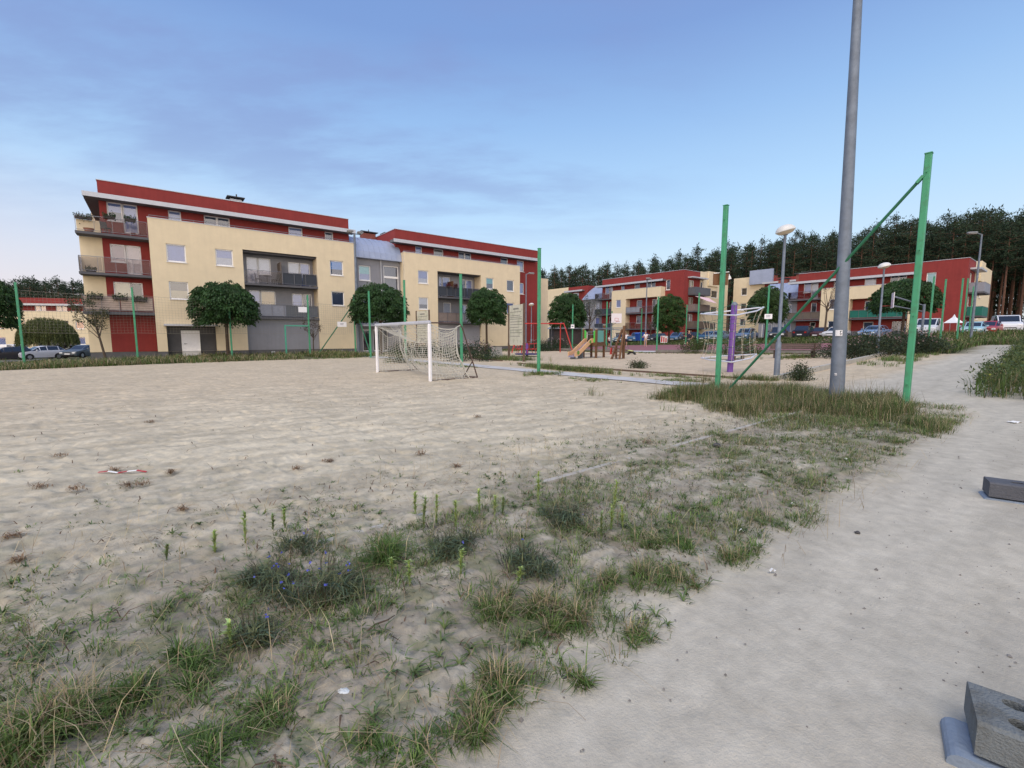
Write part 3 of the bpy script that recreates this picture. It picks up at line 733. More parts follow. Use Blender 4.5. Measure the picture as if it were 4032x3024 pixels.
# ------------------------------------------------------------------ C and D: the blocks across the court (same house type, turned)
def court_block(label, s0, t0, dz, xl, xc0, xc1, lx0, lx1, lcol, pan_hi, pan_lo, left_pan, left_w, end_pan, tops, creamwins, stair, end_len=9.4, ground_wins=True, end_balc=True):
    r = thing('apartment_building', label, 'apartment building', P(s0, t0, z=dz), ANG-PI/2)
    zb = -2.
    # cream front
    w = Wall(r, M_CREAM, xc0, lx0, -.3, 9.85)
    for a, b, rows in creamwins:
        for z0, z1, c in rows: w.win(a, b, z0, z1, 1, c)
    w.done()
    Wall(r, M_CREAM, lx0, xc1, 8.25, 9.85).done()
    part_box(r, 'pillar', M_CREAM, lx1, xc1-.1, .02, .7, zb, 8.24)
    mb = MB(); mb.add([(lx0, 0, -.3), (lx0, 1.3, -.3), (lx0, 1.3, 8.25), (lx0, 0, 8.25)], [(0, 1, 2, 3)])
    mb.add([(xc1, 0, 8.25), (xc1, 1.2, 8.25), (xc1, 1.2, 9.85), (xc1, 0, 9.85)], [(0, 1, 2, 3)])
    mb.add([(lx0, 0, 8.25), (xc1, 0, 8.25), (xc1, 1.2, 8.25), (lx0, 1.2, 8.25)], [(0, 1, 2, 3)])
    mb.add([(xc0, 0, -.3), (xc0, 1.2, -.3), (xc0, 1.2, 9.85), (xc0, 0, 9.85)], [(0, 1, 2, 3)]); mb.build('wall', M_CREAM, r)
    parapet_cap(r, xc0, xc1, 0, .24, 9.85)
    # red back plane
    w = Wall(r, M_RED, xl, 0, zb, 12.25, 1.2)
    ww = lx1-lx0
    for z in (5.75, 3.05):
        w.win(lx0+ww*.22, lx0+ww*.40, z+.95, z+2.25, 1, 'slate'); w.win(lx0+ww*.72, lx0+ww*.95, z+.1, z+2.25, 2, 'dark', sill=False)
    if ground_wins:
        w.win(lx0+ww*.22, lx0+ww*.40, .9, 2.1, 1, 'lav'); w.win(lx0+ww*.6, lx0+ww*.85, .9, 2.1, 1, 'white')
    for a, b, c, n in tops: w.win(a, b, 9.6 if a < xc1-.4 else 9.3, 10.95, n, c)
    lw0, lw1 = xl+.7, xc0-.05
    w.win(lw0, lw0+.95, 9.55, 10.95, 1, 'lav'); w.win(lw0+.95, min(lw0+1.8, lw1), 8.7, 10.95, 1, 'white', sill=False)
    w.win(lw0+1.05, min(lw0+1.75, lw1), 6.0, 8.1, 1, 'dark', sill=False); w.win(lw0+1.05, min(lw0+1.75, lw1), 3.3, 5.4, 1, 'dark', sill=False)
    w.done()
    Wall(r, M_RED, 1.2, 6.0, zb, 12.25, 0, 'R').done() if not end_balc else None
    balcony(r, lx0, lx1, -.02, 1.19, 5.75, pan_hi); balcony(r, lx0, lx1, -.02, 1.19, 3.05, pan_lo)
    balcony(r, xl-.9, xc0-.02, .1, 1.19, 8.6, [(1, 'glass')], sides='L'); balcony(r, xl-.9, xc0-.02, .1, 1.19, 5.75, [(1, left_pan)], sides='L'); balcony(r, xl-.9, xc0-.02, .1, 1.19, 3.05, [(1, left_pan)], sides='L')
    fascia(r, xl-1., xc1+.1, .2, 1.19, 10.8, 11.1)
    part_box(r, 'roof', M_DGREY, xl+.02, -.02, 1.22, 9.3, 11.9, 12.2)
    mb = MB(); mb.box(xl-.04, .05, 1.16, 1.3, 12.25, 12.30); mb.box(-.1, .05, 1.3, 6.0, 12.25, 12.30); mb.build('parapet_cap', M_FASCIA, r)
    Wall(r, M_RED, 1.2, 11, zb, 12.25, xl, 'L').done()
    # the end wall: red corner, then cream
    if end_balc:
        w = Wall(r, M_RED, 1.2, 6.0, zb, 12.25, 0, 'R')
        for z, c in ((8.45, 'cream'), (5.75, 'cream'), (3.05, 'pink'), (.4, 'slate')):
            w.win(2.7, 4.2, z+.5, z+2.3, 2, c, sill=False); 
        w.done()
        w = Wall(r, M_CREAM, 6.0, 6.0+end_len, zb, 12.4, 0.02, 'R')
        for z, c in ((8.3, 'dark'), (5.55, 'dark'), (2.8, 'slate')): w.win(9.8, 11.9, z, z+1.25, 1, c)
        w.win(6.2, 7.0, 9.0, 10.7, 1, 'dark', sill=False); w.done()
        for z, k in zip((8.5, 5.8, 3.1), end_pan):
            sl = part_box(r, 'balcony_slab', M_SLAB, .02, 1.3, 2.5, 7.2, z-.17, z)
            q = MB(); q.box(1.26, 1.29, 2.52, 7.18, z+.02, z+1.02); q.box(.03, 1.26, 2.51, 2.54, z+.02, z+1.02); q.box(.03, 1.26, 7.15, 7.18, z+.02, z+1.02); q.build('railing_panel', panel_mat(k), sl)
            mb = MB(); mb.tube([(.05, 2.53, z+1.05), (1.27, 2.53, z+1.05), (1.27, 7.16, z+1.05), (.05, 7.16, z+1.05)], .025, 6); mb.build('railing', M_STEEL, sl)
        f = part_box(r, 'roof_overhang', M_FASCIA, .01, .9, 2.3, 7.1, 11.05, 11.25)
        part_box(r, 'rear_wall', M_CREAM, xl, .0, 6.0+end_len-.1, 6.0+end_len, zb, 12.2)
        part_box(r, 'roof_box', M_CREAM, -1.5, .25, 8.4, 11.6, 10.2, 12.6)
    if stair:
        x0, x1 = stair
        w = Wall(r, M_GREY, x0, x1, zb, 8.9, 1.3)
        w.win(x1-1.75, x1-.7, 6.75, 8.05, 1, 'white'); w.win(x0+.5, x0+1.9, 5.6, 8.3, 1, 'slate', sill=False); w.win(x1-1.75, x1-.7, 4., 5.3, 1, 'lav'); w.win(x0+.5, x0+1.9, 3., 5.3, 1, 'white', sill=False); w.done()
        stair_roof(r, x0, x1, .9, 8.9, False)
        downpipe(r, x0+2.15, 1.2, -1, 8.8)
        chimney(r, x0+1.0, 7, 11.3, 1.3, .9, 1.0); chimney(r, x0+3.5, 6.6, 11.3, 1.0, .8, 1.5)
        part_box(r, 'entrance_canopy', M_FASCIA, x0+.3, x1-.4, -.9, 1.28, 2.6, 2.75)
    return r
C = court_block('red cornered middle apartment block with a pink awning on its end balcony', 65.35, 40.53, -.2, -16.72, -13.45, -3.3, -10.3, -3.98,
    'red', [(.45, 'grey'), (.55, 'glass')], [(.35, 'glass'), (.65, 'glass')], 'dark', 0, ('slate', 'taupe', 'brown'),
    [(-12.35, -11.6, 'lav', 1), (-9.46, -8.32, 'slate', 1), (-6.86, -5.22, 'slate', 2), (-3.2, -2.42, 'slate', 1)],
    [(-12.45, -11.4, [(6.85, 8.2, 'lav'), (4.1, 5.4, 'slate'), (1.2, 2.4, 'grey')])], (-21.6, -16.74))
D = court_block('low looking red and cream apartment block at right, behind the rose hedge', 71.43, 9.07, -1.9, -17.2, -13.9, -4.0, -10.6, -4.7,
    'red', [(.5, 'green'), (.5, 'green')], [(1, 'slate')], 'brown', 0, ('grey', 'green', 'green'),
    [(-12.9, -11.7, 'slate', 1), (-9.5, -8.3, 'white', 1), (-6.9, -5.3, 'slate', 2), (-3.5, -2.66, 'teal', 1)],
    [(-12.9, -11.55, [(7.0, 8.4, 'slate'), (4.1, 5.5, 'slate'), (2.4, 3.5, 'slate')])], (-22.4, -17.22), end_len=14)
# a further wing of the middle row, seen past C's stair link, and one between C and D
E2 = thing('apartment_building', 'cream wing with red top corner, just left of the blue sheet roof', 'apartment building', P(68.4, 62.2, z=-.2), ANG-PI/2)
w = Wall(E2, M_CREAM, -13.0, -5.6, -1.5, 11.9, 0); w.win(-9.3, -8.3, 8.9, 10.0, 1, 'slate'); w.win(-9.3, -8.3, 6.2, 7.4, 1, 'slate'); w.win(-12.2, -11.2, 6.2, 7.4, 1, 'lav'); w.done()
w = Wall(E2, M_RED, -5.6, -.2, -1.5, 11.8, -.2); w.win(-4.2, -2.6, 8.8, 10.6, 2, 'white'); w.win(-4.2, -2.6, 6.0, 7.8, 2, 'slate'); w.done()
fascia(E2, -6.1, -1., -1.0, -.21, 10.75, 11.05)
part_box(E2, 'rear_wall', M_CREAM, -13, -.2, 9.9, 10, -1.5, 11.9); part_box(E2, 'roof', M_DGREY, -12.9, -.3, .05, 9.9, 11.4, 11.7)
Wall(E2, M_RED, -.2, 10, -1.5, 11.8, -.2, 'R').done(); Wall(E2, M_CREAM, 0, 10, -1.5, 11.9, -13, 'L').done()
E3 = thing('apartment_building', 'grey and cream wing with a red corner, between the middle and right blocks', 'apartment building', P(83., 31.6, z=.3), ANG-PI/2)
w = Wall(E3, M_CREAM, -9.0, -3.6, -1.5, 11.6, 0); w.win(-7.6, -6.6, 8.5, 9.8, 1, 'dark'); w.win(-7.6, -6.6, 5.8, 7.1, 1, 'dark'); w.win(-7.6, -6.6, 3.1, 4.4, 1, 'slate'); w.done()
w = Wall(E3, M_RED, -3.6, 1.8, -1.5, 11.0, -.2); w.win(-2.6, -.9, 7.9, 9.9, 2, 'cream'); w.win(-2.6, -.9, 5.2, 7.2, 2, 'dark'); w.done()
part_box(E3, 'roof_screen', M_ROOFMETAL, -6.0, -2.2, -.6, -.22, 10.2, 12.6)
balcony(E3, -3.5, 1.8, -1.4, -.21, 7.6, [(1, 'taupe')], sides='LR'); balcony(E3, -3.5, 1.8, -1.4, -.21, 4.9, [(1, 'taupe')], sides='LR')
fascia(E3, -3.7, 1.9, -.9, -.21, 10.1, 10.4)
part_box(E3, 'rear_wall', M_CREAM, -9, 1.8, 9.9, 10, -1.5, 11.); part_box(E3, 'roof', M_DGREY, -8.9, 1.7, .05, 9.9, 10.5, 10.9)
Wall(E3, M_RED, -.2, 10, -1.5, 11.0, 1.8, 'R').done(); Wall(E3, M_CREAM, 0, 10, -1.5, 11.6, -9, 'L').done()
chimney(E3, -5.0, 5, 10.9, 2.2, 1.2, 1.2); chimney(E3, 1., 6, 10.9, 1.2, .9, 1.2)
# the far block beyond the car park at left
FB = thing('apartment_building', 'distant low red and cream block beyond the car park at the left edge', 'apartment building', (-66.5, 81, -4.2), R(14))
w = Wall(FB, M_CREAM, -26, 7.5, .0, 10.0, 0)
for x in (-24.5, -20.5, -17.6, -9.3, -4.8, 1.8):
    w.win(x, x+1.2, 7.0, 8.3, 1, 'rose' if x > -10 else 'slate'); w.win(x, x+1.2, 4.3, 5.6, 1, 'lav'); w.win(x, x+1.2, 1.6, 2.9, 1, 'slate')
w.h.append((-15.6, -10.3, 3.2, 8.4)); w.done()
w = Wall(FB, M_GREY, -15.7, -10.2, 3.0, 8.5, 1.3); w.win(-15, -13.4, 6.2, 8.0, 2, 'white', sill=False); w.win(-12.6, -11, 6.2, 8., 2, 'slate', sill=False); w.done()
balcony(FB, -15.58, -10.32, -.02, 1.29, 5.9, [(.6, 'grey'), (.4, 'slate')])
w = Wall(FB, M_RED, -26, 7.5, 8.4, 12.3, 1.2)
for x in (-24, -20.4, -15.6, -12.6, -8.6, -4.6, .6): w.win(x, x+1.6, 9.9, 11.0, 2, 'white')
w.done()
fascia(FB, -26.5, 8, .2, 1.19, 10.98, 11.3); parapet_cap(FB, -26, 7.5, 0, .24, 10.)
part_box(FB, 'rear_wall', M_CREAM, -26, 7.5, 10.9, 11, 0, 12.2); part_box(FB, 'roof', M_DGREY, -25.9, 7.4, 1.25, 10.9, 11.9, 12.2)
Wall(FB, M_RED, 1.2, 11, 8.4, 12.3, 7.5, 'R').done(); Wall(FB, M_CREAM, 0, 11, 0, 10, 7.48, 'R').done()
# ------------------------------------------------------------------ fence posts, braces, nets
def post(s, t, h, label, group='green fence posts', w=.108, name='fence_post'):
    r = thing(name, label, 'fence post', P(s, t), ANG, group)
    mb = MB(); mb.box(-w/2, w/2, -w/2, w/2, -.3, h, bev=.012); mb.build('post_tube', M_GREEN, r)
    mb = MB(); mb.box(-w/2-.006, w/2+.006, -w/2-.006, w/2+.006, h+.001, h+.02); mb.build('cap', M_GREEN, r)
    mb = MB()
    for z in (.5, 1.9, 3.2, h-.35):
        if z < h: mb.tube([(-w/2-.045, 0, z), (-w/2+.01, 0, z)], .014, 5)
    mb.build('hook', M_GREEN, r)
    mb = MB(); rr = random.Random(int(abs(s*31+t*17))); n = 9
    vs = [(math.cos(2*PI*i/n)*q*(.8+.4*rr.random()), math.sin(2*PI*i/n)*q*(.8+.4*rr.random()), z) for q, z in ((.17, -.1), (.15, .02), (.10, .045)) for i in range(n)]
    mb.add(vs, [(i, (i+1) % n, n+(i+1) % n, n+i) for i in range(n)]+[(n+i, n+(i+1) % n, 2*n+(i+1) % n, 2*n+i) for i in range(n)]+[tuple(range(2*n, 3*n))]); mb.build('footing', M_CONC, r)
    return r
def brace(a, b, label, r=.045, m=None):
    o = thing('fence_brace', label, 'brace', (0, 0, 0))
    a, b = Vector(a), Vector(b); o.location = b
    mb = MB(); mb.tube([a-b, Vector((0, 0, 0))-(a-b).normalized()*.25], r, 8); mb.build('brace_tube', m or M_DARKGREEN, o)
    mb = MB(); d = (a-b).normalized(); mb.bar((a-b)-d*.12, (a-b)+d*.03, .13, .05); mb.build('bracket', M_GREEN, o)
    return o
far_posts = [(-6.14, 4.85, 'green post at the left edge, before the car park'), (-1.0, 4.8, 'green post before the red corner of the long block'),
             (4.3, 4.95, 'green post in front of the first round tree'), (9.65, 4.8, 'green post joined to the small gate frame'), (13.3, 5.0, 'green corner post beside the tall grey lamp mast, with two braces')]
for s, h, lb in far_posts: post(s, 38.45, h, lb)
post(12.0, 31.6, 4.7, 'green post behind the left post of the football goal')
post(12.0, 25.8, 4.9, 'green post seen over the crossbar of the football goal')
post(11.9, 19.2, 4.55, 'green post just behind the right side of the goal net')
post(12.05, 13.6, 4.95, 'tall green post between goal and slide, grass round its foot')
post(11.75, 6.05, 4.85, 'tall green post with the brown board and a brace at its foot')
post(12.2, 2.25, 5.05, 'tallest green post in view, at the right beside the dirt path')
b1 = P(12.2, 2.25); b2 = P(11.75, 6.05)
brace(b1+Vector((-.05, .05, 4.62)), P(11.8, 5.85, .02), 'long dark green brace between the two nearest green posts', .030)
brace(P(13.2, 38.4, 4.2), P(10.2, 38.4, .05), 'thin brace falling left from the green corner post'); brace(P(13.3, 38.3, 4.2), P(13.3, 35.0, .05), 'thin brace falling right from the green corner post')
g = thing('gate_frame', 'small teal green gate frame in the far fence', 'gate frame', P(9.6, 38.35), ANG)
mb = MB(); mb.box(-1.75, -1.65, -.05, .05, -.3, 2.33, bev=.01); mb.build('post', M_TEALGREEN, g)
mb = MB(); mb.box(-1.75, -.02, -.05, .05, 2.34, 2.43, bev=.01); mb.build('crossbar', M_TEALGREEN, g)
# the wire ball net hung high between the far posts
def ball_net():
    r = thing('ball_net', 'thin wire ball net hung between the far green posts before the cream block', 'net', P(-6.14, 38.6), ANG)
    mb = MB(); wd = .0052
    xs = [i*.17 for i in range(int(19.4/.17)+1)]
    sag = lambda x: -.10*math.sin(PI*((x % 5.15)/5.15))
    for x in xs: mb.bar((x, 0, 2.0+sag(x)*.4), (x, 0, 4.45+sag(x)), wd)
    for k in range(15):
        z = 2.0+k*.175
        p = [(x, 0, z+sag(x)*(.4+.6*k/14)) for x in xs[::5]]
        for a, b in zip(p, p[1:]): mb.bar(a, b, wd*(2.4 if k in (0, 14) else 1.))
    mb.build('net_mesh', mat('net_wire', (.26, .24, .20), .7, .1, 5.), r)
ball_net()
# fence posts round the sports court
court = [(35.2, 34.3, 'court'), (35.4, 29.8, ''), (35.3, 23.9, ''), (35.9, 20.4, ''), (35.6, 14.8, ''), (42.8, 7.0, ''), (46.9, 7.0, ''), (47.8, 6.2, ''), (55.6, 6.9, ''), (61.5, 7.2, ''),
         (50.9, 47.6, ''), (51., 42., ''), (51., 37., ''), (51., 30.5, ''), (51, 25, ''), (51., 20., ''), (51., 14.6, ''), (35.3, 40., '')]
clab = ['green court post behind the swing, with a small white sign', 'thick green court post left of the white backboard', 'green court post beside the man in white', 'green court post near the running man', 'green court post with a white sign, behind the net climber',
        'leftmost green post of the court end near the right block', 'green court end post before the red corner of the right block', 'green court end post leaning over the rose hedge', 'thin green court end post before the grey balcony', 'farthest green court end post toward the white van',
        'thin far court post left of the slide tower', 'thin far court post behind the slide tower', 'thin far court post hidden by the slide tower', 'thin far court post before the middle block', 'thin far court post before the middle round tree', 'thin far court post under the pink awning', 'thin far court post on the grassy bank, right', 'green court post behind the red swing']
protoc = None
for (s, t, _), lb in zip(court, clab):
    if protoc is None: protoc = post(s, t, 4.85, lb, 'green posts round the court', .105, 'court_post'); o = protoc
    else:
        o = dup(protoc); o.location = P(s, t); o['label'] = lb
def flat_sign(name, label, loc, rz, w, h, m, dec=None, cat='sign'):
    r = thing(name, label, cat, loc, rz)
    mb = MB(); mb.box(-w/2, w/2, -.012, .012, -h/2, h/2); mb.build('plate', m, r)
    if dec:
        mb = MB()
        for a, b, c, d in dec: mb.box(a, b, -.016, -.0125, c, d)
        mb.build('print', mat('sign_print', (.12, .13, .2), .7), r)
    mb = MB(); mb.box(-.03, .03, .013, .06, -h/2+.03, h/2-.03); mb.build('clamp', M_GALV, r)
    return r
lines3 = [(-.14, .14, .06, .085), (-.14, .10, .0, .02), (-.14, .12, -.06, -.04)]
flat_sign('notice_sign', 'square white notice on the green court post behind the swing', P(35.1, 34.2, 2.55), R(-10), .36, .40, M_WHITE, [(-.1, .1, -.05, .08)])
flat_sign('notice_sign', 'wide white notice on the green court post behind the net climber', P(35.5, 14.7, 2.6), R(-25), .50, .36, M_WHITE, lines3)
flat_sign('notice_sign', 'white notice hung on the wire net before the cream block', P(12.2, 38.3, 2.55), ANG, .75, .42, M_WHITE, lines3)
flat_sign('notice_sign', 'white sheet hung on the gate post before the grey balcony', P(9.2, 38.25, 3.65), ANG, .62, .42, M_WHITE)
# brown board on the near post
r = thing('wooden_board', 'brown wooden board fixed across the tall green post', 'board', P(11.75, 6.05, 3.0)+Vector((0, .10, 0)), R(-4))
mb = MB(); mb.box(-.19, .19, 0, .03, -.14, .16); mb.build('board', mat('varnished_board', (.17, .08, .035), .6, .2, 9., .2, 30), r)
mb = MB(); mb.bar((-.18, -.01, .165), (.20, -.01, .20), .02); mb.prism([(.19, .0), (.27, 0.02), (.21, .15)], -.01, .01); mb.build('bracket', M_WHITE, r)

# ------------------------------------------------------------------ masts and lamps
def mast(loc, h, r0, r1, label, head=True, rz=0., sticker=False):
    r = thing('floodlight_mast', label, 'lamp post', loc, rz)
    mb = MB(); mb.tube([(0, 0, -.3), (0, 0, h*.45), (0, 0, h)], [r0, (r0*.55+r1*.45), r1], 12); mb.build('pole', M_GALV, r, True)
    mb = MB(); mb.box(-.24, .24, -.24, .24, .0, .025)
    for a in (-.19, .19):
        for b in (-.19, .19): mb.tube([(a, b, .02), (a, b, .07)], .018, 6)
    mb.build('base_plate', M_GALV, r)
    mb = MB(); mb.tube([(-.55, 0, h+.05), (.55, 0, h+.05)], .04, 8); mb.build('crossarm', M_GALV, r)
    if head:
        for x in (-.42, .42):
            q = MB(); q.box(x-.22, x+.22, -.42, .02, h+.10, h+.24, bev=.03); f = q.build('floodlight', mat('lamp_housing', (.22, .23, .24), .5, .08), r)
            q = MB(); q.box(x-.18, x+.18, -.38, -.04, h+.085, h+.098); q.build('lens', mat('lamp_lens', (.6, .6, .58), .2, .03), f)
    if sticker:
        q = MB()
        def patch(a0, a1, z0, z1, rad, mi=0, n=6):
            vs = [(rad*math.sin(a0+(a1-a0)*i/n), -rad*math.cos(a0+(a1-a0)*i/n), z) for z in (z0, z1) for i in range(n+1)]
            q.add(vs, [(i, i+1, i+n+2, i+n+1) for i in range(n)], mi)
        k = r0*.985
        patch(-.60, .32, 1.50, 1.63, k+.001); patch(.0, .26, 1.60, 1.615, k+.003, 1); patch(.02, .12, 1.57, 1.60, k+.003, 1); patch(-.02, .28, 1.545, 1.555, k+.003, 1); patch(.10, .16, 1.51, 1.56, k+.003, 1); patch(.02, .22, 1.525, 1.532, k+.003, 1)
        patch(-.42, -.10, .62, .665, r0+.004); patch(-.40, -.3, .632, .65, r0+.006, 1); patch(-.25, -.15, .632, .65, r0+.006, 1)
        q.build('sticker', [M_WHITE, mat('sticker_ink', (.05, .05, .06), .7)], r)
    return r
mast((7.40, 10.2, float(hz(7.4, 10.2))), 10.4, .148, .070, 'tall near galvanised mast rising out of the picture, with a white sticker', True, R(-36), True).rotation_euler = (R(-.75), R(-1.05), R(-36))
mast((-13.30, 39.2, 0), 10.1, .16, .085, 'grey floodlight mast against the right edge of the long block', True, R(38))
mast((17.4, 59.2, float(hz(17.4, 59.2))), 8.4, .12, .06, 'grey lamp post before the middle block, beyond the court', True, R(60))
def street_lamp(loc, h, label, rz=0., arm=.0):
    r = thing('street_lamp', label, 'street lamp', loc, rz, 'dome street lamps')
    mb = MB(); mb.tube([(0, 0, -.2), (0, 0, 1.25), (0, 0, 1.3), (0, 0, h-.28)], [.095, .085, .055, .042], 12); mb.build('pole', M_GALV, r, True)
    T = Matrix.Rotation(R(14), 3, 'Y')
    mb = MB(); mb.lathe([(.0, .20), (.10, .19), (.20, .15), (.27, .08), (.30, .0), (.285, -.02)], 18, (0, 0, h-.18), 0, T); mb.build('lamp_shade', mat('lamp_dome', (.62, .62, .60), .5, .05), r, True)
    mb = MB(); mb.lathe([(.275, -.025), (.20, -.09), (.09, -.12), (.0, -.125)], 18, (0, 0, h-.18), 0, T); mb.build('diffuser', mat('lamp_diffuser', (.62, .53, .40), .4, .05), r, True)
    mb = MB(); mb.tube([(0, 0, h-.32), (0, 0, h-.2)], .075, 10); mb.build('collar', M_GALV, r)
    return r
lp = street_lamp((9.0, 15.3, .08), 5.1, 'dome street lamp at the near corner of the playground', R(180))
for loc, lb, rz in (((20.55, 25.45, .47), 'dome street lamp at the far kerb corner, over the rose hedge', R(175)), ((2.1, 49.4, 0.), 'small dome street lamp before the red end wall, behind the swing', R(120))):
    o = dup(lp); o.location = loc; o['label'] = lb; o.rotation_euler[2] = rz
def road_lamp(loc, h, label, rz):
    r = thing('road_lamp', label, 'street lamp', loc, rz)
    mb = MB(); mb.tube([(0, 0, -.2), (0, 0, h)], [.09, .05], 10); mb.build('pole', M_GALV, r, True)
    mb = MB(); mb.tube([(0, 0, h-.02), (.35, 0, h+.10)], .035, 8); mb.build('arm', M_GALV, r)
    mb = MB(); mb.box(.3, .95, -.13, .13, h+.06, h+.20, bev=.05); hd = mb.build('lamp_head', mat('lamp_housing', (.22, .23, .24), .5, .08), r)
    mb = MB(); mb.box(.38, .87, -.09, .09, h+.045, h+.058); mb.build('lens', mat('lamp_lens', (.6, .6, .58), .2, .03), hd)
    return r
rl = road_lamp((1.5, 48.8, 0), 8.1, 'tall road lamp before the red end wall of the second block', R(25))
o = dup(rl); o.location = (35.2, 34.8, float(hz(35.2, 34.8))); o.rotation_euler[2] = R(170); o['label'] = 'tall road lamp at the court end, before the right block'

# ------------------------------------------------------------------ football goal
def goal():
    gl = Vector((-5.83, 19.53, 0)); gr = Vector((-2.84, 15.63, 0))
    ax = (gr-gl).normalized(); bk = Vector((-ax.y, ax.x, 0))
    if bk.y < 0: bk = -bk
    rz = math.atan2(ax.y, ax.x)
    Wd, H = (gr-gl).length, 2.03
    r = thing('football_goal', 'white football goal with torn net on the sand pitch', 'goal', gl, rz)
    for x in (0, Wd):
        mb = MB(); mb.box(x-.055, x+.055, -.055, .055, -.2, H-.06, bev=.025); mb.build('goal_post', M_WHITE, r)
    mb = MB(); mb.box(-.055, Wd+.055, -.055, .055, H-.058, H+.055, bev=.025); mb.build('crossbar', mat('crossbar_grey', (.46, .48, .53), .45, .1, 5.), r)
    bx, by = 0., 1.95
    for x, full in ((Wd, True), (0., False)):
        mb = MB()
        if full:
            mb.tube([(x, .05, H-.02), (x, 1.05, H+.0), (x, 1.22, H-.04), (x, 1.32, H-.2), (x, by, .02)], .024, 8)
            mb.tube([(x, by, .03), (x-.75, by-.15, .03)], .02, 6); mb.tube([(x-.72, by-.15, .03), (x, by-.22, .62)], .02, 6)
            mb.build('net_stay', M_BROWNSTEEL, r)
        else:
            mb.tube([(x, .05, .03), (x, by, .03)], .02, 6); mb.tube([(x, by-.1, .03), (x, by-.35, .35)], .02, 6); mb.build('ground_bar', M_BROWNSTEEL, r)
    mb = MB(); mb.tube([(Wd, .05, .02), (Wd, by, .02)], .02, 6); mb.build('ground_bar', M_BROWNSTEEL, r)
    # the net: back sheet and two side sheets, sagging
    mb = MB(); th = .011
    def seg(pts, k=1.):
        for a, b in zip(pts, pts[1:]):
            if (Vector(b)-Vector(a)).length > 1e-4: mb.bar(a, b, th*k)
    def back(u, v):   # u along width 0..1, v 0 (crossbar) .. 1 (ground)
        x = u*Wd
        sag = math.sin(PI*u)
        if v < .28:
            q = v/.28; y = q*(1.05-.25*(1-abs(2*u-1))); z = H-.04-q*(.14+.55*sag**.6)-.12*math.sin(PI*q)
        else:
            q = (v-.28)/.72; y0 = 1.05-.25*(1-abs(2*u-1)); z0 = H-.04-.14-.55*sag**.6
            y = y0+q*(1.55-y0)-.38*math.sin(PI*q)*(.4+.6*sag); z = z0*(1-q)**1.05+.02
        w = .03*math.sin(u*31+v*9)+.02*math.sin(u*57-v*23)
        return (x+w, y+w, max(z, .015))
    nu, nv = 40, 24
    for i in range(nu+1): seg([back(i/nu, j/nv) for j in range(nv+1)], 2.6 if i in (0, nu) else 1)
    for j in range(nv+1): seg([back(i/nu, j/nv) for i in range(nu+1)], 2.6 if j == 7 else 1)
    def side(x, q, k):  # q depth 0..1, k height 0..1
        top = back(0. if x == 0 else 1., .28); y1 = 1.02+.53*(1-k)-.25*math.sin(PI*k)
        zt = (H-.08)*(1-q)+top[2]*q-(.42*math.sin(PI*q) if x == 0 else .28*math.sin(PI*q))
        return (x+.05*math.sin(q*11+k*5), q*y1+.06, .02+k*(zt-.02))
    for x in (0., Wd):
        for i in range(11): seg([side(x, i/10, k/16) for k in range(17)], 2.4 if i == 10 else 1)
        for k in range(17): seg([side(x, i/10, k/16) for i in range(11)], 2.4 if k == 16 else 1)
    a = side(Wd, 1, 1); seg([a, (Wd, 1.24, H-.08)], 2.4)
    mb.build('net', mat('net_cord', (.55, .54, .48), .8, .1, 4.), r)
goal()

# ------------------------------------------------------------------ playground
def beam(name, a, b, w, h, m, label, cat='edging', dz=0.):
    a, b = P(*a), P(*b)
    o = thing(name, label, cat, a, math.atan2(b.y-a.y, b.x-a.x))
    l = math.hypot(b.x-a.x, b.y-a.y); dzz = b.z-a.z
    mb = MB(); n = max(2, int(l/3)); pts = [(l*i/n, 0, dzz*i/n) for i in range(n+1)]
    for p, q in zip(pts, pts[1:]):
        mb.obox(((p[0]+q[0])/2, 0, (p[2]+q[2])/2+h/2-.05+dz), ((q[0]-p[0])/2-.004, 0, (q[2]-p[2])/2), (0, w/2, 0), (0, 0, h/2+.05))
    mb.build('beam', m, o); return o
M_KERB = mat('kerb_concrete', (.40, .38, .33), .9, .15, 3., .4, 40)
beam('pitch_kerb', (-3.0, 3.42), (12.0, 3.48), .065, .002, mat('sunken_kerb', (.40, .375, .33), .9, .12, 3., .3, 40), 'pale flush kerb, mostly buried in sand, along the near side of the pitch', 'kerb')
beam('playground_edging', (16.2, 6.4), (32.0, 7.1), .14, .16, M_KERB, 'pale raised kerb on the right side of the playground sand', 'kerb')
beam('playground_edging', (16.1, 6.55), (16.1, 20.0), .10, .05, M_RUST, 'low brown timber edge along the near side of the playground', 'edging')
beam('playground_edging', (16.9, 22.5), (17.1, 31), .10, .06, M_RUST, 'low timber edge by the notice boards', 'edging')
def retaining(a, b, label):
    o = beam('retaining_edge', a, b, .22, .26, mat('stained_concrete', (.20, .185, .17), .9, .2, 3., .4, 30), label, 'low wall')
    a, b = P(*a, .285), P(*b, .285); c = a
    mb = MB(); mb.bar((0, 0, 0), (math.hypot(b.x-a.x, b.y-a.y), 0, b.z-a.z), .30, .07)
    mb.build('timber_cap', mat('rusty_timber', (.075, .032, .025), .85, .2, 6., .3, 30), o)
    return o
retaining((33.0, 7.2), (33.0, 22.4), 'low concrete wall with dark timber cap behind the net climber'); retaining((33.0, 25.2), (33.0, 40.5), 'low wall with dark timber cap behind slide and swing')
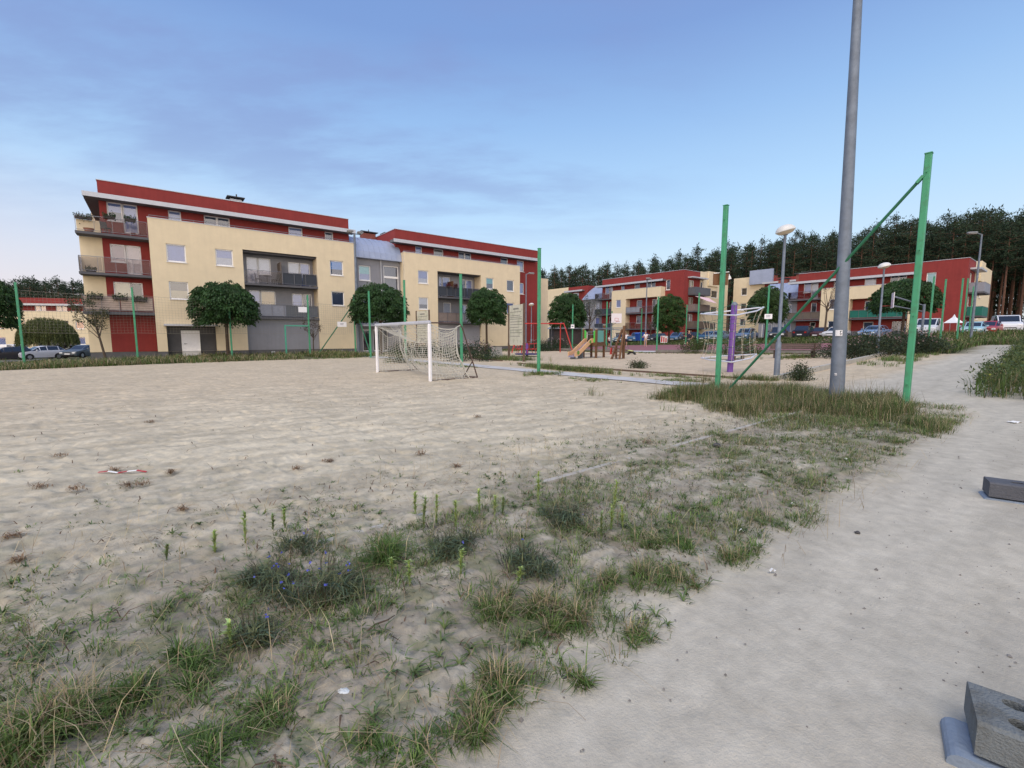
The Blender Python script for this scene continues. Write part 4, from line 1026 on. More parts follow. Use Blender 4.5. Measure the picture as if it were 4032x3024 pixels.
def bench(s, t, rz, label, l=1.9):
    r = thing('park_bench', label, 'bench', P(s, t), rz)
    mb = MB()
    for k in range(4): mb.box(-l/2, l/2, -.25+k*.125, -.14+k*.125, .42, .46)
    mb.build('seat', M_BENCH, r)
    mb = MB()
    for k in range(3):
        z = .52+k*.115; y = .27+k*.03
        mb.obox((0, y, z+.05), (l/2, 0, 0), (0, .015, 0), (0, .012, .048))
    mb.build('backrest', M_BENCH, r)
    for x in (-l*.38, l*.38):
        mb = MB(); mb.box(x-.05, x+.05, -.24, -.14, -.1, .418); mb.box(x-.05, x+.05, .20, .28, -.1, .418); mb.bar((x, .262, .40), (x, .372, .86), .07, .03); mb.box(x-.05, x+.05, -.24, .27, .36, .419); mb.build('leg', M_BROWNSTEEL, r)
    return r
M_BENCH = mat('grey_bench_timber', (.105, .085, .072), .85, .25, 8., .4, 30)
bench(29.0, 10.5, R(158), 'weathered timber bench behind the street lamp, back to the court', 2.5); bench(17.5, 25.9, R(158), 'dark bench by the concrete bin, left of the notice board', 1.6)
bench(26.8, 12.6, R(68), 'dark bench end beside the lamp pole, turned sideways', 1.4)
r = thing('concrete_bin', 'square concrete litter bin left of the notice board', 'litter bin', (-1.05, 30.7, 0), R(5))
mb = MB(); mb.add([(-.42, -.42, -.1), (.42, -.42, -.1), (.42, .42, -.1), (-.42, .42, -.1), (-.34, -.34, .78), (.34, -.34, .78), (.34, .34, .78), (-.34, .34, .78)], [(0, 1, 5, 4), (1, 2, 6, 5), (2, 3, 7, 6), (3, 0, 4, 7), (3, 2, 1, 0)]); mb.build('bin_body', M_CONC, r)
mb = MB(); mb.box(-.28, .28, -.28, .28, .70, .74); mb.build('bin_liner', M_DGREY, r)
mb = MB()
for a, b, c, d in ((-.345, .345, -.345, -.285), (-.345, .345, .285, .345), (-.345, -.285, -.285, .285), (.285, .345, -.285, .285)): mb.box(a, b, c, d, .781, .83)
mb.build('rim', M_CONC, r)
def board(a, b, h, label, cap):
    a, b = Vector(a), Vector(b); rz = math.atan2(b.y-a.y, b.x-a.x); w = (b-a).length
    r = thing('notice_board', label, 'notice board', a, rz)
    for x in (0, w):
        mb = MB(); mb.box(x-.06, x+.06, -.06, .06, -.2, 1.15, bev=.01); mb.box(x-.045, x+.045, -.045, .045, 1.151, h); mb.build('post', M_RUST, r)
    pl = MB(); pl.box(.12, w-.12, -.02, .02, 1.0, h-.05); p = pl.build('panel', mat('faded_board', (.50, .49, .40), .8, .14, 2.5, dirt=(.33, .35, .24)), r)
    if cap:
        n = 10; vs = []
        mb = MB()
        for i in range(n):
            a0 = PI*i/n; a1 = PI*(i+1)/n
            mb.bar((w/2-(w/2+.1)*math.cos(a0), 0, h+.25*math.sin(a0)), (w/2-(w/2+.1)*math.cos(a1), 0, h+.25*math.sin(a1)), .3, .05)
        mb.build('arched_top', M_RUST, r)
    q = MB(); rr = random.Random(4)
    z = h-.25; q.box(w*.32, w*.68, -.024, -.0205, z-.09, z); z -= .22
    while z > 1.35:
        q.box(.22, w-.22-rr.random()*.5*(rr.random() < .5), -.024, -.0205, z-.035, z)
        z -= rr.choice([.11, .11, .17, .22])
    q.build('print', mat('board_print', (.20, .20, .18), .8, .3, 20.), p)
board((-.2, 29.5, 0), (.72, 27.6, 0), 3.55, 'tall faded notice board on brown posts beside the carousel', False)
board((-7.8, 37.2, 0), (-6.45, 35.5, 0), 3.6, 'second tall notice board, behind the goal net', False)
# carousel
r = thing('carousel', 'red railed carousel with purple hub and blue deck', 'carousel', (1.15, 34.6, 0))
mb = MB(); mb.lathe([(.05, .16), (.9, .16), (.93, .19), (.93, .24), (.05, .26)], 28); mb.build('deck', mat('blue_deck', (.035, .04, .17), .5, .1), r, False)
mb = MB(); mb.tube([(0, 0, -.1), (0, 0, 1.0)], .10, 12); mb.build('hub', M_PURPLE, r, True)
for k in range(4):
    a = k*PI/2+.5; rot = Matrix.Rotation(a, 3, 'Z')
    mb = MB(); mb.obox(rot @ Vector((.62, 0, .58)), rot @ Vector((.17, 0, 0)), rot @ Vector((0, .42, 0)), (0, 0, .02)); mb.build('seat', M_REDPLAY, r)
    mb = MB()
    for y in (-.35, .35): mb.tube([rot @ Vector((.68, y, .25)), rot @ Vector((.68, y, .6)), rot @ Vector((.88, y, .66)), rot @ Vector((.90, y, 1.0))], .022, 7)
    mb.tube([rot @ Vector((.9, -.45, 1.0)), rot @ Vector((.97, 0, 1.0)), rot @ Vector((.9, .45, 1.0))], .024, 7); mb.tube([rot @ Vector((.1, 0, .95)), rot @ Vector((.95, 0, .98))], .02, 7); mb.build('railing', M_REDPLAY, r)
# swing
r = thing('swing_set', 'red steel swing frame with splayed legs behind the carousel', 'swing', (0, 0, 0))
sA, sB = Vector((1.05, 42.4, 0)), Vector((4.55, 42.7, 0)); r.location = sA
d = sB-sA; H = 2.75; ax = d.normalized(); nx = Vector((-ax.y, ax.x, 0))
mb = MB(); mb.tube([-ax*.35+Vector((0, 0, H-.02)), d+ax*.35+Vector((0, 0, H-.02))], .055, 10); mb.build('top_bar', M_REDPLAY, r, True)
for e, sg in ((Vector((0, 0, 0)), -1), (d, 1)):
    for k in (-1, 1):
        mb = MB(); top = e+ax*sg*.3*(k < 0)+Vector((0, 0, H+.05*(k < 0))); foot = e+ax*sg*(.1 if k > 0 else 1.15)+nx*k*.55+Vector((0, 0, -.1)); mb.tube([top, foot], .05, 8); mb.build('leg', M_REDPLAY, r, True)
for u in (.33, .7):
    mb = MB()
    for y in (-.2, .2): mb.tube([d*u+ax*y+Vector((0, 0, H-.05)), d*u+ax*y+Vector((0, 0, .55))], .010, 5)
    mb.build('chain', M_STEEL, r)
    mb = MB(); mb.obox(d*u+Vector((0, 0, .53)), ax*.23, nx*.09, (0, 0, .02)); mb.build('seat', M_TYRE, r)
# slide tower
r = thing('slide_tower', 'timber play tower with a peach coloured slide and green panels', 'slide', (5.85, 32.4, .03), R(48))
M_PEACH = mat('peach_plastic', (.64, .39, .21), .45, .07, 3.); M_LIME = mat('lime_panel', (.085, .50, .075), .45, .06, 3.); M_TEALP = mat('teal_panel', (.13, .36, .31), .5, .06, 3.)
hw = .52
for x, y, h in ((-hw, -hw, 2.0), (hw, -hw, 2.3), (-hw, hw, 2.02), (hw, hw, 2.08)):
    mb = MB(); mb.box(x-.07, x+.07, y-.07, y+.07, -.2, h, bev=.015); p = mb.build('post', M_WOODPLAY, r)
    mb = MB(); mb.box(x-.08, x+.08, y-.08, y+.08, h+.001, h+.05); mb.build('cap', mat('post_cap', (.42, .40, .36), .6), p)
mb = MB(); mb.box(-hw-.05, hw+.05, -hw-.05, hw+.05, .98, 1.08); mb.box(-hw-.10, -hw-.05, -hw-.1, hw+.1, .86, 1.0); mb.box(hw+.05, hw+.1, -hw-.1, hw+.1, .86, 1.0); mb.box(-hw, hw, -hw-.1, -hw-.05, .86, 1.0); mb.build('deck', M_WOODPLAY, r)
mb = MB(); mb.box(-hw+.08, hw-.08, -hw-.02, -hw+.02, 1.12, 1.92); mb.build('panel', M_TEALP, r)
for y0, y1 in ((-hw-.02, -.3), (.3, hw+.02)):
    mb = MB(); mb.add([(-hw-.02, y0, 1.1), (-hw-.02, y1, 1.1), (-hw-.02, y1, 1.85), (-hw-.02, (y0+y1)/2, 1.95), (-hw-.02, y0, 1.85), (-hw+.02, y0, 1.1), (-hw+.02, y1, 1.1), (-hw+.02, y1, 1.85), (-hw+.02, (y0+y1)/2, 1.95), (-hw+.02, y0, 1.85)],
        [(0, 1, 2, 3, 4), (9, 8, 7, 6, 5), (0, 5, 6, 1), (1, 6, 7, 2), (2, 7, 8, 3), (3, 8, 9, 4), (4, 9, 5, 0)]); mb.build('panel', M_LIME, r)
mb = MB()
for z in (1.65, 1.82): mb.tube([(-hw, -hw, z), (-hw, hw, z)], .02, 6); mb.tube([(hw, -hw, z), (hw, hw, z)], .02, 6)
mb.build('handrail', M_GALV, r)
mb = MB()
for z in (.25, .5, .75): mb.tube([(-hw, hw, z), (hw, hw, z)], .022, 6)
mb.build('rung', M_GALV, r)
sl = MB(); prof = [(-hw, 1.12), (-hw-.28, 1.10), (-hw-1.75, .30), (-hw-2.25, .22)]
for y0, y1 in ((-.30, -.24), (.24, .30)):
    for (xa, za), (xb, zb) in zip(prof, prof[1:]):
        up = .26
        sl.add([(xa, y0, za-.06), (xb, y0, zb-.06), (xb, y0, zb+up), (xa, y0, za+up), (xa, y1, za-.06), (xb, y1, zb-.06), (xb, y1, zb+up), (xa, y1, za+up)], [(0, 1, 2, 3), (7, 6, 5, 4), (3, 2, 6, 7), (0, 4, 5, 1), (0, 3, 7, 4), (1, 5, 6, 2)])
so = sl.build('slide', M_PEACH, r)
mb = MB()
for (xa, za), (xb, zb) in zip(prof, prof[1:]): mb.add([(xa, -.24, za), (xb, -.24, zb), (xb, .24, zb), (xa, .24, za)], [(0, 1, 2, 3)])
mb.add([(-hw-2.25, -.24, .22), (-hw-2.30, -.24, .12), (-hw-2.30, .24, .12), (-hw-2.25, .24, .22)], [(0, 1, 2, 3)])
mb.build('chute', mat('steel_chute', (.42, .36, .40), .3, .08, 3., metal=.6), so)
mb = MB(); mb.tube([(-hw-1.9, -.312, .42), (-hw-1.9, -.302, .42)], .14, 14); mb.tube([(-hw-.42, -.312, 1.13), (-hw-.42, -.302, 1.13)], .12, 14); mb.build('roundel', mat('green_roundel', (.11, .24, .05), .6), so)
mb = MB(); mb.box(-hw-2.1, -hw-2.04, -.2, .2, -.1, .2); mb.box(-hw-1.2, -hw-1.14, -.2, .2, -.1, .5); mb.build('leg', M_GALV, r)
# overhead ladder from the tower to the climbing frame
r = thing('climbing_frame', 'brown timber climbing frame with a slanted net board, right of the slide', 'climbing frame', (7.5, 30.4, .05), R(60))
mb = MB(); mb.box(-.08, .08, -.08, .08, -.2, 2.2, bev=.015); mb.build('post', M_WOODPLAY, r)
mb = MB(); mb.box(-.06, .06, .44, .56, -.2, 1.1, bev=.015); mb.build('post', M_WOODPLAY, r)
mb = MB()
for y, y2_ in ((.0, .0), (.55, .12)): mb.bar((-.95, y, -.1), (-.02, y2_, 1.95), .11, .11)
for k in range(2): mb.bar((-.8+k*.5, 0, .25+k*1.1), (-.8+k*.5, .5-.22*k, .25+k*1.1), .08, .05)
mb.build('slanted_beam', M_WOODPLAY, r)
mb = MB()
for k in range(9):
    u = .12+k*.09
    mb.bar((-.95+.93*u-.06, .05, 2.05*u-.1), (-.95+.93*u-.06, .52-.42*u, 2.05*u-.1), .21, .02)
mb.build('climbing_board', mat('brown_mesh_board', (.16, .09, .075), .8, .15, 12., .4, 30), r)
mb = MB(); mb.tube([(0, 0, 2.05), (1.8, 2.1, 2.1)], .028, 7); mb.tube([(0, .1, 1.9), (1.4, 2.5, 2.1)], .028, 7); mb.build('overhead_bar', M_GALV, r)
for u in (.25, .5, .75):
    mb = MB(); c = Vector((0, .4, 2.05)).lerp(Vector((1.6, 2.3, 2.1)), u); mb.tube([c, c-Vector((0, 0, .3))], .012, 5); mb.tube([c+Vector((-.1, 0, -.32)), c+Vector((.1, 0, -.32))], .016, 5); mb.build('hanging_ring', M_STEEL, r)
# seesaw
r = thing('seesaw', 'red seesaw resting on a half tyre behind the climbing frame', 'seesaw', (8.3, 37.0, .07), R(-42))
mb = MB(); mb.obox((0, 0, .56), (1.75, 0, -.30), (0, .09, 0), (.012, 0, .04)); mb.build('plank', M_RUST, r)
for x in (-.25, .25):
    mb = MB(); mb.tube([(x, -.12, -.1), (x*.7, -.06, .55)], .05, 8); mb.tube([(x, .12, -.1), (x*.7, .06, .55)], .05, 8); mb.build('support', M_REDPLAY, r)
mb = MB(); mb.obox((1.55, 0, .345), (.2, 0, -.034), (0, .14, 0), (.003, 0, .02)); mb.build('seat', mat('yellow_seat', (.55, .60, .25), .5), r)
mb = MB(); mb.obox((-1.55, 0, .875), (.2, 0, -.034), (0, .14, 0), (.003, 0, .02)); mb.build('seat', M_REDPLAY, r)
mb = MB()
for x in (1.28, -1.3): mb.tube([(x, -.14, .56-.171*x+.02), (x, -.14, .56-.171*x+.30), (x, .14, .56-.171*x+.30), (x, .14, .56-.171*x+.02)], .016, 6)
mb.build('handle', M_STEEL, r)
mb = MB(); vs = [(1.62+.32*math.cos(PI*i/8), 0, -.02+.24*math.sin(PI*i/8)) for i in range(9)]; mb.tube(vs, .09, 8); mb.build('tyre', M_TYRE, r, True)
# net climber
r = thing('net_climber', 'purple pole net climber with tilted steel rings and ropes', 'net climber', (9.0, 18.6, .08))
mb = MB(); mb.tube([(0, 0, -.2), (0.05, 0, 2.72)], .116, 16)
mb.build('pole', M_PURPLE, r, True)
mb = MB(); mb.lathe([(.125, 2.72), (.125, 2.76), (.06, 2.85), (0, 2.86)], 14, (.05, 0, 0)); mb.build('pole_cap', M_GALV, r, True)
for z in (.62, 1.0, 1.35, 1.75, 2.15):
    mb = MB(); mb.tube([(.05*z/2.72, 0, z), (.05*z/2.72, 0, z+.015)], .121, 16); mb.build('collar', mat('pole_band', (.07, .035, .13), .6), r)
mb = MB(); mb.lathe([(.19, .40), (.19, .47), (.13, .50)], 14); mb.build('hub', mat('pole_band', (.07, .035, .13), .6), r)
up = []; dn = []; nC = 12
TOPC = lambda a: Vector((1.38*math.cos(a), 1.38*math.sin(a), 2.45+.19*math.cos(a)+.13*math.sin(a)))
BOTC = lambda a: Vector((1.22*math.cos(a)-.05, 1.22*math.sin(a), .58+.14*math.cos(a)+.06*math.sin(a)))
ang4 = [PI/4*0+.15+k*2*PI/3 for k in range(3)]
tp = [TOPC(a) for a in ang4]; bt = [BOTC(a) for a in ang4]
mb = MB()
for k in range(3):
    a, b = tp[k], tp[(k+1) % 3]; m_ = (a+b)/2; m_ = m_+Vector((m_.x, m_.y, 0)).normalized()*.25
    mb.tube([a, a.lerp(m_, .55), m_, m_.lerp(b, .45), b], .030, 8)
mb.build('top_ring', mat('bright_steel', (.62, .64, .70), .4, .08, 4., metal=.2), r, True)
mb = MB()
for k in range(3):
    a, b = bt[k], bt[(k+1) % 3]; m_ = (a+b)/2; m_ = m_+Vector((m_.x, m_.y, 0)).normalized()*.25
    mb.tube([a, a.lerp(m_, .55), m_, m_.lerp(b, .45), b], .030, 8)
mb.build('bottom_ring', mat('bright_steel', (.50, .52, .58), .35, .08, 4.), r, True)
def ringpt(ps, u):
    k = int(u*3) % 3; f = u*3-int(u*3); a, b = ps[k], ps[(k+1) % 3]; m_ = (a+b)/2; o_ = Vector((m_.x, m_.y, 0)).normalized()*.25*4*f*(1-f)
    return a.lerp(b, f)+o_
mb = MB()
grid = [[ringpt(tp, i/12).lerp(ringpt(bt, i/12), v/6)*1. for v in range(7)] for i in range(12)]
for i in range(12):
    for v in range(1, 6):
        q = grid[i][v]; k_ = 1-.16*math.sin(PI*v/6); grid[i][v] = Vector((q.x*k_, q.y*k_, q.z))
    mb.tube(grid[i], .009, 5)
    for v in range(1, 6): mb.lathe([(0, -.025), (.02, -.015), (.02, .015), (0, .025)], 6, grid[i][v], 1)
mb.build('rope', [M_ROPE, mat('rope_knot', (.45, .43, .36), .8)], r)
mb2 = MB()
for v in range(1, 6):
    for i in range(12):
        a, b = grid[i][v], grid[(i+1) % 12][v]; m_ = (a+b)/2-Vector((0, 0, .05)); mb2.tube([a, m_, b], .009, 5)
for k in range(3):
    mb2.tube([tp[k], (tp[k]+Vector((0, 0, 2.8)))/2-Vector((0, 0, .02)), (.05, 0, 2.75)], .013, 5); mb2.tube([bt[k], (0, 0, .5)], .013, 5)
mb2.build('cross_rope', M_DROPE, r)

# ------------------------------------------------------------------ basketball hoops
def hoop(loc, rz, label, reach=1.0, pole_off=0.):
    r = thing('basketball_hoop', label, 'basketball hoop', loc, rz)
    mb = MB(); mb.tube([(0, reach, -.2), (0, reach, 3.1)], .075, 10); mb.build('pole', M_GALV, r)
    mb = MB()
    for x in (-.25, .25): mb.tube([(0, reach, 3.0), (x, .05, 3.7)], .03, 6); mb.tube([(0, reach, 2.6), (x, .05, 3.05)], .03, 6)
    mb.build('arm', M_GALV, r)
    mb = MB(); mb.box(-.62, .62, 0, .04, 2.9, 3.95); bd = mb.build('backboard', mat('hoop_board', (.72, .70, .72), .5, .05), r)
    mb = MB()
    for a, b, c, d in ((-.22, .22, 3.10, 3.13), (-.22, .22, 3.40, 3.43), (-.22, -.19, 3.13, 3.40), (.19, .22, 3.13, 3.40)): mb.box(a, b, -.006, -.001, c, d)
    mb.build('aiming_square', mat('square_red', (.50, .10, .09), .6), bd)
    mb = MB(); mb.tube([(.225*math.sin(a*PI/8), -.38-.225*math.cos(a*PI/8), 3.05) for a in range(17)], .012, 6); mb.tube([(0, -.15, 3.04), (0, 0, 3.04)], .02, 6); mb.build('rim', mat('rim_red', (.35, .05, .04), .5), r)
    return r
hoop((11.75, 51.2, .15), R(12), 'basketball hoop with a white board, in the middle of the court', 1.4)
hoop((26.6, 32.0, .62), R(236), 'basketball hoop seen edge on, at the right end of the court', 1.7)

# ------------------------------------------------------------------ cars
def car_mesh(kind):
    # stations: x (front=0), half width at sill and belt, roof half width, z sill, z belt, z roof
    if kind == 'van':
        st = [(0., .70, .78, .60, .45, .75, .80), (.12, .84, .90, .70, .28, 1.0, 1.04), (.75, .90, .95, .78, .24, 1.16, 1.22), (1.55, .92, .97, .80, .22, 1.22, 1.90), (2.3, .92, .97, .82, .22, 1.24, 1.98), (4.3, .92, .97, .82, .22, 1.24, 1.98), (4.75, .90, .95, .80, .26, 1.22, 1.90), (4.82, .84, .90, .72, .40, 1.20, 1.80)]
        cab = (2, 6); wb = (.95, 4.0); wr = .33
    elif kind == 'suv':
        st = [(0., .66, .70, .5, .42, .72, .76), (.10, .82, .86, .6, .28, .86, .90), (1.05, .88, .92, .66, .24, 1.02, 1.05), (1.75, .89, .93, .64, .22, 1.06, 1.60), (2.4, .89, .93, .66, .22, 1.07, 1.68), (3.6, .89, .93, .66, .22, 1.08, 1.66), (4.25, .86, .90, .60, .28, 1.08, 1.20), (4.4, .78, .84, .5, .42, 1.0, 1.06)]
        cab = (2, 6); wb = (.85, 3.5); wr = .34
    elif kind == 'hatch':
        st = [(0., .62, .66, .5, .40, .62, .66), (.10, .78, .82, .6, .26, .74, .78), (.95, .84, .88, .62, .22, .90, .93), (1.7, .84, .88, .58, .20, .94, 1.38), (2.3, .84, .88, .60, .20, .95, 1.47), (3.3, .84, .88, .60, .20, .97, 1.44), (3.85, .82, .86, .56, .26, .97, 1.08), (4.0, .74, .80, .5, .40, .9, .95)]
        cab = (2, 6); wb = (.78, 3.2); wr = .31
    else:
        st = [(0., .64, .68, .5, .40, .62, .66), (.12, .80, .84, .6, .26, .74, .78), (1.15, .86, .90, .64, .22, .90, .93), (1.95, .86, .90, .58, .20, .94, 1.36), (2.5, .86, .90, .60, .20, .95, 1.44), (3.3, .86, .90, .60, .20, .97, 1.40), (4.0, .86, .90, .62, .24, .98, 1.02), (4.5, .78, .84, .58, .40, .92, .96)]
        cab = (2, 6); wb = (.85, 3.55); wr = .32
    return st, cab, wb, wr
CARN = [0]
def car(kind, color, loc, rz, label, group='parked cars', rough=.3):
    st, cab, wb, wr = car_mesh(kind)
    CARN[0] += 1
    m = mat('car_paint_%s' % '_'.join('%03d' % int(c*999) for c in color), color, rough, .04, 3., spec=.6)
    Lc = st[-1][0]; x0 = Lc/2
    r = thing('parked_car' if kind != 'van' else 'parked_van', label, 'van' if kind == 'van' else 'car', loc, rz, group)
    ring = []
    for x, ws, wbt, wrf, zs, zb, zr in st:
        X = x-x0
        ring.append([(X, -ws, zs), (X, -wbt, zs+(zb-zs)*.55), (X, -wbt*.985, zb), (X, -wrf, zr), (X, wrf, zr), (X, wbt*.985, zb), (X, wbt, zs+(zb-zs)*.55), (X, ws, zs)])
    body = MB(); glass = MB()
    vs = [v for q in ring for v in q]
    body.v = list(vs)
    def bf(f): body.f.append(f); body.m.append(0)
    for i in range(len(ring)-1):
        for k in range(8):
            k2 = (k+1) % 8; f = (i*8+k, i*8+k2, (i+1)*8+k2, (i+1)*8+k)
            incab = cab[0] <= i < cab[1]
            screen = incab and k == 3 and (i == cab[0] or i == cab[1]-1) and not (kind == 'van' and i == cab[1]-1)
            sidewin = incab and k in (2, 4) and (cab[0] <= i <= cab[1]-1) and not (kind == 'van' and i > cab[0]+1)
            if screen or sidewin:
                P4 = [Vector(vs[j]) for j in f]; c = sum(P4, Vector())/4
                Q = [c+(p-c)*.90 for p in P4]; nn = (P4[1]-P4[0]).cross(P4[3]-P4[0]); nn.normalize()
                glass.add([q+nn*.012*0 for q in Q], [(0, 1, 2, 3)])
                o = len(body.v); body.v += [tuple(q) for q in Q]
                for e in range(4): body.f.append((f[e], f[(e+1) % 4], o+(e+1) % 4, o+e)); body.m.append(0)
            else: bf(f)
    bf(tuple(range(7, -1, -1))); bf(tuple(range((len(ring)-1)*8, len(ring)*8)))
    b = body.build('body', m, r, True)
    glass.build('windows', M_CARGLASS, r)
    mb = MB(); mb.box(-x0+.3, x0-.3, -st[3][1]+.08, st[3][1]-.08, .14, .5); mb.build('underbody', M_TYRE, r)
    for wx in wb:
        for sd in (-1, 1):
            y = sd*(st[3][2]-.10); t = MB(); prof = [(wr*.62, -.1), (wr, -.09), (wr, .09), (wr*.62, .1)]
            T = Matrix.Rotation(PI/2, 3, 'X')
            t.lathe(prof, 18, (wx-x0, y, wr-.02), 0, T); w_ = t.build('wheel', M_TYRE, r, True)
            q = MB(); q.lathe([(.02, -.105), (wr*.6, -.102), (wr*.6, .102), (.02, .105)], 12, (wx-x0, y, wr-.02), 0, T); q.build('rim', mat('wheel_rim', (.35, .36, .38), .35, .1, metal=.6), w_)
            q = MB(); q.lathe([(wr*1.14, -.05), (wr*1.14, .05), (wr*.9, .05), (wr*.9, -.05)], 18, (wx-x0, sd*(st[3][2]-.035), wr), 0, T); q.build('arch', M_TYRE, w_)
    for sd in (-1, 1):
        q = MB(); q.box(-x0-.01, -x0+.16, sd*.62-.15, sd*.62+.15, st[1][5]-.22, st[1][5]-.06, bev=.02); q.build('headlight', mat('headlight_lens', (.62, .64, .66), .15, .05, spec=.8), r)
        q = MB(); q.box(x0-.14, x0+.012, sd*.62-.13, sd*.62+.13, st[-1][5]-.24, st[-1][5]-.05, bev=.02); q.build('tail_light', mat('tail_lens', (.35, .02, .02), .25, .05), r)
        q = MB(); q.box(-x0+st[2][0]+.35, -x0+st[2][0]+.50, sd*(st[3][2]+.02), sd*(st[3][2]+.20), st[3][5]+.0, st[3][5]+.14, bev=.02) if sd > 0 else q.box(-x0+st[2][0]+.35, -x0+st[2][0]+.50, -(st[3][2]+.20), -(st[3][2]+.02), st[3][5]+.0, st[3][5]+.14, bev=.02)
        q.build('mirror', m, r)
    q = MB(); q.box(-x0-.025, -x0+.02, -.26, .26, .42, .53); q.build('number_plate', M_WHITE, r)
    q = MB(); q.box(x0-.02, x0+.025, -.26, .26, .55, .66); q.build('number_plate', M_WHITE, r)
    q = MB(); q.box(-x0-.008, -x0+.1, -.42, .42, .56, .66, bev=.02); q.box(-x0+.0, -x0+.08, -.55, .55, .27, .38, bev=.02); q.build('grille', M_TYRE, r)
    return r
def gpos(x, y): return (x, y, float(hz(x, y))+.05)
def cz(px, s, dx=0.):
    k = s/(((px-2016)/F_PX)*CA+SA); return (px-2016)/F_PX*k, k
def park(px, s, kind, color, label, rz=None):
    x, y = cz(px, s); a = ANG if rz is None else R(rz)
    return car(kind, color, gpos(x, y), a, label)
park(2182, 60.5, 'hatch', (.03, .035, .045), 'dark hatchback seen between the legs of the red swing')
park(2254, 60.3, 'sedan', (.05, .10, .20), 'blue car left of the slide tower, beyond the court')
park(2310, 59.5, 'suv', (.012, .012, .014), 'black tall car framed by the green slide panels')
park(2448, 59.5, 'hatch', (.16, .24, .30), 'pale blue grey hatchback below the white backboard', 50)
park(2508, 61.0, 'suv', (.05, .13, .24), 'dark blue car behind the blue waste container', 45)
park(2584, 60.0, 'sedan', (.03, .033, .04), 'dark car right of the man in white')
park(2662, 60.2, 'hatch', (.06, .18, .33), 'bright blue car under the middle round tree', 50)
park(2712, 60.8, 'sedan', (.035, .04, .045), 'dark car with pale bonnet behind the running man', 20)
park(2787, 61.5, 'hatch', (.04, .12, .22), 'dark blue car behind the net climber, leftmost there')
park(2826, 60.0, 'hatch', (.20, .29, .38), 'silver blue car behind the green post with the brown board', 48)
park(2932, 60.8, 'suv', (.10, .16, .27), 'blue grey car seen through the rope net', 45)
park(3058, 63.0, 'suv', (.012, .014, .016), 'black off road car behind the dome lamp pole', 55)
park(3168, 64.0, 'suv', (.014, .017, .03), 'dark estate car turned rear first, before the grey stair link', 218)
park(3224, 64.5, 'hatch', (.06, .015, .018), 'dark red car partly behind the rose hedge')
park(3285, 64.0, 'sedan', (.55, .56, .58), 'white car at the left edge of the big mast')
park(3436, 64.5, 'sedan', (.16, .26, .42), 'pale blue car above the rose hedge', 30)
park(3643, 65.0, 'van', (.55, .57, .60), 'silver van partly behind the tallest green post', 40)
park(3823, 66.5, 'hatch', (.30, .50, .58), 'small light blue car before the right block corner')
park(3880, 68.5, 'hatch', (.30, .015, .02), 'red car beside the white van', 35)
v = car('van', (.60, .62, .66), gpos(53.2, 49.0), R(50), 'white delivery van at the right edge under the pines'); v.scale = (1.05, 1.05, 1.0)
car('hatch', (.55, .56, .60), gpos(-52.7, 50.5), R(68), 'white hatchback left of the long block in the car park')
car('hatch', (.02, .02, .024), gpos(-54.0, 48.3), R(58), 'black car nearest the left edge post'); car('sedan', (.50, .52, .55), gpos(-60.8, 54.0), R(60), 'white car cut by the left edge of the picture')
car('van', (.72, .72, .74), gpos(-68.4, 62.0), R(180), 'long white van at the left edge of the car park'); car('sedan', (.016, .018, .02), gpos(-68.5, 68.5), R(10), 'black saloon behind the white hatchback under the willow')
car('suv', (.05, .02, .028), gpos(-62.0, 63.5), R(195), 'dark wine coloured car beneath the willow'); car('sedan', (.07, .09, .11), gpos(-49.3, 52.0), R(98), 'dark grey blue saloon beside the corner of the long block')
# waste container
r = thing('waste_container', 'large blue wheeled waste container beside the court', 'waste container', gpos(18.8, 66.2), R(15))
M_BLUEBIN = mat('blue_bin_plastic', (.025, .09, .42), .45, .06)
mb = MB(); mb.add([(-.58, -.42, .2), (.58, -.42, .2), (.58, .42, .2), (-.58, .42, .2), (-.68, -.54, 1.15), (.68, -.54, 1.15), (.68, .54, 1.15), (-.68, .54, 1.15)], [(0, 1, 5, 4), (1, 2, 6, 5), (2, 3, 7, 6), (3, 0, 4, 7), (3, 2, 1, 0)]); mb.build('bin_body', M_BLUEBIN, r)
mb = MB(); mb.prism([(-.72, 1.151), (.72, 1.151), (.68, 1.26), (.3, 1.36), (-.3, 1.36), (-.68, 1.26)], -.58, .58); mb.build('lid', M_BLUEBIN, r)
mb = MB(); mb.box(-.12, .12, -.515, -.495, .62, .86); mb.build('emblem', mat('bin_sticker', (.45, .25, .25), .6), r)
for x in (-.45, .45):
    for y in (-.33, .33):
        mb = MB(); mb.lathe([(.02, -.03), (.1, -.03), (.1, .03), (.02, .03)], 12, (x, y, .09), 0, Matrix.Rotation(PI/2, 3, 'X')); mb.build('wheel', M_TYRE, r)
# white gazebo roof by the right block
r = thing('garden_tent', 'small pointed white tent before the right block', 'tent', gpos(45.6, 47.0), R(20)); r.scale = (.45, .45, .7)
mb = MB(); mb.add([(-1.3, -1.3, 2.0), (1.3, -1.3, 2.0), (1.3, 1.3, 2.0), (-1.3, 1.3, 2.0), (-.25, -.25, 2.8), (.25, -.25, 2.8), (.25, .25, 2.8), (-.25, .25, 2.8), (0, 0, 3.3)], [(0, 1, 5, 4), (1, 2, 6, 5), (2, 3, 7, 6), (3, 0, 4, 7), (4, 5, 8), (5, 6, 8), (6, 7, 8), (7, 4, 8)]); mb.build('tent_roof', M_WHITE, r)
for x in (-1.25, 1.25):
    for y in (-1.25, 1.25): mb = MB(); mb.box(x-.03, x+.03, y-.03, y+.03, -.3, 2.0); mb.build('leg', M_WHITE, r)
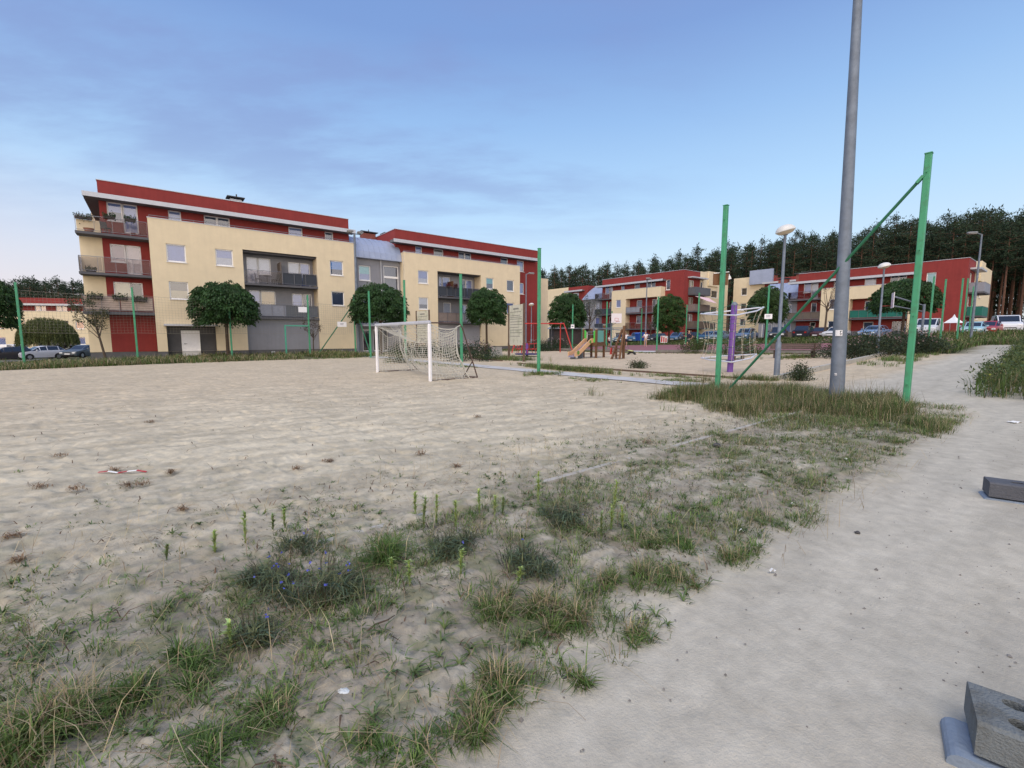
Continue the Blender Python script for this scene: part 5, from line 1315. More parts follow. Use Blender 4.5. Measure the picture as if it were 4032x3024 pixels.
# awning on C's end balcony
r = thing('awning', 'pale pink sunshade tilted over the middle block end balcony', 'awning', P(65.35+4.6, 40.53-1.2, 7.6, z=-.2), ANG-PI/2)
mb = MB(); mb.add([(0, -2.0, .55), (0, 2.2, .45), (1.6, 1.9, -.55), (1.5, -.8, -.30), (0, -2.0, .52), (0, 2.2, .42), (1.6, 1.9, -.58), (1.5, -.8, -.33)], [(0, 1, 2, 3), (7, 6, 5, 4), (0, 3, 7, 4), (1, 5, 6, 2), (2, 6, 7, 3), (0, 4, 5, 1)]); mb.build('cloth', mat('pink_cloth', (.70, .50, .55), .8, .05), r)
mb = MB(); mb.tube([(.1, 0, -.75), (.1, 0, .47)], .025, 6); mb.build('pole', M_WHITE, r)
# small shed-like bin store roof behind the slide
r = thing('bin_shelter', 'low shelter with a grey roof beyond the slide tower', 'shelter', (9.5, 73.5, .2), R(8))
mb = MB(); mb.prism([(-3.6, 2.5), (3.8, 2.5), (3.2, 2.9), (-1.0, 3.7), (-3.0, 2.9)], -2, 2); mb.build('roof', mat('grey_shingle', (.22, .23, .27), .8, .12, 3.), r)
mb = MB(); mb.box(-3.2, 3.2, -1.6, 1.6, -.2, 2.498); mb.build('wall', mat('dark_boarding', (.06, .045, .045), .85, .2, 4.), r)
flat_sign('notice_sign', 'cream square notice on the dark shelter beyond the slide', (11.3, 70.6, 1.6), R(5), .95, 1.1, mat('cream_notice', (.62, .56, .48), .7, .05))
flat_sign('warning_sign', 'red and white notice board on the grass, under the middle round tree', (20.3, 60.6, 1.15), R(-10), .9, .9, M_WHITE)
mb = MB()
for a in range(3): mb.box(-.38+a*.28, -.2+a*.28, -.02, -.0125, -.38, .38-.12*a)
mb.build('print', mat('sign_red', (.5, .05, .05), .6), bpy.data.objects['warning_sign'])
# bike stands, pale yellow
st0 = None
for k in range(5):
    x, y = cz(2150+k*46 if k < 4 else 2440, 53.5)
    if st0 is None:
        st0 = thing('bike_stand', 'pale yellow tubular stand on the grass behind the court', 'bike stand', gpos(x, y), R(20), 'yellow stands behind the court')
        mb = MB(); mb.tube([(-.55, 0, -.2), (-.55, 0, .8), (-.45, 0, .9), (.45, 0, .9), (.55, 0, .8), (.55, 0, -.2)], .035, 7); mb.build('tube', mat('pale_yellow_tube', (.50, .47, .22), .5), st0)
    else: o = dup(st0); o.location = gpos(x, y)

# ------------------------------------------------------------------ people
def skin_chain(name, joints, edges, m, parent, root=0, sub=2):
    me = bpy.data.meshes.new(name); me.from_pydata([j[0] for j in joints], edges, []); me.materials.append(m)
    o = bpy.data.objects.new(name, me); COL.objects.link(o); o.parent = parent
    o.modifiers.new('skin', 'SKIN')
    if not me.skin_vertices: me.skin_vertices.new()
    for i, j in enumerate(joints):
        me.skin_vertices[0].data[i].radius = j[1] if isinstance(j[1], tuple) else (j[1], j[1])
    me.skin_vertices[0].data[root].use_root = True
    sm = o.modifiers.new('smooth', 'SUBSURF'); sm.levels = sub; sm.render_levels = sub
    return o
def person(loc, rz, label, h, shirt, legs_m, pose, hairc=(.03, .02, .015)):
    r = thing('person', label, 'person', loc, rz)
    k = h/1.75
    S = lambda *p: Vector(p)*k
    J = dict(pel=(S(0, 0, .93), .115*k), bel=(S(0, 0, 1.08), .105*k), che=(S(0, -.01, 1.30), .13*k), nk=(S(0, 0, 1.47), .055*k), hd0=(S(0, -.015, 1.55), .075*k), hd1=(S(0, -.02, 1.65), .092*k), hd2=(S(0, -.01, 1.73), .06*k))
    J['sL'] = (S(.17, 0, 1.41), .055*k); J['sR'] = (S(-.17, 0, 1.41), .055*k); J['hL'] = (S(.09, 0, .88), .085*k); J['hR'] = (S(-.09, 0, .88), .085*k)
    P_ = pose
    for n, q in P_.items(): J[n] = (S(*q[0]), q[1]*k)
    names = list(J); idx = {n: i for i, n in enumerate(names)}
    E_ = [('pel', 'bel'), ('bel', 'che'), ('che', 'nk'), ('nk', 'hd0'), ('hd0', 'hd1'), ('hd1', 'hd2'), ('che', 'sL'), ('sL', 'eL'), ('eL', 'wL'), ('wL', 'fL'), ('che', 'sR'), ('sR', 'eR'), ('eR', 'wR'), ('wR', 'fR'),
          ('pel', 'hL'), ('hL', 'kL'), ('kL', 'aL'), ('aL', 'tL'), ('pel', 'hR'), ('hR', 'kR'), ('kR', 'aR'), ('aR', 'tR')]
    skin_chain('body', [J[n] for n in names], [(idx[a], idx[b]) for a, b in E_], M_SKIN, r)
    mid = lambda a, b, u: J[a][0].lerp(J[b][0], u)
    sj = [(J['pel'][0]+S(0, 0, -.03), .135*k), (J['bel'][0], .125*k), (J['che'][0], .148*k), (J['nk'][0]-S(0, 0, .05), .075*k), (J['sL'][0], .072*k), (mid('sL', 'eL', .75), .066*k), (J['sR'][0], .072*k), (mid('sR', 'eR', .75), .066*k)]
    skin_chain('shirt', sj, [(0, 1), (1, 2), (2, 3), (2, 4), (4, 5), (2, 6), (6, 7)], shirt, r)
    tj = [(J['pel'][0]+S(0, 0, .02), .125*k), (J['hL'][0], .098*k), (mid('hL', 'kL', .85), .083*k), (J['hR'][0], .098*k), (mid('hR', 'kR', .85), .083*k)]
    skin_chain('shorts', tj, [(0, 1), (1, 2), (0, 3), (3, 4)], legs_m, r)
    skin_chain('hair', [(J['hd1'][0]+S(0, .03, .03), .092*k), (J['hd2'][0]+S(0, .015, .0), .078*k)], [(0, 1)], mat('hair_dark', hairc, .8, .2), r)
    for sd in ('L', 'R'):
        skin_chain('shoe', [(J['a'+sd][0]-S(0, -.03, .03), .045*k), (J['t'+sd][0]-S(0, 0, .005), .042*k)], [(0, 1)], mat('shoe_white', (.6, .6, .6), .6), r)
    return r
stand = dict(eL=((.23, .02, 1.14), .042), wL=((.16, -.16, 1.05), .032), fL=((.10, -.24, 1.08), .03), eR=((-.23, .02, 1.14), .042), wR=((-.14, -.18, 1.10), .032), fR=((-.06, -.24, 1.13), .03),
             kL=((.10, -.01, .50), .062), aL=((.10, .02, .09), .043), tL=((.11, -.14, .05), .035), kR=((-.10, -.01, .50), .062), aR=((-.11, .02, .09), .043), tR=((-.13, -.14, .05), .035))
run = dict(eL=((.24, .20, 1.22), .042), wL=((.22, .05, 1.02), .032), fL=((.20, -.04, .98), .03), eR=((-.24, -.16, 1.18), .042), wR=((-.20, -.36, 1.24), .032), fR=((-.18, -.44, 1.28), .03),
           kL=((.09, -.30, .62), .062), aL=((.09, -.12, .25), .043), tL=((.10, -.28, .20), .035), kR=((-.09, .10, .48), .062), aR=((-.09, .38, .28), .043), tR=((-.09, .42, .14), .035))
reach = dict(stand); reach.update(eR=((-.40, -.10, 1.36), .042), wR=((-.62, -.2, 1.32), .032), fR=((-.74, -.24, 1.30), .03))
M_WS = mat('white_cloth', (.70, .69, .70), .85, .05); M_NAVY = mat('navy_cloth', (.02, .018, .04), .85, .1); M_BEIGE = mat('beige_cloth', (.42, .34, .26), .85, .08)
person(gpos(15.85, 53.8), R(-10), 'person in a white long shirt standing beside the green court post', 1.75, M_WS, M_BEIGE, stand)
person(gpos(15.7, 40.2), R(-70), 'person in dark sports clothes running on the court', 1.75, M_NAVY, M_NAVY, run)
person(gpos(11.6, 54.0), R(30), 'young person in a white top and dark shorts left of the white backboard', 1.45, M_WS, M_NAVY, stand)
person(gpos(14.05, 56.0), R(170), 'person behind the climbing frame stretching out one arm', 1.75, M_WS, M_NAVY, reach)

# ------------------------------------------------------------------ concrete blocks in the foreground
def drilled_block(name, label, loc, rz, l, wd, h, m, holes, hr, slab=None):
    r = thing(name, label, 'concrete block', loc, rz)
    z0 = 0. if slab is None else slab[2]
    # top sheet with round holes: ring of quads per hole cell
    mb = MB(); b = .012
    hxs = sorted(set(q[0] for q in holes)); hys = sorted(set(q[1] for q in holes)); zt = z0+h
    xs = [0.]+[(a+c)/2 for a, c in zip(hxs, hxs[1:])]+[l]; ys = [b]+[(a+c)/2 for a, c in zip(hys, hys[1:])]+[wd-b]
    for hx, xa, xb in zip(hxs, xs, xs[1:]):
        for hy, ya, yb in zip(hys, ys, ys[1:]):
            n = 32; ring = []; outer = []
            angs = sorted([2*PI*i/28 for i in range(28)]+[math.atan2(cy-hy, cx-hx) % (2*PI) for cx in (xa, xb) for cy in (ya, yb)])
            n = len(angs)
            for a in angs:
                c, s_ = math.cos(a), math.sin(a)
                ring.append((hx+hr[0]*c, hy+hr[1]*s_, zt))
                tx = ((xb-hx) if c > 0 else (hx-xa))/max(abs(c), 1e-6); ty = ((yb-hy) if s_ > 0 else (hy-ya))/max(abs(s_), 1e-6); q = min(tx, ty)
                outer.append((hx+q*c, hy+q*s_, zt))
            low = [(x, y, zt-.11) for x, y, _ in ring]
            mb.add(ring+outer+low, [(i, (i+1) % n, n+(i+1) % n, n+i) for i in range(n)]+[(i, 2*n+i, 2*n+(i+1) % n, (i+1) % n) for i in range(n)]+[tuple(range(2*n, 3*n))])
    mb.add([(0, b, zt), (l, b, zt), (l, 0, zt-b), (0, 0, zt-b), (l, 0, z0), (0, 0, z0)], [(0, 3, 2, 1), (3, 5, 4, 2)])
    mb.add([(0, wd-b, zt), (l, wd-b, zt), (l, wd, zt-b), (0, wd, zt-b), (l, wd, z0), (0, wd, z0)], [(0, 1, 2, 3), (3, 2, 4, 5)])
    for x in (0, l): mb.add([(x, b, zt), (x, 0, zt-b), (x, 0, z0), (x, wd, z0), (x, wd, zt-b), (x, wd-b, zt)], [(0, 1, 2, 3, 4, 5)])
    mb.build('block', m, r)
    if slab:
        x0, x1, hh, y0, y1 = slab
        q = MB(); n = 8; poly = []
        rr_ = hh/2
        for i in range(n+1): a = PI/2+PI*i/n; poly.append((x0+rr_+rr_*math.cos(a), rr_+rr_*math.sin(a)))
        for i in range(n+1): a = -PI/2+PI*i/n; poly.append((x1-rr_+rr_*math.cos(a), rr_+rr_*math.sin(a)))
        q.prism([(x, z-.015) for x, z in poly], y0, y1); q.build('base_slab', mat('blue_grey_slab', (.19, .235, .30), .7, .12, 8., .25, 60), r)
    return r
M_BLOCK = mat('olive_concrete', (.135, .15, .155), .9, .18, 7., .7, 110, dirt=(.085, .082, .068))
drilled_block('concrete_block', 'grey fence foot block with round holes, cut by the bottom right corner', (1.640, 1.455, .0), R(-39), .75, .255, .125, M_BLOCK, [(hx, hy) for hx in (.118, .30, .48, .65) for hy in (.075, .185)], (.034, .027), (-.07, .72, .075, -.02, .19))
drilled_block('concrete_block', 'dark fence foot block on a thin slab at the right of the dirt path', (4.46, 4.09, .01), R(-36), .75, .24, .135, M_DCONC, [(.2, .12), (.38, .12), (.56, .12)], (.05, .028), (-.03, .62, .05, -.01, .23))
# ------------------------------------------------------------------ foliage kit
def leaf_quads(c, nrm, ln, wd, col, r):
    """one bent-free leaf quad per centre: c (n,3), hanging direction nrm (n,3)"""
    n = len(c)
    d = nrm/np.maximum(np.linalg.norm(nrm, axis=1, keepdims=True), 1e-6)
    rv = r.normal(size=(n, 3)); sd = np.cross(d, rv); sd /= np.maximum(np.linalg.norm(sd, axis=1, keepdims=True), 1e-6)
    L_ = (ln*r.uniform(.7, 1.3, n))[:, None]; W_ = (wd*r.uniform(.7, 1.3, n))[:, None]
    v = np.stack([c-d*L_*.5, c+sd*W_*.5, c+d*L_*.5, c-sd*W_*.5], 1).reshape(-1, 3)
    q = np.arange(4*n).reshape(n, 4)
    return v, q, np.repeat(col, 4, axis=0)
def blades(pos, az, h, bend, w, col, tipcol=None, up=None):
    """curved grass blades: 2 quads each"""
    n = len(pos)
    ca, sa = np.cos(az), np.sin(az)
    dirv = np.stack([ca, sa, np.zeros(n)], 1); side = np.stack([-sa, ca, np.zeros(n)], 1)
    zv = np.zeros((n, 3)); zv[:, 2] = 1
    h = np.asarray(h)[:, None]; b = np.asarray(bend)[:, None]; w = np.asarray(w)[:, None]
    p0 = pos; p1 = pos+zv*h*.55+dirv*b*h*.28; p2 = pos+zv*h*(1-.35*np.minimum(b, 1.6))+dirv*b*h*.95
    v = np.stack([p0-side*w*.5, p0+side*w*.5, p1-side*w*.45, p1+side*w*.45, p2-side*w*.06, p2+side*w*.06], 1).reshape(-1, 3)
    i = np.arange(n)[:, None]*6
    q = np.concatenate([i+np.array([[0, 1, 3, 2]]), i+np.array([[2, 3, 5, 4]])], 0)
    if tipcol is None: tipcol = col
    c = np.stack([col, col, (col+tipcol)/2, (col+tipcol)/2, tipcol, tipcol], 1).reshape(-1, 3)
    return v, q, c
class Cloud:
    def __init__(s): s.v = []; s.q = []; s.c = []; s.n = 0
    def add(s, v, q, c):
        s.v.append(v); s.q.append(q+s.n); s.c.append(c); s.n += len(v)
    def mesh(s, name, m): return np_mesh(name, np.concatenate(s.v), np.concatenate(s.q), np.clip(np.concatenate(s.c), .002, 1), m)
def tint(n, base, r, var=.25, hue=.12):
    k = r.uniform(1-var, 1+var, (n, 1)); hshift = r.uniform(-hue, hue, (n, 1))
    c = np.array(base)[None]*k; c = c*np.concatenate([1+hshift, np.ones((n, 1)), 1-hshift], 1)
    return c

# ------------------------------------------------------------------ round headed trees
def round_crown(seed, rx, rz, base=(.032, .074, .022), flat=.62):
    r = np.random.default_rng(seed); cl = Cloud()
    nC = 620
    # clumps over the dome, drooping outwards in layers; a few inside
    th = r.uniform(0, 2*PI, nC); u = r.uniform(-flat, 1, nC)
    rad = np.sqrt(np.maximum(1-u*u, .0)); sh = r.uniform(.90, 1.03, nC)*(1+.045*np.sin(th*3+seed)+.035*np.sin(th*5+u*4))
    inner = r.random(nC) < .22; sh = np.where(inner, sh*r.uniform(.35, .8, nC), sh)
    cx_, cy_, cz_ = rx*rad*np.cos(th)*sh, rx*rad*np.sin(th)*sh, rz*u*sh
    lite = r.uniform(.55, 1.45, nC)
    for i in range(nC):
        k = int(r.integers(30, 50))
        out = np.array([math.cos(th[i]), math.sin(th[i]), 0])
        a = r.uniform(0, 2*PI, k); q = np.sqrt(r.random(k))*r.uniform(.24, .44)
        px_ = np.stack([np.cos(a)*q, np.sin(a)*q, -.45*q*q/.3+r.normal(0, .05, k)], 1)
        tilt = .55*(1-abs(u[i]))
        px_[:, 2] -= (px_[:, 0]*out[0]+px_[:, 1]*out[1])*tilt*1.2
        c = px_+np.array([cx_[i], cy_[i], cz_[i]])
        d = np.stack([px_[:, 0]*.8+out[0]*.5, px_[:, 1]*.8+out[1]*.5, -.55-r.random(k)*.6], 1)
        cl.add(*leaf_quads(c, d, .17, .085, tint(k, base, r, .25, .12)*lite[i], r))
    return cl.mesh('crown', M_LEAF)
def round_trunk(seed, h, rz):
    r = random.Random(seed); mb = MB()
    mb.tube([(0, 0, -.3), (.03, 0, .5), (0, .02, h)], [.16, .12, .105], 9)
    for k in range(8):
        a = k*2*PI/8+r.random()*.4; l = r.uniform(.8, 1.7)
        mb.tube([(0, 0, h-.06), (math.cos(a)*l*.45, math.sin(a)*l*.45, h+.35+r.random()*.3), (math.cos(a)*l, math.sin(a)*l, h+.75+r.random()*.9)], [.06, .04, .015], 6)
    return mb
def round_tree(x, y, label, w, h, zc, seed, z=None, base=(.032, .074, .022), flat=.62):
    z = float(hz(x, y)) if z is None else z
    r = thing('round_tree', label, 'tree', (x, y, z), random.Random(seed).random()*6, 'round headed trees')
    c = link('crown', round_crown(seed, w/2*.76, h/2*1.04, base, flat), r); c.location = (0, 0, zc-h*.02)
    round_trunk(seed, zc-h*.36, h/2).build('trunk', M_BARK, r, True)
    return r
def ptree(px, py_top, py_bot, wpx, Y, label, seed, **k):
    x = (px-2016)/F_PX*Y; gz = float(hz(x, Y))
    zt = CAM_H+(1324-py_top)/F_PX*Y; zb = CAM_H+(1324-py_bot)/F_PX*Y; w = wpx/F_PX*Y
    return round_tree(x, Y, label, w, zt-zb, (zt+zb)/2-gz, seed, **k)
ptree(901, 1118, 1303, 280, 33.6, 'round headed tree before the grey loggia of the long block', 11)
ptree(1503, 1124, 1292, 262, 39.0, 'wide round tree beside the stair link, left of the goal', 12)
ptree(1917, 1139, 1297, 186, 47.5, 'round tree with a bare straight trunk, left of the notice board', 13)
ptree(2232, 1158, 1310, 176, 53.0, 'round tree behind the swing and the slide', 14)
ptree(2630, 1163, 1308, 146, 61.0, 'bright green ball shaped tree before the red corner of the middle block', 15, base=(.040, .085, .020), flat=.85)
ptree(3008, 1137, 1280, 172, 52.0, 'broad green tree behind the net climber and lamp pole', 16, base=(.040, .078, .022), flat=.8)
ptree(3543, 1106, 1250, 262, 39.0, 'loose dark tree in front of the right block, with wires before it', 17)
ptree(-30, 1098, 1318, 235, 37.0, 'dark round tree cut off by the left edge', 18)

# ------------------------------------------------------------------ small thin trees
def thin_tree(loc, label, h, lean, seed, spread, nl, base=(.05, .06, .025)):
    r = random.Random(seed); g_ = np.random.default_rng(seed)
    o = thing('thin_tree', label, 'tree', loc)
    mb = MB(); lx = lean*h
    mb.tube([(0, 0, -.2), (lx*.3, 0, h*.3), (lx*.55, .02, h*.55)], [.055*h/3, .045*h/3, .035*h/3], 7)
    tips = []
    for k in range(13):
        a = r.random()*2*PI; u = r.uniform(.35, .56); p0 = Vector((lx*u, 0, h*u)); l = spread*r.uniform(.5, 1.)
        p2 = p0+Vector((math.cos(a)*l+lx*.25, math.sin(a)*l, h*r.uniform(.12, .45))); p1 = (p0+p2)/2+Vector((0, 0, -.08))
        mb.tube([p0, p1, p2], [.02*h/3, .013*h/3, .005], 5)
        for q in range(3):
            u2 = r.uniform(.4, 1); b = p1.lerp(p2, u2); e = b+Vector((r.uniform(-.4, .4), r.uniform(-.4, .4), r.uniform(-.1, .35)))*spread*.7
            mb.tube([b, e], [.008, .004], 4); tips += [e, (b+e)/2, p2]
    mb.build('trunk', M_BARK, o)
    T = np.array([list(t) for t in tips]); ii = g_.integers(0, len(T), nl)
    c = T[ii]+g_.normal(0, .11*spread, (nl, 3)); d = g_.normal(size=(nl, 3)); d[:, 2] -= .5
    cl = Cloud(); cl.add(*leaf_quads(c, d, .12, .06, tint(nl, base, g_, .35, .2), g_))
    link('crown', cl.mesh('crown', M_LEAF), o)
thin_tree((-27.2, 30.3, -.15), 'small leaning tree with a sparse dark crown at the corner balconies', 4.3, -.22, 3, 1.25, 1500)
thin_tree((-16.2, 36.9, 0), 'young bare looking tree with reddish leaves by the gate frame', 2.9, .02, 5, .85, 260, (.055, .035, .025))
thin_tree((37.5, 54.5, 1.4), 'thin climbing tree with brown leaves at the corner of the right block', 7.0, .03, 8, 1.6, 500, (.06, .045, .04))
thin_tree((11.2, 66., .2), 'grey green slender tree before the blue sheet roof', 7.6, .02, 9, 1.9, 2600, (.09, .10, .075))
thin_tree((21.5, 70.5, .4), 'thin young tree against the middle block pillar', 5.0, .02, 10, 1., 400)
# willow
def willow(loc, label, w, h):
    o = thing('willow_tree', label, 'tree', loc); g_ = np.random.default_rng(77); cl = Cloud()
    for i in range(900):
        a = g_.uniform(0, 2*PI); q = math.sqrt(g_.random())**.8; x, y = math.cos(a)*q*w/2, math.sin(a)*q*w/2*.8
        zt = h*(.50+.50*math.sqrt(max(0, 1-q*q)))+g_.normal(0, .12); ln = g_.uniform(.55, .95)*(zt-1.1)*(.6+.4*q)
        n = int(ln/.055)+4; u = np.linspace(0, 1, n)
        out = u**.7*.25
        c = np.stack([x+math.cos(a)*out*1.2+g_.normal(0, .04, n), y+math.sin(a)*out+g_.normal(0, .04, n), zt-u*ln], 1)
        d = np.stack([g_.normal(0, .35, n), g_.normal(0, .35, n), -np.ones(n)], 1)
        cl.add(*leaf_quads(c, d, .24, .05, tint(n, (.105, .125, .042), g_, .25)*g_.uniform(.6, 1.3), g_))
    link('crown', cl.mesh('crown', M_LEAF), o)
    mb = MB(); mb.tube([(0, 0, -.4), (.1, 0, 1.0), (0, 0, h*.6)], [.25, .2, .12], 8)
    for k in range(6): a = k*1.05; mb.tube([(.05, 0, h*.45), (math.cos(a)*w*.15, math.sin(a)*w*.15, h*.72), (math.cos(a)*w*.3, math.sin(a)*w*.3, h*.8)], [.09, .06, .03], 6)
    mb.build('trunk', M_BARK, o)
willow(gpos(-61.9, 60.5), 'weeping willow drooping over the cars at the left', 6.4, 5.3)

# ------------------------------------------------------------------ pines
def pine_mesh(seed, h, crown0, spread):
    r = np.random.default_rng(seed); cl = Cloud(); mb = MB()
    lx = r.normal(0, .25)
    mb.tube([(0, 0, -1.), (lx*.3, 0, h*.4), (lx, 0, h*.95)], [.24, .18, .05], 7)
    nb = int(46)
    for i in range(nb):
        u = crown0+(1-crown0)*(i/nb)**.9; z = h*u; a = r.uniform(0, 2*PI)
        prof = math.sin(PI*min(1, ((u-crown0)/(1-crown0)*.80+.20)))**.75
        l = spread*prof*r.uniform(.55, 1.15)+.25
        rise = r.uniform(-.1, .35)*l
        ex, ey, ez = math.cos(a)*l+lx*u, math.sin(a)*l, z+rise
        if r.random() < .8: mb.tube([(lx*u, 0, z), (ex, ey, ez)], [.055, .02], 4)
        m = max(2, int(l/.55))
        for k in range(m):
            f = (k+.8)/m; c0 = np.array([lx*u+(ex-lx*u)*f, ey*f, z+rise*f+.15])
            n = int(r.integers(18, 28)); c = c0+r.normal(0, 1, (n, 3))*np.array([.42, .42, .17])
            d = r.normal(size=(n, 3)); d[:, 2] = np.abs(d[:, 2])*.8+.2
            cl.add(*leaf_quads(c, d, .42, .11, tint(n, (.034, .058, .030), r, .3, .12)*r.uniform(.6, 1.45), r))
    n = 26; c = np.array([lx, 0, h])+r.normal(0, 1, (n, 3))*np.array([.22, .22, .55]); d = r.normal(size=(n, 3))*.6; d[:, 2] = 1
    cl.add(*leaf_quads(c, d, .5, .16, tint(n, (.026, .045, .024), r, .3, .12), r))
    return mb, cl.mesh('crown', M_NEEDLE)
PINES = []
for k, (h, c0, spd) in enumerate([(22, .42, 2.6), (20.5, .38, 2.4), (23.5, .48, 2.8), (19, .35, 2.3), (21.5, .55, 2.5), (24.5, .45, 2.4), (18, .30, 2.6), (19, .07, 3.0), (21, .12, 2.9)]):
    mb, cm = pine_mesh(100+k, h, c0, spd); PINES.append((h, mb, cm))
pine_proto = {}
def pine(x, y, k, sc, label, group):
    z = float(hz(x, y))
    if k not in pine_proto:
        h, mb, cm = PINES[k]
        o = thing('pine_tree', label, 'tree', (x, y, z), 0, group); mb.build('trunk', M_PINEBARK, o); link('crown', cm, o); pine_proto[k] = o
    else: o = dup(pine_proto[k])
    o.location = (x, y, z); o.rotation_euler[2] = random.random()*6.28; o.scale = (sc*1.05, sc*1.05, sc); o['label'] = label; o['group'] = group
    return o
rp = random.Random(21)
def top_y(px):   # skyline of the wood in the photo, full-size rows
    xs = [2140, 2250, 2400, 2560, 2700, 2800, 2950, 3100, 3250, 3400, 3550, 3700, 3850, 4032, 4400]; ys = [1084, 1066, 1054, 1044, 1020, 994, 968, 955, 935, 909, 884, 866, 858, 844, 832]
    return float(np.interp(px, xs, ys))
rows = [(0, 38), (4, 42), (9, 44), (14, 46), (20, 50), (27, 50)]
for ri, (off, cnt) in enumerate(rows):
    for i in range(cnt):
        u = (i+.5*(ri % 2)+rp.uniform(-.3, .3))/cnt
        px = 2105+u*2250
        Y = np.interp(px, [2100, 2700, 3200, 3700, 4100, 4400], [128, 108, 92, 80, 70, 62])+off+rp.uniform(-1.5, 1.5)
        x = (px-2016)/F_PX*Y; gz = float(hz(x, Y))
        ht = CAM_H+(1324-top_y(px))/F_PX*(Y-off*.35)-gz+rp.uniform(-1.5, .9)-(.8 if ri == 0 else 0)+(rp.uniform(0, 1.8) if rp.random() < .2 else 0)
        far = px < 3000
        k = rp.choice([0, 1, 3, 5, 6] if far else [0, 2, 4, 5, 2]) if ri < 2 else (rp.choice([6, 7, 8]) if far or ri > 2 else rp.choice([0, 2, 7, 8]))
        pine(x, Y, k, ht/PINES[k][0], 'dark pine in the dense wood behind the middle apartment block' if far else 'tall pine with bare brown trunk in the wood behind the right block', 'pines behind the middle block' if far else 'pines behind the right block')
for ri in range(3):
    for i in range(32):
        px = -330+i*28+rp.uniform(-9, 9)+ri*12; Y = 118+ri*7+rp.uniform(-2, 2); x = (px-2016)/F_PX*Y; gz = float(hz(x, Y))
        top = 1118+rp.uniform(-16, 14)+(12 if px > 260 else 0)
        k = rp.choice([8, 6, 7] if ri == 0 else [7, 8, 6]); ht = CAM_H+(1324-top)/F_PX*Y-gz
        pine(x, Y, k, ht/PINES[k][0], 'dark conifer in the wood beyond the distant left block', 'conifers behind the distant left block')

# ------------------------------------------------------------------ bushes
def bush_mesh(seed, rx, ry, h, n, base, flower=None, nf=0, leaf=(.10, .055)):
    r = np.random.default_rng(seed); cl = Cloud()
    nC = max(8, n//55)
    for i in range(nC):
        a = r.uniform(0, 2*PI); q = math.sqrt(r.random()); z = h*(.15+.80*r.random()*math.sqrt(max(.05, 1-q*q)))
        c0 = np.array([math.cos(a)*rx*q, math.sin(a)*ry*q, z]); k = n//nC
        c = c0+r.normal(0, 1, (k, 3))*np.array([.22, .22, .17])*max(.5, h); c[:, 2] = np.abs(c[:, 2])
        d = r.normal(size=(k, 3)); d[:, 2] -= .2
        cl.add(*leaf_quads(c, d, leaf[0], leaf[1], tint(k, base, r, .3, .15)*r.uniform(.6, 1.4), r))
    if nf:
        a = r.uniform(0, 2*PI, nf); q = np.sqrt(r.random(nf)); z = h*(.45+.62*np.sqrt(np.maximum(.03, 1-q*q))*r.uniform(.7, 1.05, nf))
        c = np.stack([np.cos(a)*rx*q*1.1, np.sin(a)*ry*q*1.1, z], 1)
        for t in range(3): cl.add(*leaf_quads(c, r.normal(size=(nf, 3)), .085, .08, tint(nf, flower, r, .2, .05), r))
    return cl.mesh('leaves', M_LEAF)
def bush(name, label, loc, rx, ry, h, n, base, flower=None, nf=0, seed=1, group=None, stems=True, leaf=(.10, .055), rz=0.):
    o = thing(name, label, 'bush', loc, rz, group)
    link('foliage', bush_mesh(seed, rx, ry, h, n, base, flower, nf, leaf), o)
    if stems:
        mb = MB(); rr = random.Random(seed)
        for k in range(14):
            a = rr.random()*6.28; mb.tube([(math.cos(a)*rx*.3, math.sin(a)*ry*.3, -.1), (math.cos(a)*rx*.7, math.sin(a)*ry*.7, h*rr.uniform(.5, .95))], [.012, .006], 4)
        mb.build('stem', M_BARK, o)
    return o
RB = (.030, .052, .026); RF = (.42, .34, .33)
for i, (x, y, rx, h, nf, lb) in enumerate([(-2.6, 28.6, 1.55, 1.25, 90, 'dark rose bush right of the goal net, at the grassy corner'), (-5.6, 33.5, 1.6, 1.25, 80, 'rose bush seen through the goal net'), (-8.6, 38.2, 1.7, 1.1, 60, 'brownish rose bush behind the left part of the goal net'),
        (4.6, 47.8, 1.3, 1.3, 60, 'rose bush under the red end wall, behind the swing'), (2.8, 46.8, 1.2, 1.2, 50, 'rose bush behind the carousel')]):
    bush('rose_bush', lb, (x, y, float(hz(x, y))), rx, rx*.8, h, 3200, RB, RF, nf, 30+i, 'rose bushes round the playground')
for i, (s, t, rx, h) in enumerate([(29.5, 7.6, 1.3, 1.25), (31.6, 6.6, 1.5, 1.35), (33.6, 7.6, 1.5, 1.45), (35.5, 6.3, 1.6, 1.45), (37.8, 6.6, 1.6, 1.5), (34.2, 5.4, 1.5, 1.2)]):
    p = P(s, t+.6)
    bush('rose_bush', ['low rose bush at the left end of the hedge by the big mast', 'rose bush of the hedge just left of the second dome lamp', 'rose bush of the hedge behind the second dome lamp', 'rose bush of the hedge left of the tallest green post', 'dark rose bush of the hedge behind the tallest green post', 'front rose bush of the hedge beside the dirt path'][i], p, rx, rx*.9, h*.9, 3000, (.034, .050, .024), (.34, .24, .23), 42, 50+i, 'rose hedge beyond the playground')
for i, (x, y, h, lb) in enumerate([(14.4, 35.6, 1.2, 'green bush with white blossoms at the gap of the low wall'), (15.8, 31.2, 1.15, 'bush with cream blossoms behind the net climber')]):
    bush('blossom_bush', lb, (x, y, float(hz(x, y))), 1.15, .9, h, 2600, (.055, .082, .022), (.62, .60, .42), 26, 70+i, 'blossoming bushes by the low wall')
bush('weed_bush', 'dense dark weed bush at the playground kerb, beside the dome lamp', (9.55, 14.95, .09), .26, .26, .55, 1700, (.040, .062, .026), None, 0, 80, None, True, (.07, .025))
bush('weed_bush', 'leafy green weed bush in the goal, near its left post', (-6.6, 26.4, .0), .8, .6, .75, 1500, (.06, .095, .03), None, 0, 81, None, True, (.08, .03))
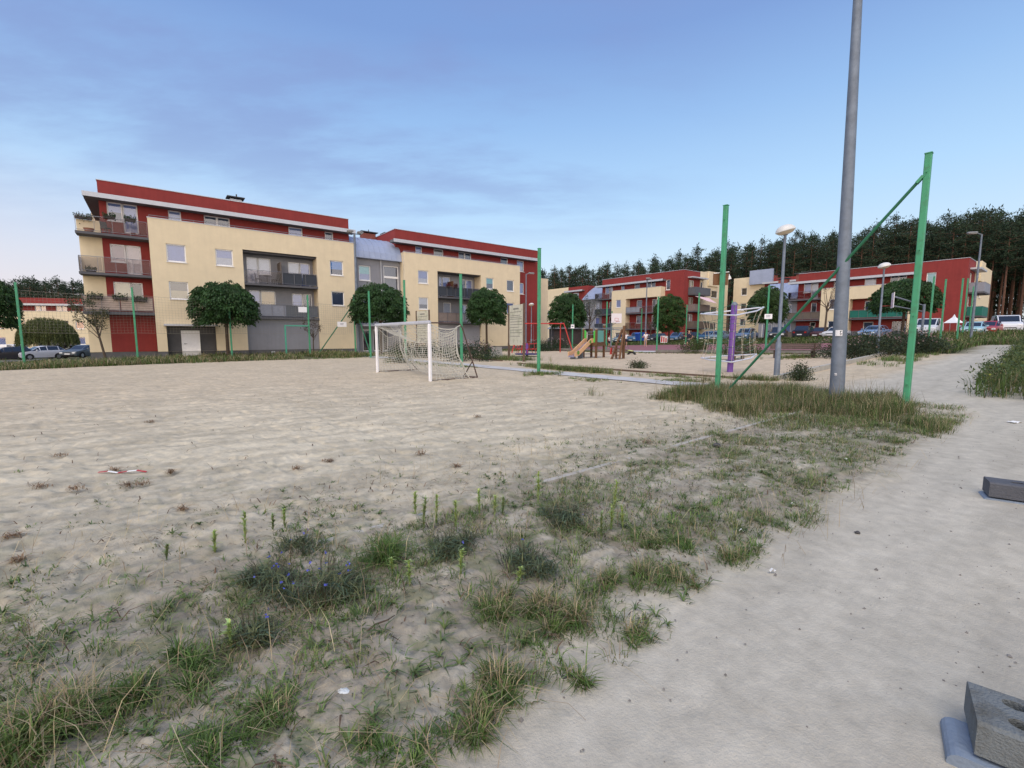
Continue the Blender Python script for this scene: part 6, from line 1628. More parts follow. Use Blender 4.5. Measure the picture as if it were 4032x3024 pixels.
bush('weed_bush', 'small dark weed bush on the playground edge, right of the slide', (6.0, 21.5, .03), .42, .34, .45, 1300, (.05, .07, .03), None, 0, 82, None, True, (.07, .025))
# planters and flower pots on the balconies of A
def planter(label, s, y, z, l, green, hang=.25, seed=0):
    p = A.matrix_world if False else None
    X, Y_ = W2(-3.72+s, 42.36+y)
    o = thing('planter_box', label, 'planter', (X, Y_, z), ANG, 'balcony planters')
    mb = MB(); mb.box(-l/2, l/2, -.1, .1, -.02, .17, bev=.02); mb.build('box', mat('planter_brown', (.05, .04, .04), .7), o)
    r = np.random.default_rng(seed+200); n = 260
    c = np.stack([r.uniform(-l/2-.04, l/2+.04, n), r.uniform(-.16, .14, n), .17+r.normal(.06, .09, n)-hang*(r.random(n) < .25)*r.random(n)], 1)
    cl = Cloud(); cl.add(*leaf_quads(c, r.normal(size=(n, 3)), .10, .055, tint(n, green, r, .35, .2), r)); link('foliage', cl.mesh('foliage', M_LEAF), o)
for i, (s, y, z, l, lb) in enumerate([(.65, -.06, 4.12, .75, 'planter box on the lowest corner balcony, left'), (1.95, -.06, 4.12, .75, 'planter box on the lowest corner balcony, middle'), (3.0, -.06, 4.05, .8, 'leafy planter box behind the second green post'),
        (.55, .3, 5.93, .5, 'dark planter standing on the middle corner balcony'), (1.75, -.04, 9.60, .6, 'planter with trailing plants on the top corner balcony rail'), (2.85, -.04, 9.58, .6, 'second planter on the top corner balcony rail'), (.35, .95, 9.56, .9, 'flower planter on the cream wall of the top balcony'),
        (24.9+3.5, -.05, 6.72, .35, 'red flower pot on the wide dark balcony, left'), (24.9+4.4, -.05, 6.72, .35, 'red flower pot on the wide dark balcony, right')]):
    planter(lb, s, y, z, l, (.10, .02, .025) if 'red' in lb else (.03, .06, .02), .25, i)
def pot_on(label, s, y, z, rr, hh, m, name='flower_pot', cat='flower pot'):
    X, Y_ = W2(-3.72+s, 42.36+y); o = thing(name, label, cat, (X, Y_, z), ANG)
    mb = MB(); mb.lathe([(rr*.7, 0), (rr, hh*.85), (rr*1.08, hh), (rr*.9, hh)], 14); mb.build('pot', m, o, True)
    q = MB()
    q.lathe([(rr*.88, hh*.9), (.01, hh*.92)], 12); q.build('soil', M_BARK, o)
pot_on('terracotta bowl on the top corner balcony', .62, .45, 8.61, .28, .26, mat('terracotta', (.30, .13, .08), .8, .1)); pot_on('red bucket before the top balcony door', 2.95, .4, 8.61, .13, .26, M_RED)
def chair_on(label, s, y, z, rz, m, name='balcony_chair'):
    X, Y_ = W2(-3.72+s, 42.36+y); o = thing(name, label, 'chair', (X, Y_, z), ANG+rz)
    mb = MB(); mb.box(-.22, .22, -.22, .22, .40, .44); mb.build('seat', m, o)
    mb = MB(); mb.obox((0, .23, .66), (.21, 0, 0), (0, .015, 0), (0, .04, .22)); mb.build('backrest', m, o)
    for a in (-.19, .19):
        for b in (-.19, .19): mb = MB(); mb.box(a-.02, a+.02, b-.02, b+.02, 0, .399); mb.build('leg', m, o)
chair_on('dark chair on the top corner balcony', 1.5, .55, 8.61, .6, M_DGREY); chair_on('light chair on the grey loggia balcony, left of the table', 10.75, .6, 5.87, 1.2, M_GREY); chair_on('dark chair on the grey loggia balcony, right of the table', 12.0, .6, 5.87, -1.3, M_DGREY)
X, Y_ = W2(-3.72+11.4, 42.36+.6); o = thing('balcony_table', 'small dark table on the grey loggia balcony', 'table', (X, Y_, 5.87), ANG)
mb = MB(); mb.lathe([(.01, .70), (.32, .70), (.32, .73), (.01, .73)], 16); mb.build('table_top', M_DGREY, o); mb = MB(); mb.tube([(0, 0, .0), (0, 0, .699)], .03, 8); mb.lathe([(.2, 0), (.2, .02), (.03, .03)], 12); mb.build('leg', M_DGREY, o)

# ------------------------------------------------------------------ grass, weeds
GREENS = np.array([(.105, .180, .040), (.135, .205, .055), (.080, .145, .035), (.165, .195, .070), (.125, .165, .060)])
STRAW = np.array([(.46, .36, .20), (.38, .29, .17), (.52, .43, .27), (.30, .22, .14)])
def micro(x, y): return hz(x, y)-.012
def scatter(n, s0, s1, t0, t1, r, dens=None):
    s = r.uniform(s0, s1, n); t = r.uniform(t0, t1, n)
    if dens is not None: k = r.random(n) < dens(s, t); s, t = s[k], t[k]
    x, y = s*CA-t*SA, s*SA+t*CA
    return s, t, x, y
def tuft_cloud(x, y, r, nb, rad, h, bend=(.3, 1.1), w=.006, straw=.15, gi=None, k=1.):
    """a tuft at every x,y: nb blades each"""
    n = len(x); N_ = n*nb
    ii = np.repeat(np.arange(n), nb)
    rad_ = np.repeat(np.broadcast_to(rad, n), nb); a = r.uniform(0, 2*PI, N_); q = np.sqrt(r.random(N_))*rad_
    px_, py_ = x[ii]+np.cos(a)*q, y[ii]+np.sin(a)*q
    pos = np.stack([px_, py_, micro(px_, py_)], 1)
    hh = np.repeat(np.broadcast_to(h, n), nb)*r.uniform(.45, 1.15, N_)
    g = GREENS[(r.integers(0, len(GREENS), n) if gi is None else np.broadcast_to(gi, n).astype(int))][ii]*r.uniform(.6, 1.35, (N_, 1))*np.repeat(r.uniform(.75, 1.25, n), nb)[:, None]*k
    st_ = r.random(N_) < straw
    g = np.where(st_[:, None], STRAW[r.integers(0, len(STRAW), N_)]*r.uniform(.6, 1.1, (N_, 1)), g)
    az = a+r.normal(0, .7, N_)
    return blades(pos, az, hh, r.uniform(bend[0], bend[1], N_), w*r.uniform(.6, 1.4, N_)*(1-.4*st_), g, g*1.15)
def build_grass():
    r = np.random.default_rng(5); cl = Cloud()
    patch = lambda s, t, f=1.1, sd=2: smst(fbm(s*f, t*f, 4, sd), .42, .58)
    edge = lambda s, t: 1.36+(fbm(s*.9, t*.9+3, 3, 8)-.5)*.5
    # verge between pitch and dirt path
    def dv(s, t): return np.clip(patch(s, t)*.95+.05, 0, 1)*(t > edge(s, t))*smst(t, 4.3, 2.9)*smst(s, 13, 11)
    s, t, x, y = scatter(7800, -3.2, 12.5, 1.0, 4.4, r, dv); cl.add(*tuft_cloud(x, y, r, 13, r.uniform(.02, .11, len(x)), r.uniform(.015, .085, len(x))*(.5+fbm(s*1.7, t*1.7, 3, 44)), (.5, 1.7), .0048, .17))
    # tufts along the ragged edge of the path, and joining up the big tufts in the middle
    s, t, x, y = scatter(1150, .6, 11, 1.25, 2.7, r, lambda s, t: (t > edge(s, t)-.05)*smst(fbm(s*1.5, t*1.5, 3, 71), .47, .58)*smst(t, 2.7, 1.6)); cl.add(*tuft_cloud(x, y, r, 22, r.uniform(.03, .09, len(x)), r.uniform(.035, .12, len(x)), (.3, 1.4), .0046, .24))
    s, t, x, y = scatter(750, -1.2, 6.0, 1.9, 3.5, r, lambda s, t: smst(fbm(s*1.3+9, t*1.3, 3, 73), .48, .58)); cl.add(*tuft_cloud(x, y, r, 20, r.uniform(.03, .10, len(x)), r.uniform(.03, .11, len(x)), (.4, 1.6), .0046, .22))
    # flat rosettes and ground leaves
    def rosettes(s, t, x, y, n, k, ln, base):
        N_ = len(x)*k; ii = np.repeat(np.arange(len(x)), k); a = r.uniform(0, 2*PI, N_)
        pos = np.stack([x[ii], y[ii], micro(x[ii], y[ii])+.012], 1); c = tint(N_, base, r, .35, .15)
        cl.add(*blades(pos, a, ln*r.uniform(.3, 1.2, N_), r.uniform(1.0, 2.1, N_), .009*r.uniform(.6, 1.3, N_), c))
    s, t, x, y = scatter(2600, -2.8, 12, 1.2, 5.2, r, lambda s, t: patch(s, t, 1.6, 5)*smst(t, 5.2, 3.)*(t > edge(s, t))); rosettes(s, t, x, y, 1, 9, .055, (.12, .17, .06))
    # sparse on the near part of the pitch and at the left
    s, t, x, y = scatter(4200, -4.5, 10, 3.4, 9.0, r, lambda s, t: .85*patch(s, t, 1.9, 12)*smst(t+s*.30, 8.0, 3.2)); cl.add(*tuft_cloud(x, y, r, 10, r.uniform(.02, .10, len(x)), r.uniform(.015, .05, len(x)), (.8, 1.8), .006, .28))
    n = 26000; s, t, x, y = scatter(n, -3.2, 12, 1.15, 5.4, r, lambda s, t: (.15+.85*patch(s, t, 2.3, 61))*smst(t, 5.4, 3.2)*(t > edge(s, t))); n = len(x)
    pos = np.stack([x, y, micro(x, y)+.012], 1); c = np.where((r.random(n) < .6)[:, None], tint(n, (.115, .135, .055), r, .4, .2), tint(n, (.15, .115, .075), r, .4, .1))
    cl.add(*blades(pos, r.uniform(0, 6.28, n), r.uniform(.008, .032, n), r.uniform(.6, 2.3, n), r.uniform(.003, .009, n), c))
    # dry stalks lying and standing
    n = 4200; s, t, x, y = scatter(n, -2.8, 12, 1.1, 4.8, r, lambda s, t: .2+.8*patch(s, t, 1.1)); n = len(x)
    pos = np.stack([x, y, micro(x, y)+.015], 1); c = STRAW[r.integers(0, 4, n)]*r.uniform(.7, 1.2, (n, 1)); lying = r.random(n) < .72
    cl.add(*blades(pos, r.uniform(0, 2*PI, n), r.uniform(.06, .30, n)*np.where(r.random(n) < .05, 1.5, 1)*np.where(lying, .8, 1), np.where(lying, r.uniform(2., 2.7, n), r.uniform(.1, .9, n)), r.uniform(.0018, .0036, n), c))
    # brown leaf litter on the sand
    n = 5000; s, t, x, y = scatter(n, -7, 11, 1.3, 14, r, lambda s, t: .12+.9*patch(s, t, 1.5, 33)*smst(t, 9, 4)); n = len(x)
    pos = np.stack([x, y, micro(x, y)+.02], 1); cl.add(*blades(pos, r.uniform(0, 6.28, n), r.uniform(.02, .07, n), np.full(n, 2.2), r.uniform(.004, .011, n), tint(n, (.13, .085, .055), r, .4)))
    props(link('grass', cl.mesh('grass', M_GRASS)), 'sparse dry and green grass on the sandy verge', 'grass', kind='stuff')
    # tall grass round the two near posts
    cl = Cloud()
    def dn(s, t):
        c = 1-np.minimum(1, (((s-11.4)/2.7)**2+((t-4.3)/3.3)**2)); a = smst(c+(fbm(s*1.1, t*1.1, 3, 4)-.5)*1.3, .02, .50)
        return np.clip(a, 0, 1)*(t > 1.75+.45*(s-11.3))
    s, t, x, y = scatter(4300, 8.2, 14.8, 1.2, 8.0, r, dn); hmod = .35+1.3*fbm(s*1.7, t*1.7, 3, 9)
    cl.add(*tuft_cloud(x, y, r, 16, .10, .27*hmod*(.45+.75*np.clip(dn(s, t), 0, 1)), (.15, 1.1), .006, .36, None, .72))
    s, t, x, y = scatter(900, 8., 14.8, 1.4, 7.8, r, dn); n = len(x); pos = np.stack([x, y, micro(x, y)], 1)
    c = STRAW[r.integers(0, 4, n)]*r.uniform(.45, .8, (n, 1)); cl.add(*blades(pos, r.uniform(0, 6.28, n), r.uniform(.3, .75, n), r.uniform(.1, .5, n), np.full(n, .006), c))
    s, t, x, y = scatter(1500, 6.5, 13, 1.35, 3.6, r, lambda s, t: patch(s, t, .9, 17)*.9*(t > edge(s, t))); cl.add(*tuft_cloud(x, y, r, 16, .09, r.uniform(.06, .17, len(x)), (.4, 1.3), .006, .3))
    props(link('tall_grass', cl.mesh('tall_grass', M_GRASS)), 'rank tall grass round the feet of the two near green posts', 'grass', kind='stuff')
    # band before the cream blocks
    cl = Cloud()
    fe = lambda s: 33.2+(fbm(s*.5, s*0+2, 3, 6)-.5)*2.2
    s, t, x, y = scatter(9000, -12, 13.5, 32.2, 42.2, r, lambda s, t: (t > fe(s))*(.35+.65*patch(s, t, .5, 3))*(~((s > 8)&(s < 9.3)&(t < 40)))); cl.add(*tuft_cloud(x, y, r, 7, .22, r.uniform(.15, .55, len(x))*(.6+.8*fbm(s*.6, t*.6, 3, 5)), (.2, 1.0), .028, .42, None, .72))
    s, t, x, y = scatter(2600, 12.6, 37, 36, 42.2, r, lambda s, t: .25+.6*patch(s, t, .5, 3)); cl.add(*tuft_cloud(x, y, r, 6, .22, r.uniform(.08, .3, len(x)), (.3, 1.1), .03, .15))
    props(link('meadow_grass', cl.mesh('meadow_grass', M_GRASS)), 'rough grass strip along the foot of the cream blocks', 'grass', kind='stuff')
    # beyond the court: bank and lawns
    cl = Cloud()
    s, t, x, y = scatter(15000, 51, 64, 3, 62, r, lambda s, t: (.3+.7*patch(s, t, .35, 3))*(1-.85*smst(s, 58, 59))); cl.add(*tuft_cloud(x, y, r, 6, .35, r.uniform(.1, .34, len(x)), (.2, 1.0), .05, .14, None, .62))
    s, t, x, y = scatter(9000, 34, 66, -2, 9.5, r, lambda s, t: (.3+.7*patch(s, t, .5, 3))*((t > 4.8)|(t < 1.2)|(s > 45))*((s < 35.4)|(t < 9)))
    cl.add(*tuft_cloud(x, y, r, 8, .3, r.uniform(.2, .75, len(x)), (.2, 1.0), .035, .25, None, .8))
    s, t, x, y = scatter(1600, 16.3, 33, 4.9, 6.4, r, lambda s, t: .7*patch(s, t, 1., 7)*smst(s, 23, 28)); cl.add(*tuft_cloud(x, y, r, 12, .14, .22, (.2, 1.), .012, .2))
    s, t, x, y = scatter(1800, 29.5, 33, 7., 40, r, lambda s, t: .6*patch(s, t, .8, 27)*smst(s, 31, 32.7)); cl.add(*tuft_cloud(x, y, r, 9, .12, .18, (.2, 1.), .02, .2))
    props(link('meadow_grass', cl.mesh('meadow_grass', M_GRASS)), 'dull green grass bank between the court and the parked cars', 'grass', kind='stuff')
    # playground edges and path tufts
    cl = Cloud()
    for (cx_, cy_, rs, rt, n, h) in [(12.1, 13.5, .8, .5, 90, .22), (14.6, 14.2, .35, 2.6, 260, .34), (15.0, 16.9, .3, 1.4, 90, .3), (15.3, 9.6, .3, 1.2, 60, .16), (13.9, 8.6, .8, .5, 60, .12), (12.3, 19.6, .5, .9, 60, .12), (11.9, 22, .7, 2.2, 90, .14), (18.2, 24.5, 1.2, 2.6, 300, .45), (16., 7.0, .3, .8, 60, .3), (12., 11., .5, 1.5, 50, .1), (29.5, 10.4, 1.6, .8, 160, .25), (9.5, 33., 2.5, .6, 90, .12)]:
        s = r.normal(cx_, rs*.55, n); t = r.normal(cy_, rt*.55, n); x, y = s*CA-t*SA, s*SA+t*CA
        cl.add(*tuft_cloud(x, y, r, 18, .08, h*r.uniform(.4, 1.2, n), (.2, 1.2), .010, .25))
    props(link('path_grass', cl.mesh('path_grass', M_GRASS)), 'tufts of grass along the paved path and the playground edge', 'grass', kind='stuff')
    # tall herbs right of the dirt path
    cl = Cloud()
    s, t, x, y = scatter(5200, 14.7, 46, -9, 2.4, r, lambda s, t: (t < 1.75+(fbm(s*.8, s*0, 3, 2)-.5)*1.0+smst(s, 22, 42)*.9)*(.5+.5*patch(s, t, .6, 9))*smst(s+(fbm(t*.9, t*0, 3, 6)-.5)*1.2, 14.7, 15.3))
    hm = (.55+.75*fbm(s*.55, t*.55, 3, 14))*(.62+.38*smst(np.minimum(s-14.8, 1.9-t), .1, 1.4))
    cl.add(*tuft_cloud(x, y, r, 16, .20, .95*hm, (.1, .9), .012, .22, None, .85))
    ii = np.repeat(np.arange(len(x)), 26); n = len(ii); px_, py_ = x[ii]+r.normal(0, .16, n), y[ii]+r.normal(0, .16, n)
    c = np.stack([px_, py_, micro(px_, py_)+hm[ii]*r.uniform(.1, 1.0, n)], 1); d = r.normal(size=(n, 3)); d[:, 2] -= .1
    cl.add(*leaf_quads(c, d, .10, .04, tint(n, (.075, .105, .035), r, .4, .18), r))
    nf = 900; q = r.integers(0, len(x), nf); c = np.stack([x[q]+r.normal(0, .15, nf), y[q]+r.normal(0, .15, nf), micro(x[q], y[q])+hm[q]*r.uniform(.8, 1.05, nf)], 1)
    cl.add(*leaf_quads(c, r.normal(size=(nf, 3)), .06, .05, tint(nf, (.30, .33, .08), r, .3), r))
    props(link('tall_weeds', cl.mesh('tall_weeds', M_LEAF)), 'waist high green weeds on the right of the dirt path', 'weeds', kind='stuff')
build_grass()
# single grass tufts one can point at
def big_tuft_mesh(seed, rad, h, nb, straw, gi):
    r = np.random.default_rng(seed); cl = Cloud()
    N_ = nb; a = r.uniform(0, 2*PI, N_); ns_ = int(r.integers(4, 8)); sub = r.integers(0, ns_, N_)
    so = r.normal(0, .48*rad, (ns_, 2)); sr = r.uniform(.12, .42, ns_)*rad; sh_ = r.uniform(.5, 1.15, ns_)
    q = np.sqrt(r.random(N_))*sr[sub]
    pos = np.stack([so[sub, 0]+np.cos(a)*q, so[sub, 1]+np.sin(a)*q, np.full(N_, -.015)], 1); h = h*sh_[sub]
    g = GREENS[r.choice(gi, N_)]*r.uniform(.5, 1.3, (N_, 1)); st_ = r.random(N_) < straw*.5
    g = np.where(st_[:, None], STRAW[r.integers(0, 4, N_)]*r.uniform(.6, 1., (N_, 1)), g)
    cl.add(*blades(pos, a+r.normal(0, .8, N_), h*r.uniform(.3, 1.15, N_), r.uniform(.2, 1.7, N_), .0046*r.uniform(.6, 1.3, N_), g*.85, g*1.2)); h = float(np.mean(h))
    ns = int(nb*straw*.25)
    if ns:
        a = r.uniform(0, 2*PI, ns); q = np.sqrt(r.random(ns))*rad*.6; pos = np.stack([np.cos(a)*q, np.sin(a)*q, np.full(ns, -.01)], 1)
        c = STRAW[r.integers(0, 4, ns)]*r.uniform(.7, 1.1, (ns, 1)); cl.add(*blades(pos, r.uniform(0, 6.28, ns), h*r.uniform(.8, 1.9, ns), r.uniform(.2, 1.6, ns), np.full(ns, .0030), c))
    return cl.mesh('grass_tuft', M_GRASS)
def gpx(px, py):    # ground point under a pixel of the 2212-wide photo
    K_ = 4032/2212; u = (px*K_-2016)/F_PX; v = -(py*K_-1512)/F_PX
    d = (u, math.cos(PITCH)+math.sin(PITCH)*v, -math.sin(PITCH)+math.cos(PITCH)*v); k = -CAM_H/d[2]
    return d[0]*k, d[1]*k
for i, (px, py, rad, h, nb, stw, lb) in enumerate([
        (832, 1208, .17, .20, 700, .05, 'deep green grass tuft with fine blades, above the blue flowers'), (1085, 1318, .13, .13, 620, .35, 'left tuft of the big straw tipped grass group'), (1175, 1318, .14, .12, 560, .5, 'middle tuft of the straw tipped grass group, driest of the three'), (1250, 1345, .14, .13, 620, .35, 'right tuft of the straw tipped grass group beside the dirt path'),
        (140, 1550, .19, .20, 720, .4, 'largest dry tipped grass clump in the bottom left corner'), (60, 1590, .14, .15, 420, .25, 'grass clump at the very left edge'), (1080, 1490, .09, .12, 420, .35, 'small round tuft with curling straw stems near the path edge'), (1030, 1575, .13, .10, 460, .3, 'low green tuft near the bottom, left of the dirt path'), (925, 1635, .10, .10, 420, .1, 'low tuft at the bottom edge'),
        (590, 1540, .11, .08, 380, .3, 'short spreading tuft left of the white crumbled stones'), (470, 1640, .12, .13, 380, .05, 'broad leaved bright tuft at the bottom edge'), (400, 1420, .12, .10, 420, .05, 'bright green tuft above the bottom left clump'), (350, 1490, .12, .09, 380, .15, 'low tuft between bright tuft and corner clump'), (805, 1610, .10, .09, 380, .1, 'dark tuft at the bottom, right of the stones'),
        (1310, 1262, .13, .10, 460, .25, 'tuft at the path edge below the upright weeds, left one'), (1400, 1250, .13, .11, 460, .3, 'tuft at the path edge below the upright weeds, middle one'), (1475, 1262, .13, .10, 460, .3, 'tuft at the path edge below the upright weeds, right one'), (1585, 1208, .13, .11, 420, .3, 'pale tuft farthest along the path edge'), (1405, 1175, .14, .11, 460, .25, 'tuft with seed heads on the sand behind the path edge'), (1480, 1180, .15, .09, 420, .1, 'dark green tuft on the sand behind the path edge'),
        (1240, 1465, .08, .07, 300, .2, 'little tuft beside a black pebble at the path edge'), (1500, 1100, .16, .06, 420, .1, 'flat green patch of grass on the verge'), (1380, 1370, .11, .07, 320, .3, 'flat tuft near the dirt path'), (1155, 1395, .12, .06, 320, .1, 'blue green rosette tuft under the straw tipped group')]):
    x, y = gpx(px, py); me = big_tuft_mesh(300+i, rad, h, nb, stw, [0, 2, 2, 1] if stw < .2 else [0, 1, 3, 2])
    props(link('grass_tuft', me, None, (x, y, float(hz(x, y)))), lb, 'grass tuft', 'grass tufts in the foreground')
# upright leafy weeds
def weed_mesh(seed, h, base, wl=.055):
    r = np.random.default_rng(seed); cl = Cloud()
    n = 56; u = r.random(n)**.7; wl = wl*min(1.2, .55+h*2.4); a = r.uniform(0, 6.28, n); lx = r.normal(0, .08)*h
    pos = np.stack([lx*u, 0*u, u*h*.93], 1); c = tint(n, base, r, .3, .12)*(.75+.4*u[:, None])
    cl.add(*blades(pos, a, wl*r.uniform(.6, 1.2, n)*(1.15-.6*u), r.uniform(.4, 1.2, n), .011*r.uniform(.7, 1.3, n), c))
    cl.add(*blades(np.array([[0, 0, -.02]]*2), np.array([0., 1.5]), np.array([h, h])*.98, np.array([.02, .02]), np.array([.006, .006]), np.tile(np.array(base)*.8, (2, 1))))
    return cl.mesh('upright_weed', M_GRASS)
for i, (px, py, h, lb) in enumerate([(1163, 1088, .26, 'tallest bright upright weed, near the sunken kerb'), (1325, 1112, .26, 'bent bright weed right of the tallest one'), (530, 1176, .22, 'pale green upright weed standing alone at left'), (915, 1150, .24, 'upright weed of the centre row, leftmost'), (897, 1120, .20, 'small upright weed behind the centre row'), (1036, 1112, .19, 'upright weed of the centre row beside the kerb'), (1068, 1118, .16, 'short weed of the centre row'), (1086, 1116, .15, 'shortest weed of the centre row, right end'),
        (985, 1150, .22, 'upright weed in front of the kerb end'), (942, 1135, .22, 'slim weed between the centre weeds'), (465, 1195, .14, 'small pale weed left of the lone one'), (360, 1208, .09, 'tiny bright weed on the left sand'), (885, 1268, .15, 'upright weed right of the blue flowers'), (848, 1245, .10, 'small weed above the blue flowers'), (995, 1245, .15, 'weed left of the straw tipped group'), (1298, 1170, .19, 'leafy weed bush at right, left stem'), (1345, 1145, .17, 'leafy weed bush at right, right stem'), (1320, 1150, .19, 'leafy weed bush at right, middle stem'), (615, 1140, .13, 'dull green weed beside the lone pale weed'), (590, 1148, .12, 'dark green weed beside the lone pale weed'), (500, 1400, .12, 'weed left of the fallen twig'), (1120, 1265, .10, 'low weed above the straw tipped group')]):
    x, y = gpx(px, py)
    props(link('upright_weed', weed_mesh(500+i, h*1.2, (.36, .46, .16) if i % 4 != 3 else (.25, .32, .14)), None, (x, y, float(hz(x, y)))), lb, 'weed', 'upright weeds on the verge')
# blue flowered plants
def flower_plant(seed, rad, h, n, nf):
    r = np.random.default_rng(seed); cl = Cloud()
    a = r.uniform(0, 6.28, n); q = r.random(n)**.75*rad*(1+.35*np.sin(a*3+seed)+.25*np.sin(a*7+seed*2)); so = r.normal(0, .42*rad, (9, 2)); su = r.integers(0, 9, n); hs = r.uniform(.35, 1.1, 9)[su]; q = q*.5; pos = np.stack([so[su, 0]+np.cos(a)*q, so[su, 1]+np.sin(a)*q*.8, r.uniform(-.01, h*.5, n)*hs*np.clip(1.15-2*q/rad, .1, 1)], 1)
    cl.add(*blades(pos, r.uniform(0, 6.28, n), h*r.uniform(.25, .75, n), r.uniform(.5, 2.1, n), .0075*r.uniform(.5, 1.3, n), tint(n, (.115, .145, .075), r, .45, .2)))
    m = n//6; a = r.uniform(0, 6.28, m); q = np.sqrt(r.random(m))*rad*.8; pos = np.stack([np.cos(a)*q, np.sin(a)*q, np.zeros(m)], 1)
    cl.add(*blades(pos, a, h*r.uniform(.8, 1.5, m), r.uniform(.2, .9, m), np.full(m, .004), tint(m, (.09, .085, .055), r, .3)))
    p = link('plant', cl.mesh('plant', M_GRASS)); c2 = Cloud()
    a = r.uniform(0, 6.28, nf); q = np.sqrt(r.random(nf))*rad*.9; c = np.stack([np.cos(a)*q, np.sin(a)*q*.8, h*r.uniform(.6, 1.15, nf)], 1)
    for k in range(3): c2.add(*leaf_quads(c+r.normal(0, .004, (nf, 3)), r.normal(size=(nf, 3)), .014, .012, tint(nf, (.12, .14, .55), r, .2, .05), r))
    return p, c2
for i, (px, py, rad, h, nf, lb) in enumerate([(690, 1285, .26, .17, 16, 'sprawling plant with blue flowers on the verge, the biggest'), (580, 1265, .16, .14, 7, 'blue flowered plant at the left of the big one'), (650, 1190, .15, .12, 4, 'sparse blue flowered plant behind the big one'), (540, 1385, .12, .12, 2, 'dark leafy plant with few blue flowers, lower left'), (1130, 1225, .22, .12, 1, 'grey green sprawling plant left of the right hand tufts'), (980, 1190, .2, .14, 0, 'dark sprawling weed in the middle of the verge'), (1230, 1130, .25, .12, 0, 'greyish dry sprawling weed behind the path edge tufts')]):
    x, y = gpx(px, py); o = thing('flowering_plant', lb, 'plant', (x, y, float(hz(x, y))), i*1.3, 'sprawling plants on the verge')
    p, c2 = flower_plant(700+i, rad, h, int(650*rad/.25), max(nf, 1)); p.name = 'leaves'; p.parent = o; link('blossoms', c2.mesh('blossoms', M_LEAF), o)

# ------------------------------------------------------------------ small litter
def stone(name, label, x, y, sz, m, seed, flat=.6, group=None, dz=0.):
    r = random.Random(seed); mb = MB(); n = 9; vs = []
    rings = 5
    for i in range(rings+1):
        ph = -PI/2+PI*i/rings
        for k in range(n):
            a = 2*PI*k/n; q = sz*(.8+.35*r.random()); vs.append((math.cos(a)*math.cos(ph)*q, math.sin(a)*math.cos(ph)*q*.8, math.sin(ph)*sz*flat*(.85+.25*r.random())))
    fs = [(i*n+k, i*n+(k+1) % n, (i+1)*n+(k+1) % n, (i+1)*n+k) for i in range(rings) for k in range(n)]
    mb.add(vs, fs); o = mb.build(name, m, None, True); o.location = (x, y, float(hz(x, y))+sz*flat*.35+dz)
    return props(o, label, 'stone' if 'stone' in name or 'pebble' in name else 'litter', group)
M_CHALK = mat('crumbled_chalk', (.55, .58, .58), .9, .15, 20., .5, 60)
rc = random.Random(3)
for i in range(14):
    px, py = 700+rc.random()*62, 1468+rc.random()*32
    x, y = gpx(px, py); o = stone('chalk_stone', 'white crumbled lump lying in the grass near the dark twig', x, y, rc.choice([.010, .014, .018, .026]), M_CHALK, i, .45, 'white crumbled lumps')
    o.data.polygons.foreach_set('use_smooth', [False]*len(o.data.polygons))
M_PEB = mat('dark_pebble', (.06, .06, .065), .8, .2, 30.)
for i, (px, py, sz, lb) in enumerate([(1218, 1467, .014, 'black pebble at the edge of the dirt path'), (1852, 1155, .02, 'lone dark stone on the dirt path'), (1548, 967, .06, 'dark grey stone beside the sunken kerb')]):
    x, y = gpx(px, py); stone('pebble', lb, x, y, sz, M_PEB, 20+i, .7)
M_CLOD = mat('brown_clod', (.17, .105, .07), .95, .3, 20., .5, 40)
rl2 = random.Random(9)
for i, (px, py) in enumerate([(708, 998), (908, 982), (395, 1102), (165, 1058), (275, 1050), (306, 1048), (90, 1053), (370, 1022), (1400, 958), (30, 1160), (40, 1215), (250, 1018), (130, 985), (1030, 902), (325, 912), (985, 1010), (640, 1015)]):
    x, y = gpx(px, py); d_ = math.hypot(x, y); 
    g_ = np.random.default_rng(60+i); n = 48; a = g_.uniform(0, 6.28, n); q = g_.random(n)*rl2.uniform(.03, .075); c_ = Cloud()
    c_.add(*blades(np.stack([np.cos(a)*q*1.6, np.sin(a)*q, g_.uniform(-.01, .02, n)], 1), g_.uniform(0, 6.28, n), g_.uniform(.02, .07, n), g_.uniform(1.2, 2.4, n), g_.uniform(.003, .010, n), tint(n, (.27, .185, .115), g_, .4)))
    props(link('dried_clod', c_.mesh('dried_clod', M_GRASS), None, (x, y, float(hz(x, y)))), 'small brown clod of dried grass lying on the pitch sand', 'dried grass', 'brown clods on the pitch')
M_PAPER = mat('white_paper', (.75, .75, .73), .8, .03)
def scrap(name, label, px, py, l, w, m, rz):
    x, y = gpx(px, py); mb = MB(); n = 5
    for i in range(n):
        z = lambda k: .018+.012*math.sin(k*2.1+rz)
        mb.add([(l*(i/n-.5), -w/2, z(i)), (l*((i+1)/n-.5), -w/2, z(i+1)), (l*((i+1)/n-.5), w/2, z(i+1)+.004), (l*(i/n-.5), w/2, z(i)+.004), (l*(i/n-.5), -w/2, z(i)-.003), (l*((i+1)/n-.5), -w/2, z(i+1)-.003), (l*((i+1)/n-.5), w/2, z(i+1)+.001), (l*(i/n-.5), w/2, z(i)+.001)], [(0, 1, 2, 3), (7, 6, 5, 4), (0, 4, 5, 1), (2, 6, 7, 3)], i % 2)
    o = mb.build(name, m, None); o.location = (x, y, float(hz(x, y))); o.rotation_euler[2] = rz; return props(o, label, 'litter')
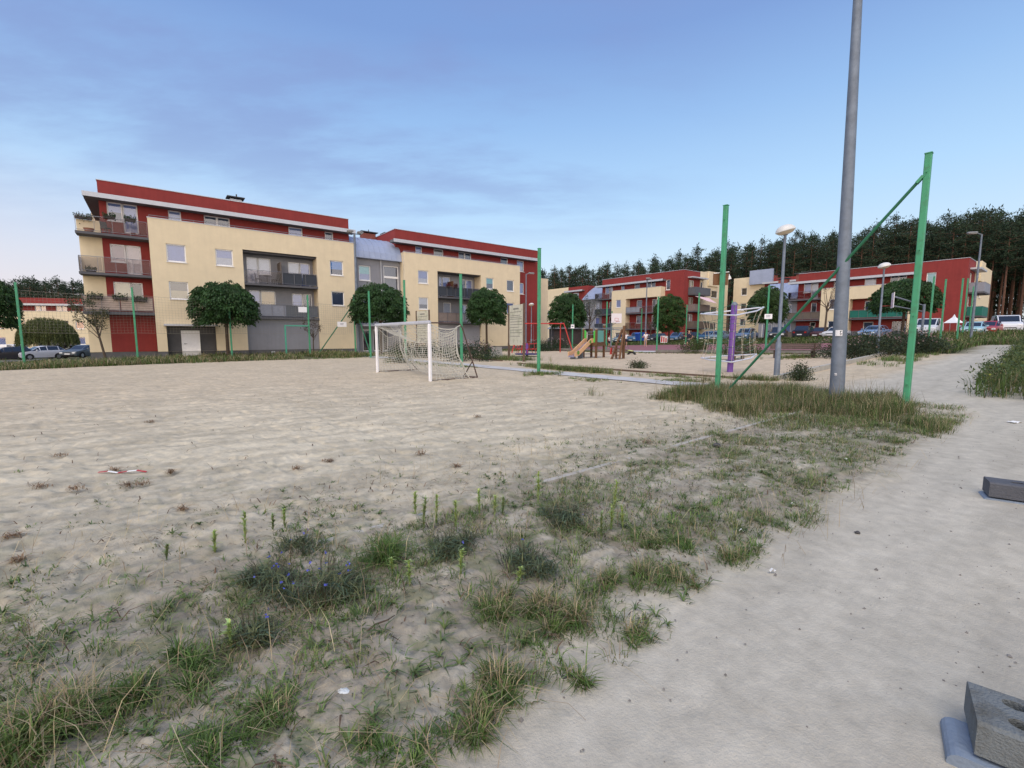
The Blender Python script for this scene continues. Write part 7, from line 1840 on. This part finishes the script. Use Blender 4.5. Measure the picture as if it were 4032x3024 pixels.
scrap('barrier_tape', 'torn strip of red and white barrier tape on the sand', 265, 1022, .50, .024, [mat('tape_red', (.42, .04, .04), .5), M_PAPER], .12)
scrap('paper_scrap', 'white paper scrap on the dirt path near the right edge', 2190, 923, .22, .10, [M_PAPER, M_PAPER], .3)
for px, py, lb in ((1712, 1096, 'tiny white scrap at the verge edge'), (1600, 1152, 'white cigarette end by the path edge tufts'), (1666, 1240, 'white cigarette end near the pale tuft'), (1827, 998, 'small white scrap in the far verge grass')): scrap('paper_scrap', lb, px, py, .05, .018, [M_PAPER, M_PAPER], px*.1)
# twig
o = thing('twig', 'dark crooked twig lying on bare soil', 'twig', (*gpx(822, 1360), .02), .6); mb = MB(); mb.tube([(-.07, 0, .0), (-.02, .012, .012), (.04, .0, .02), (.09, .03, .012)], [.005, .005, .004, .002], 6); mb.build('stick', M_BARK, o)

# gravel specks on the trodden path and the verge
def build_gravel():
    r = np.random.default_rng(15)
    s, t, x, y = scatter(9500, -.5, 12, -2.4, 3.4, r, lambda s, t: .18+.8*smst(fbm(s*1.4, t*1.4, 3, 91), .48, .62)*smst(t, .9, .2))
    n = len(x); sz = r.uniform(.0025, .0075, n)*r.choice([1, 1, 1, 1.8], n)
    base = np.array([(0, 0, 1.), (1, 0, 0), (0, 1, 0), (-1, 0, 0), (0, -1, 0), (0, 0, -.3)])
    v = base[None]*sz[:, None, None]*r.uniform(.6, 1.3, (n, 6, 1)); v = v+np.stack([x, y, hz(x, y)-.002+.004], 1)[:, None]
    q = np.array([[0, 1, 2, 2], [0, 2, 3, 3], [0, 3, 4, 4], [0, 4, 1, 1]])
    me = bpy.data.meshes.new('gravel'); fs = (np.arange(n)[:, None, None]*6+q[None, :, :3]).reshape(-1, 3)
    me.from_pydata(v.reshape(-1, 3).tolist(), [], fs.tolist()); me.materials.append(mat('gravel_grey', (.16, .15, .14), .9, .5, 3.))
    props(link('gravel', me), 'dark gravel specks strewn over the dirt path', 'gravel', kind='stuff')
build_gravel()
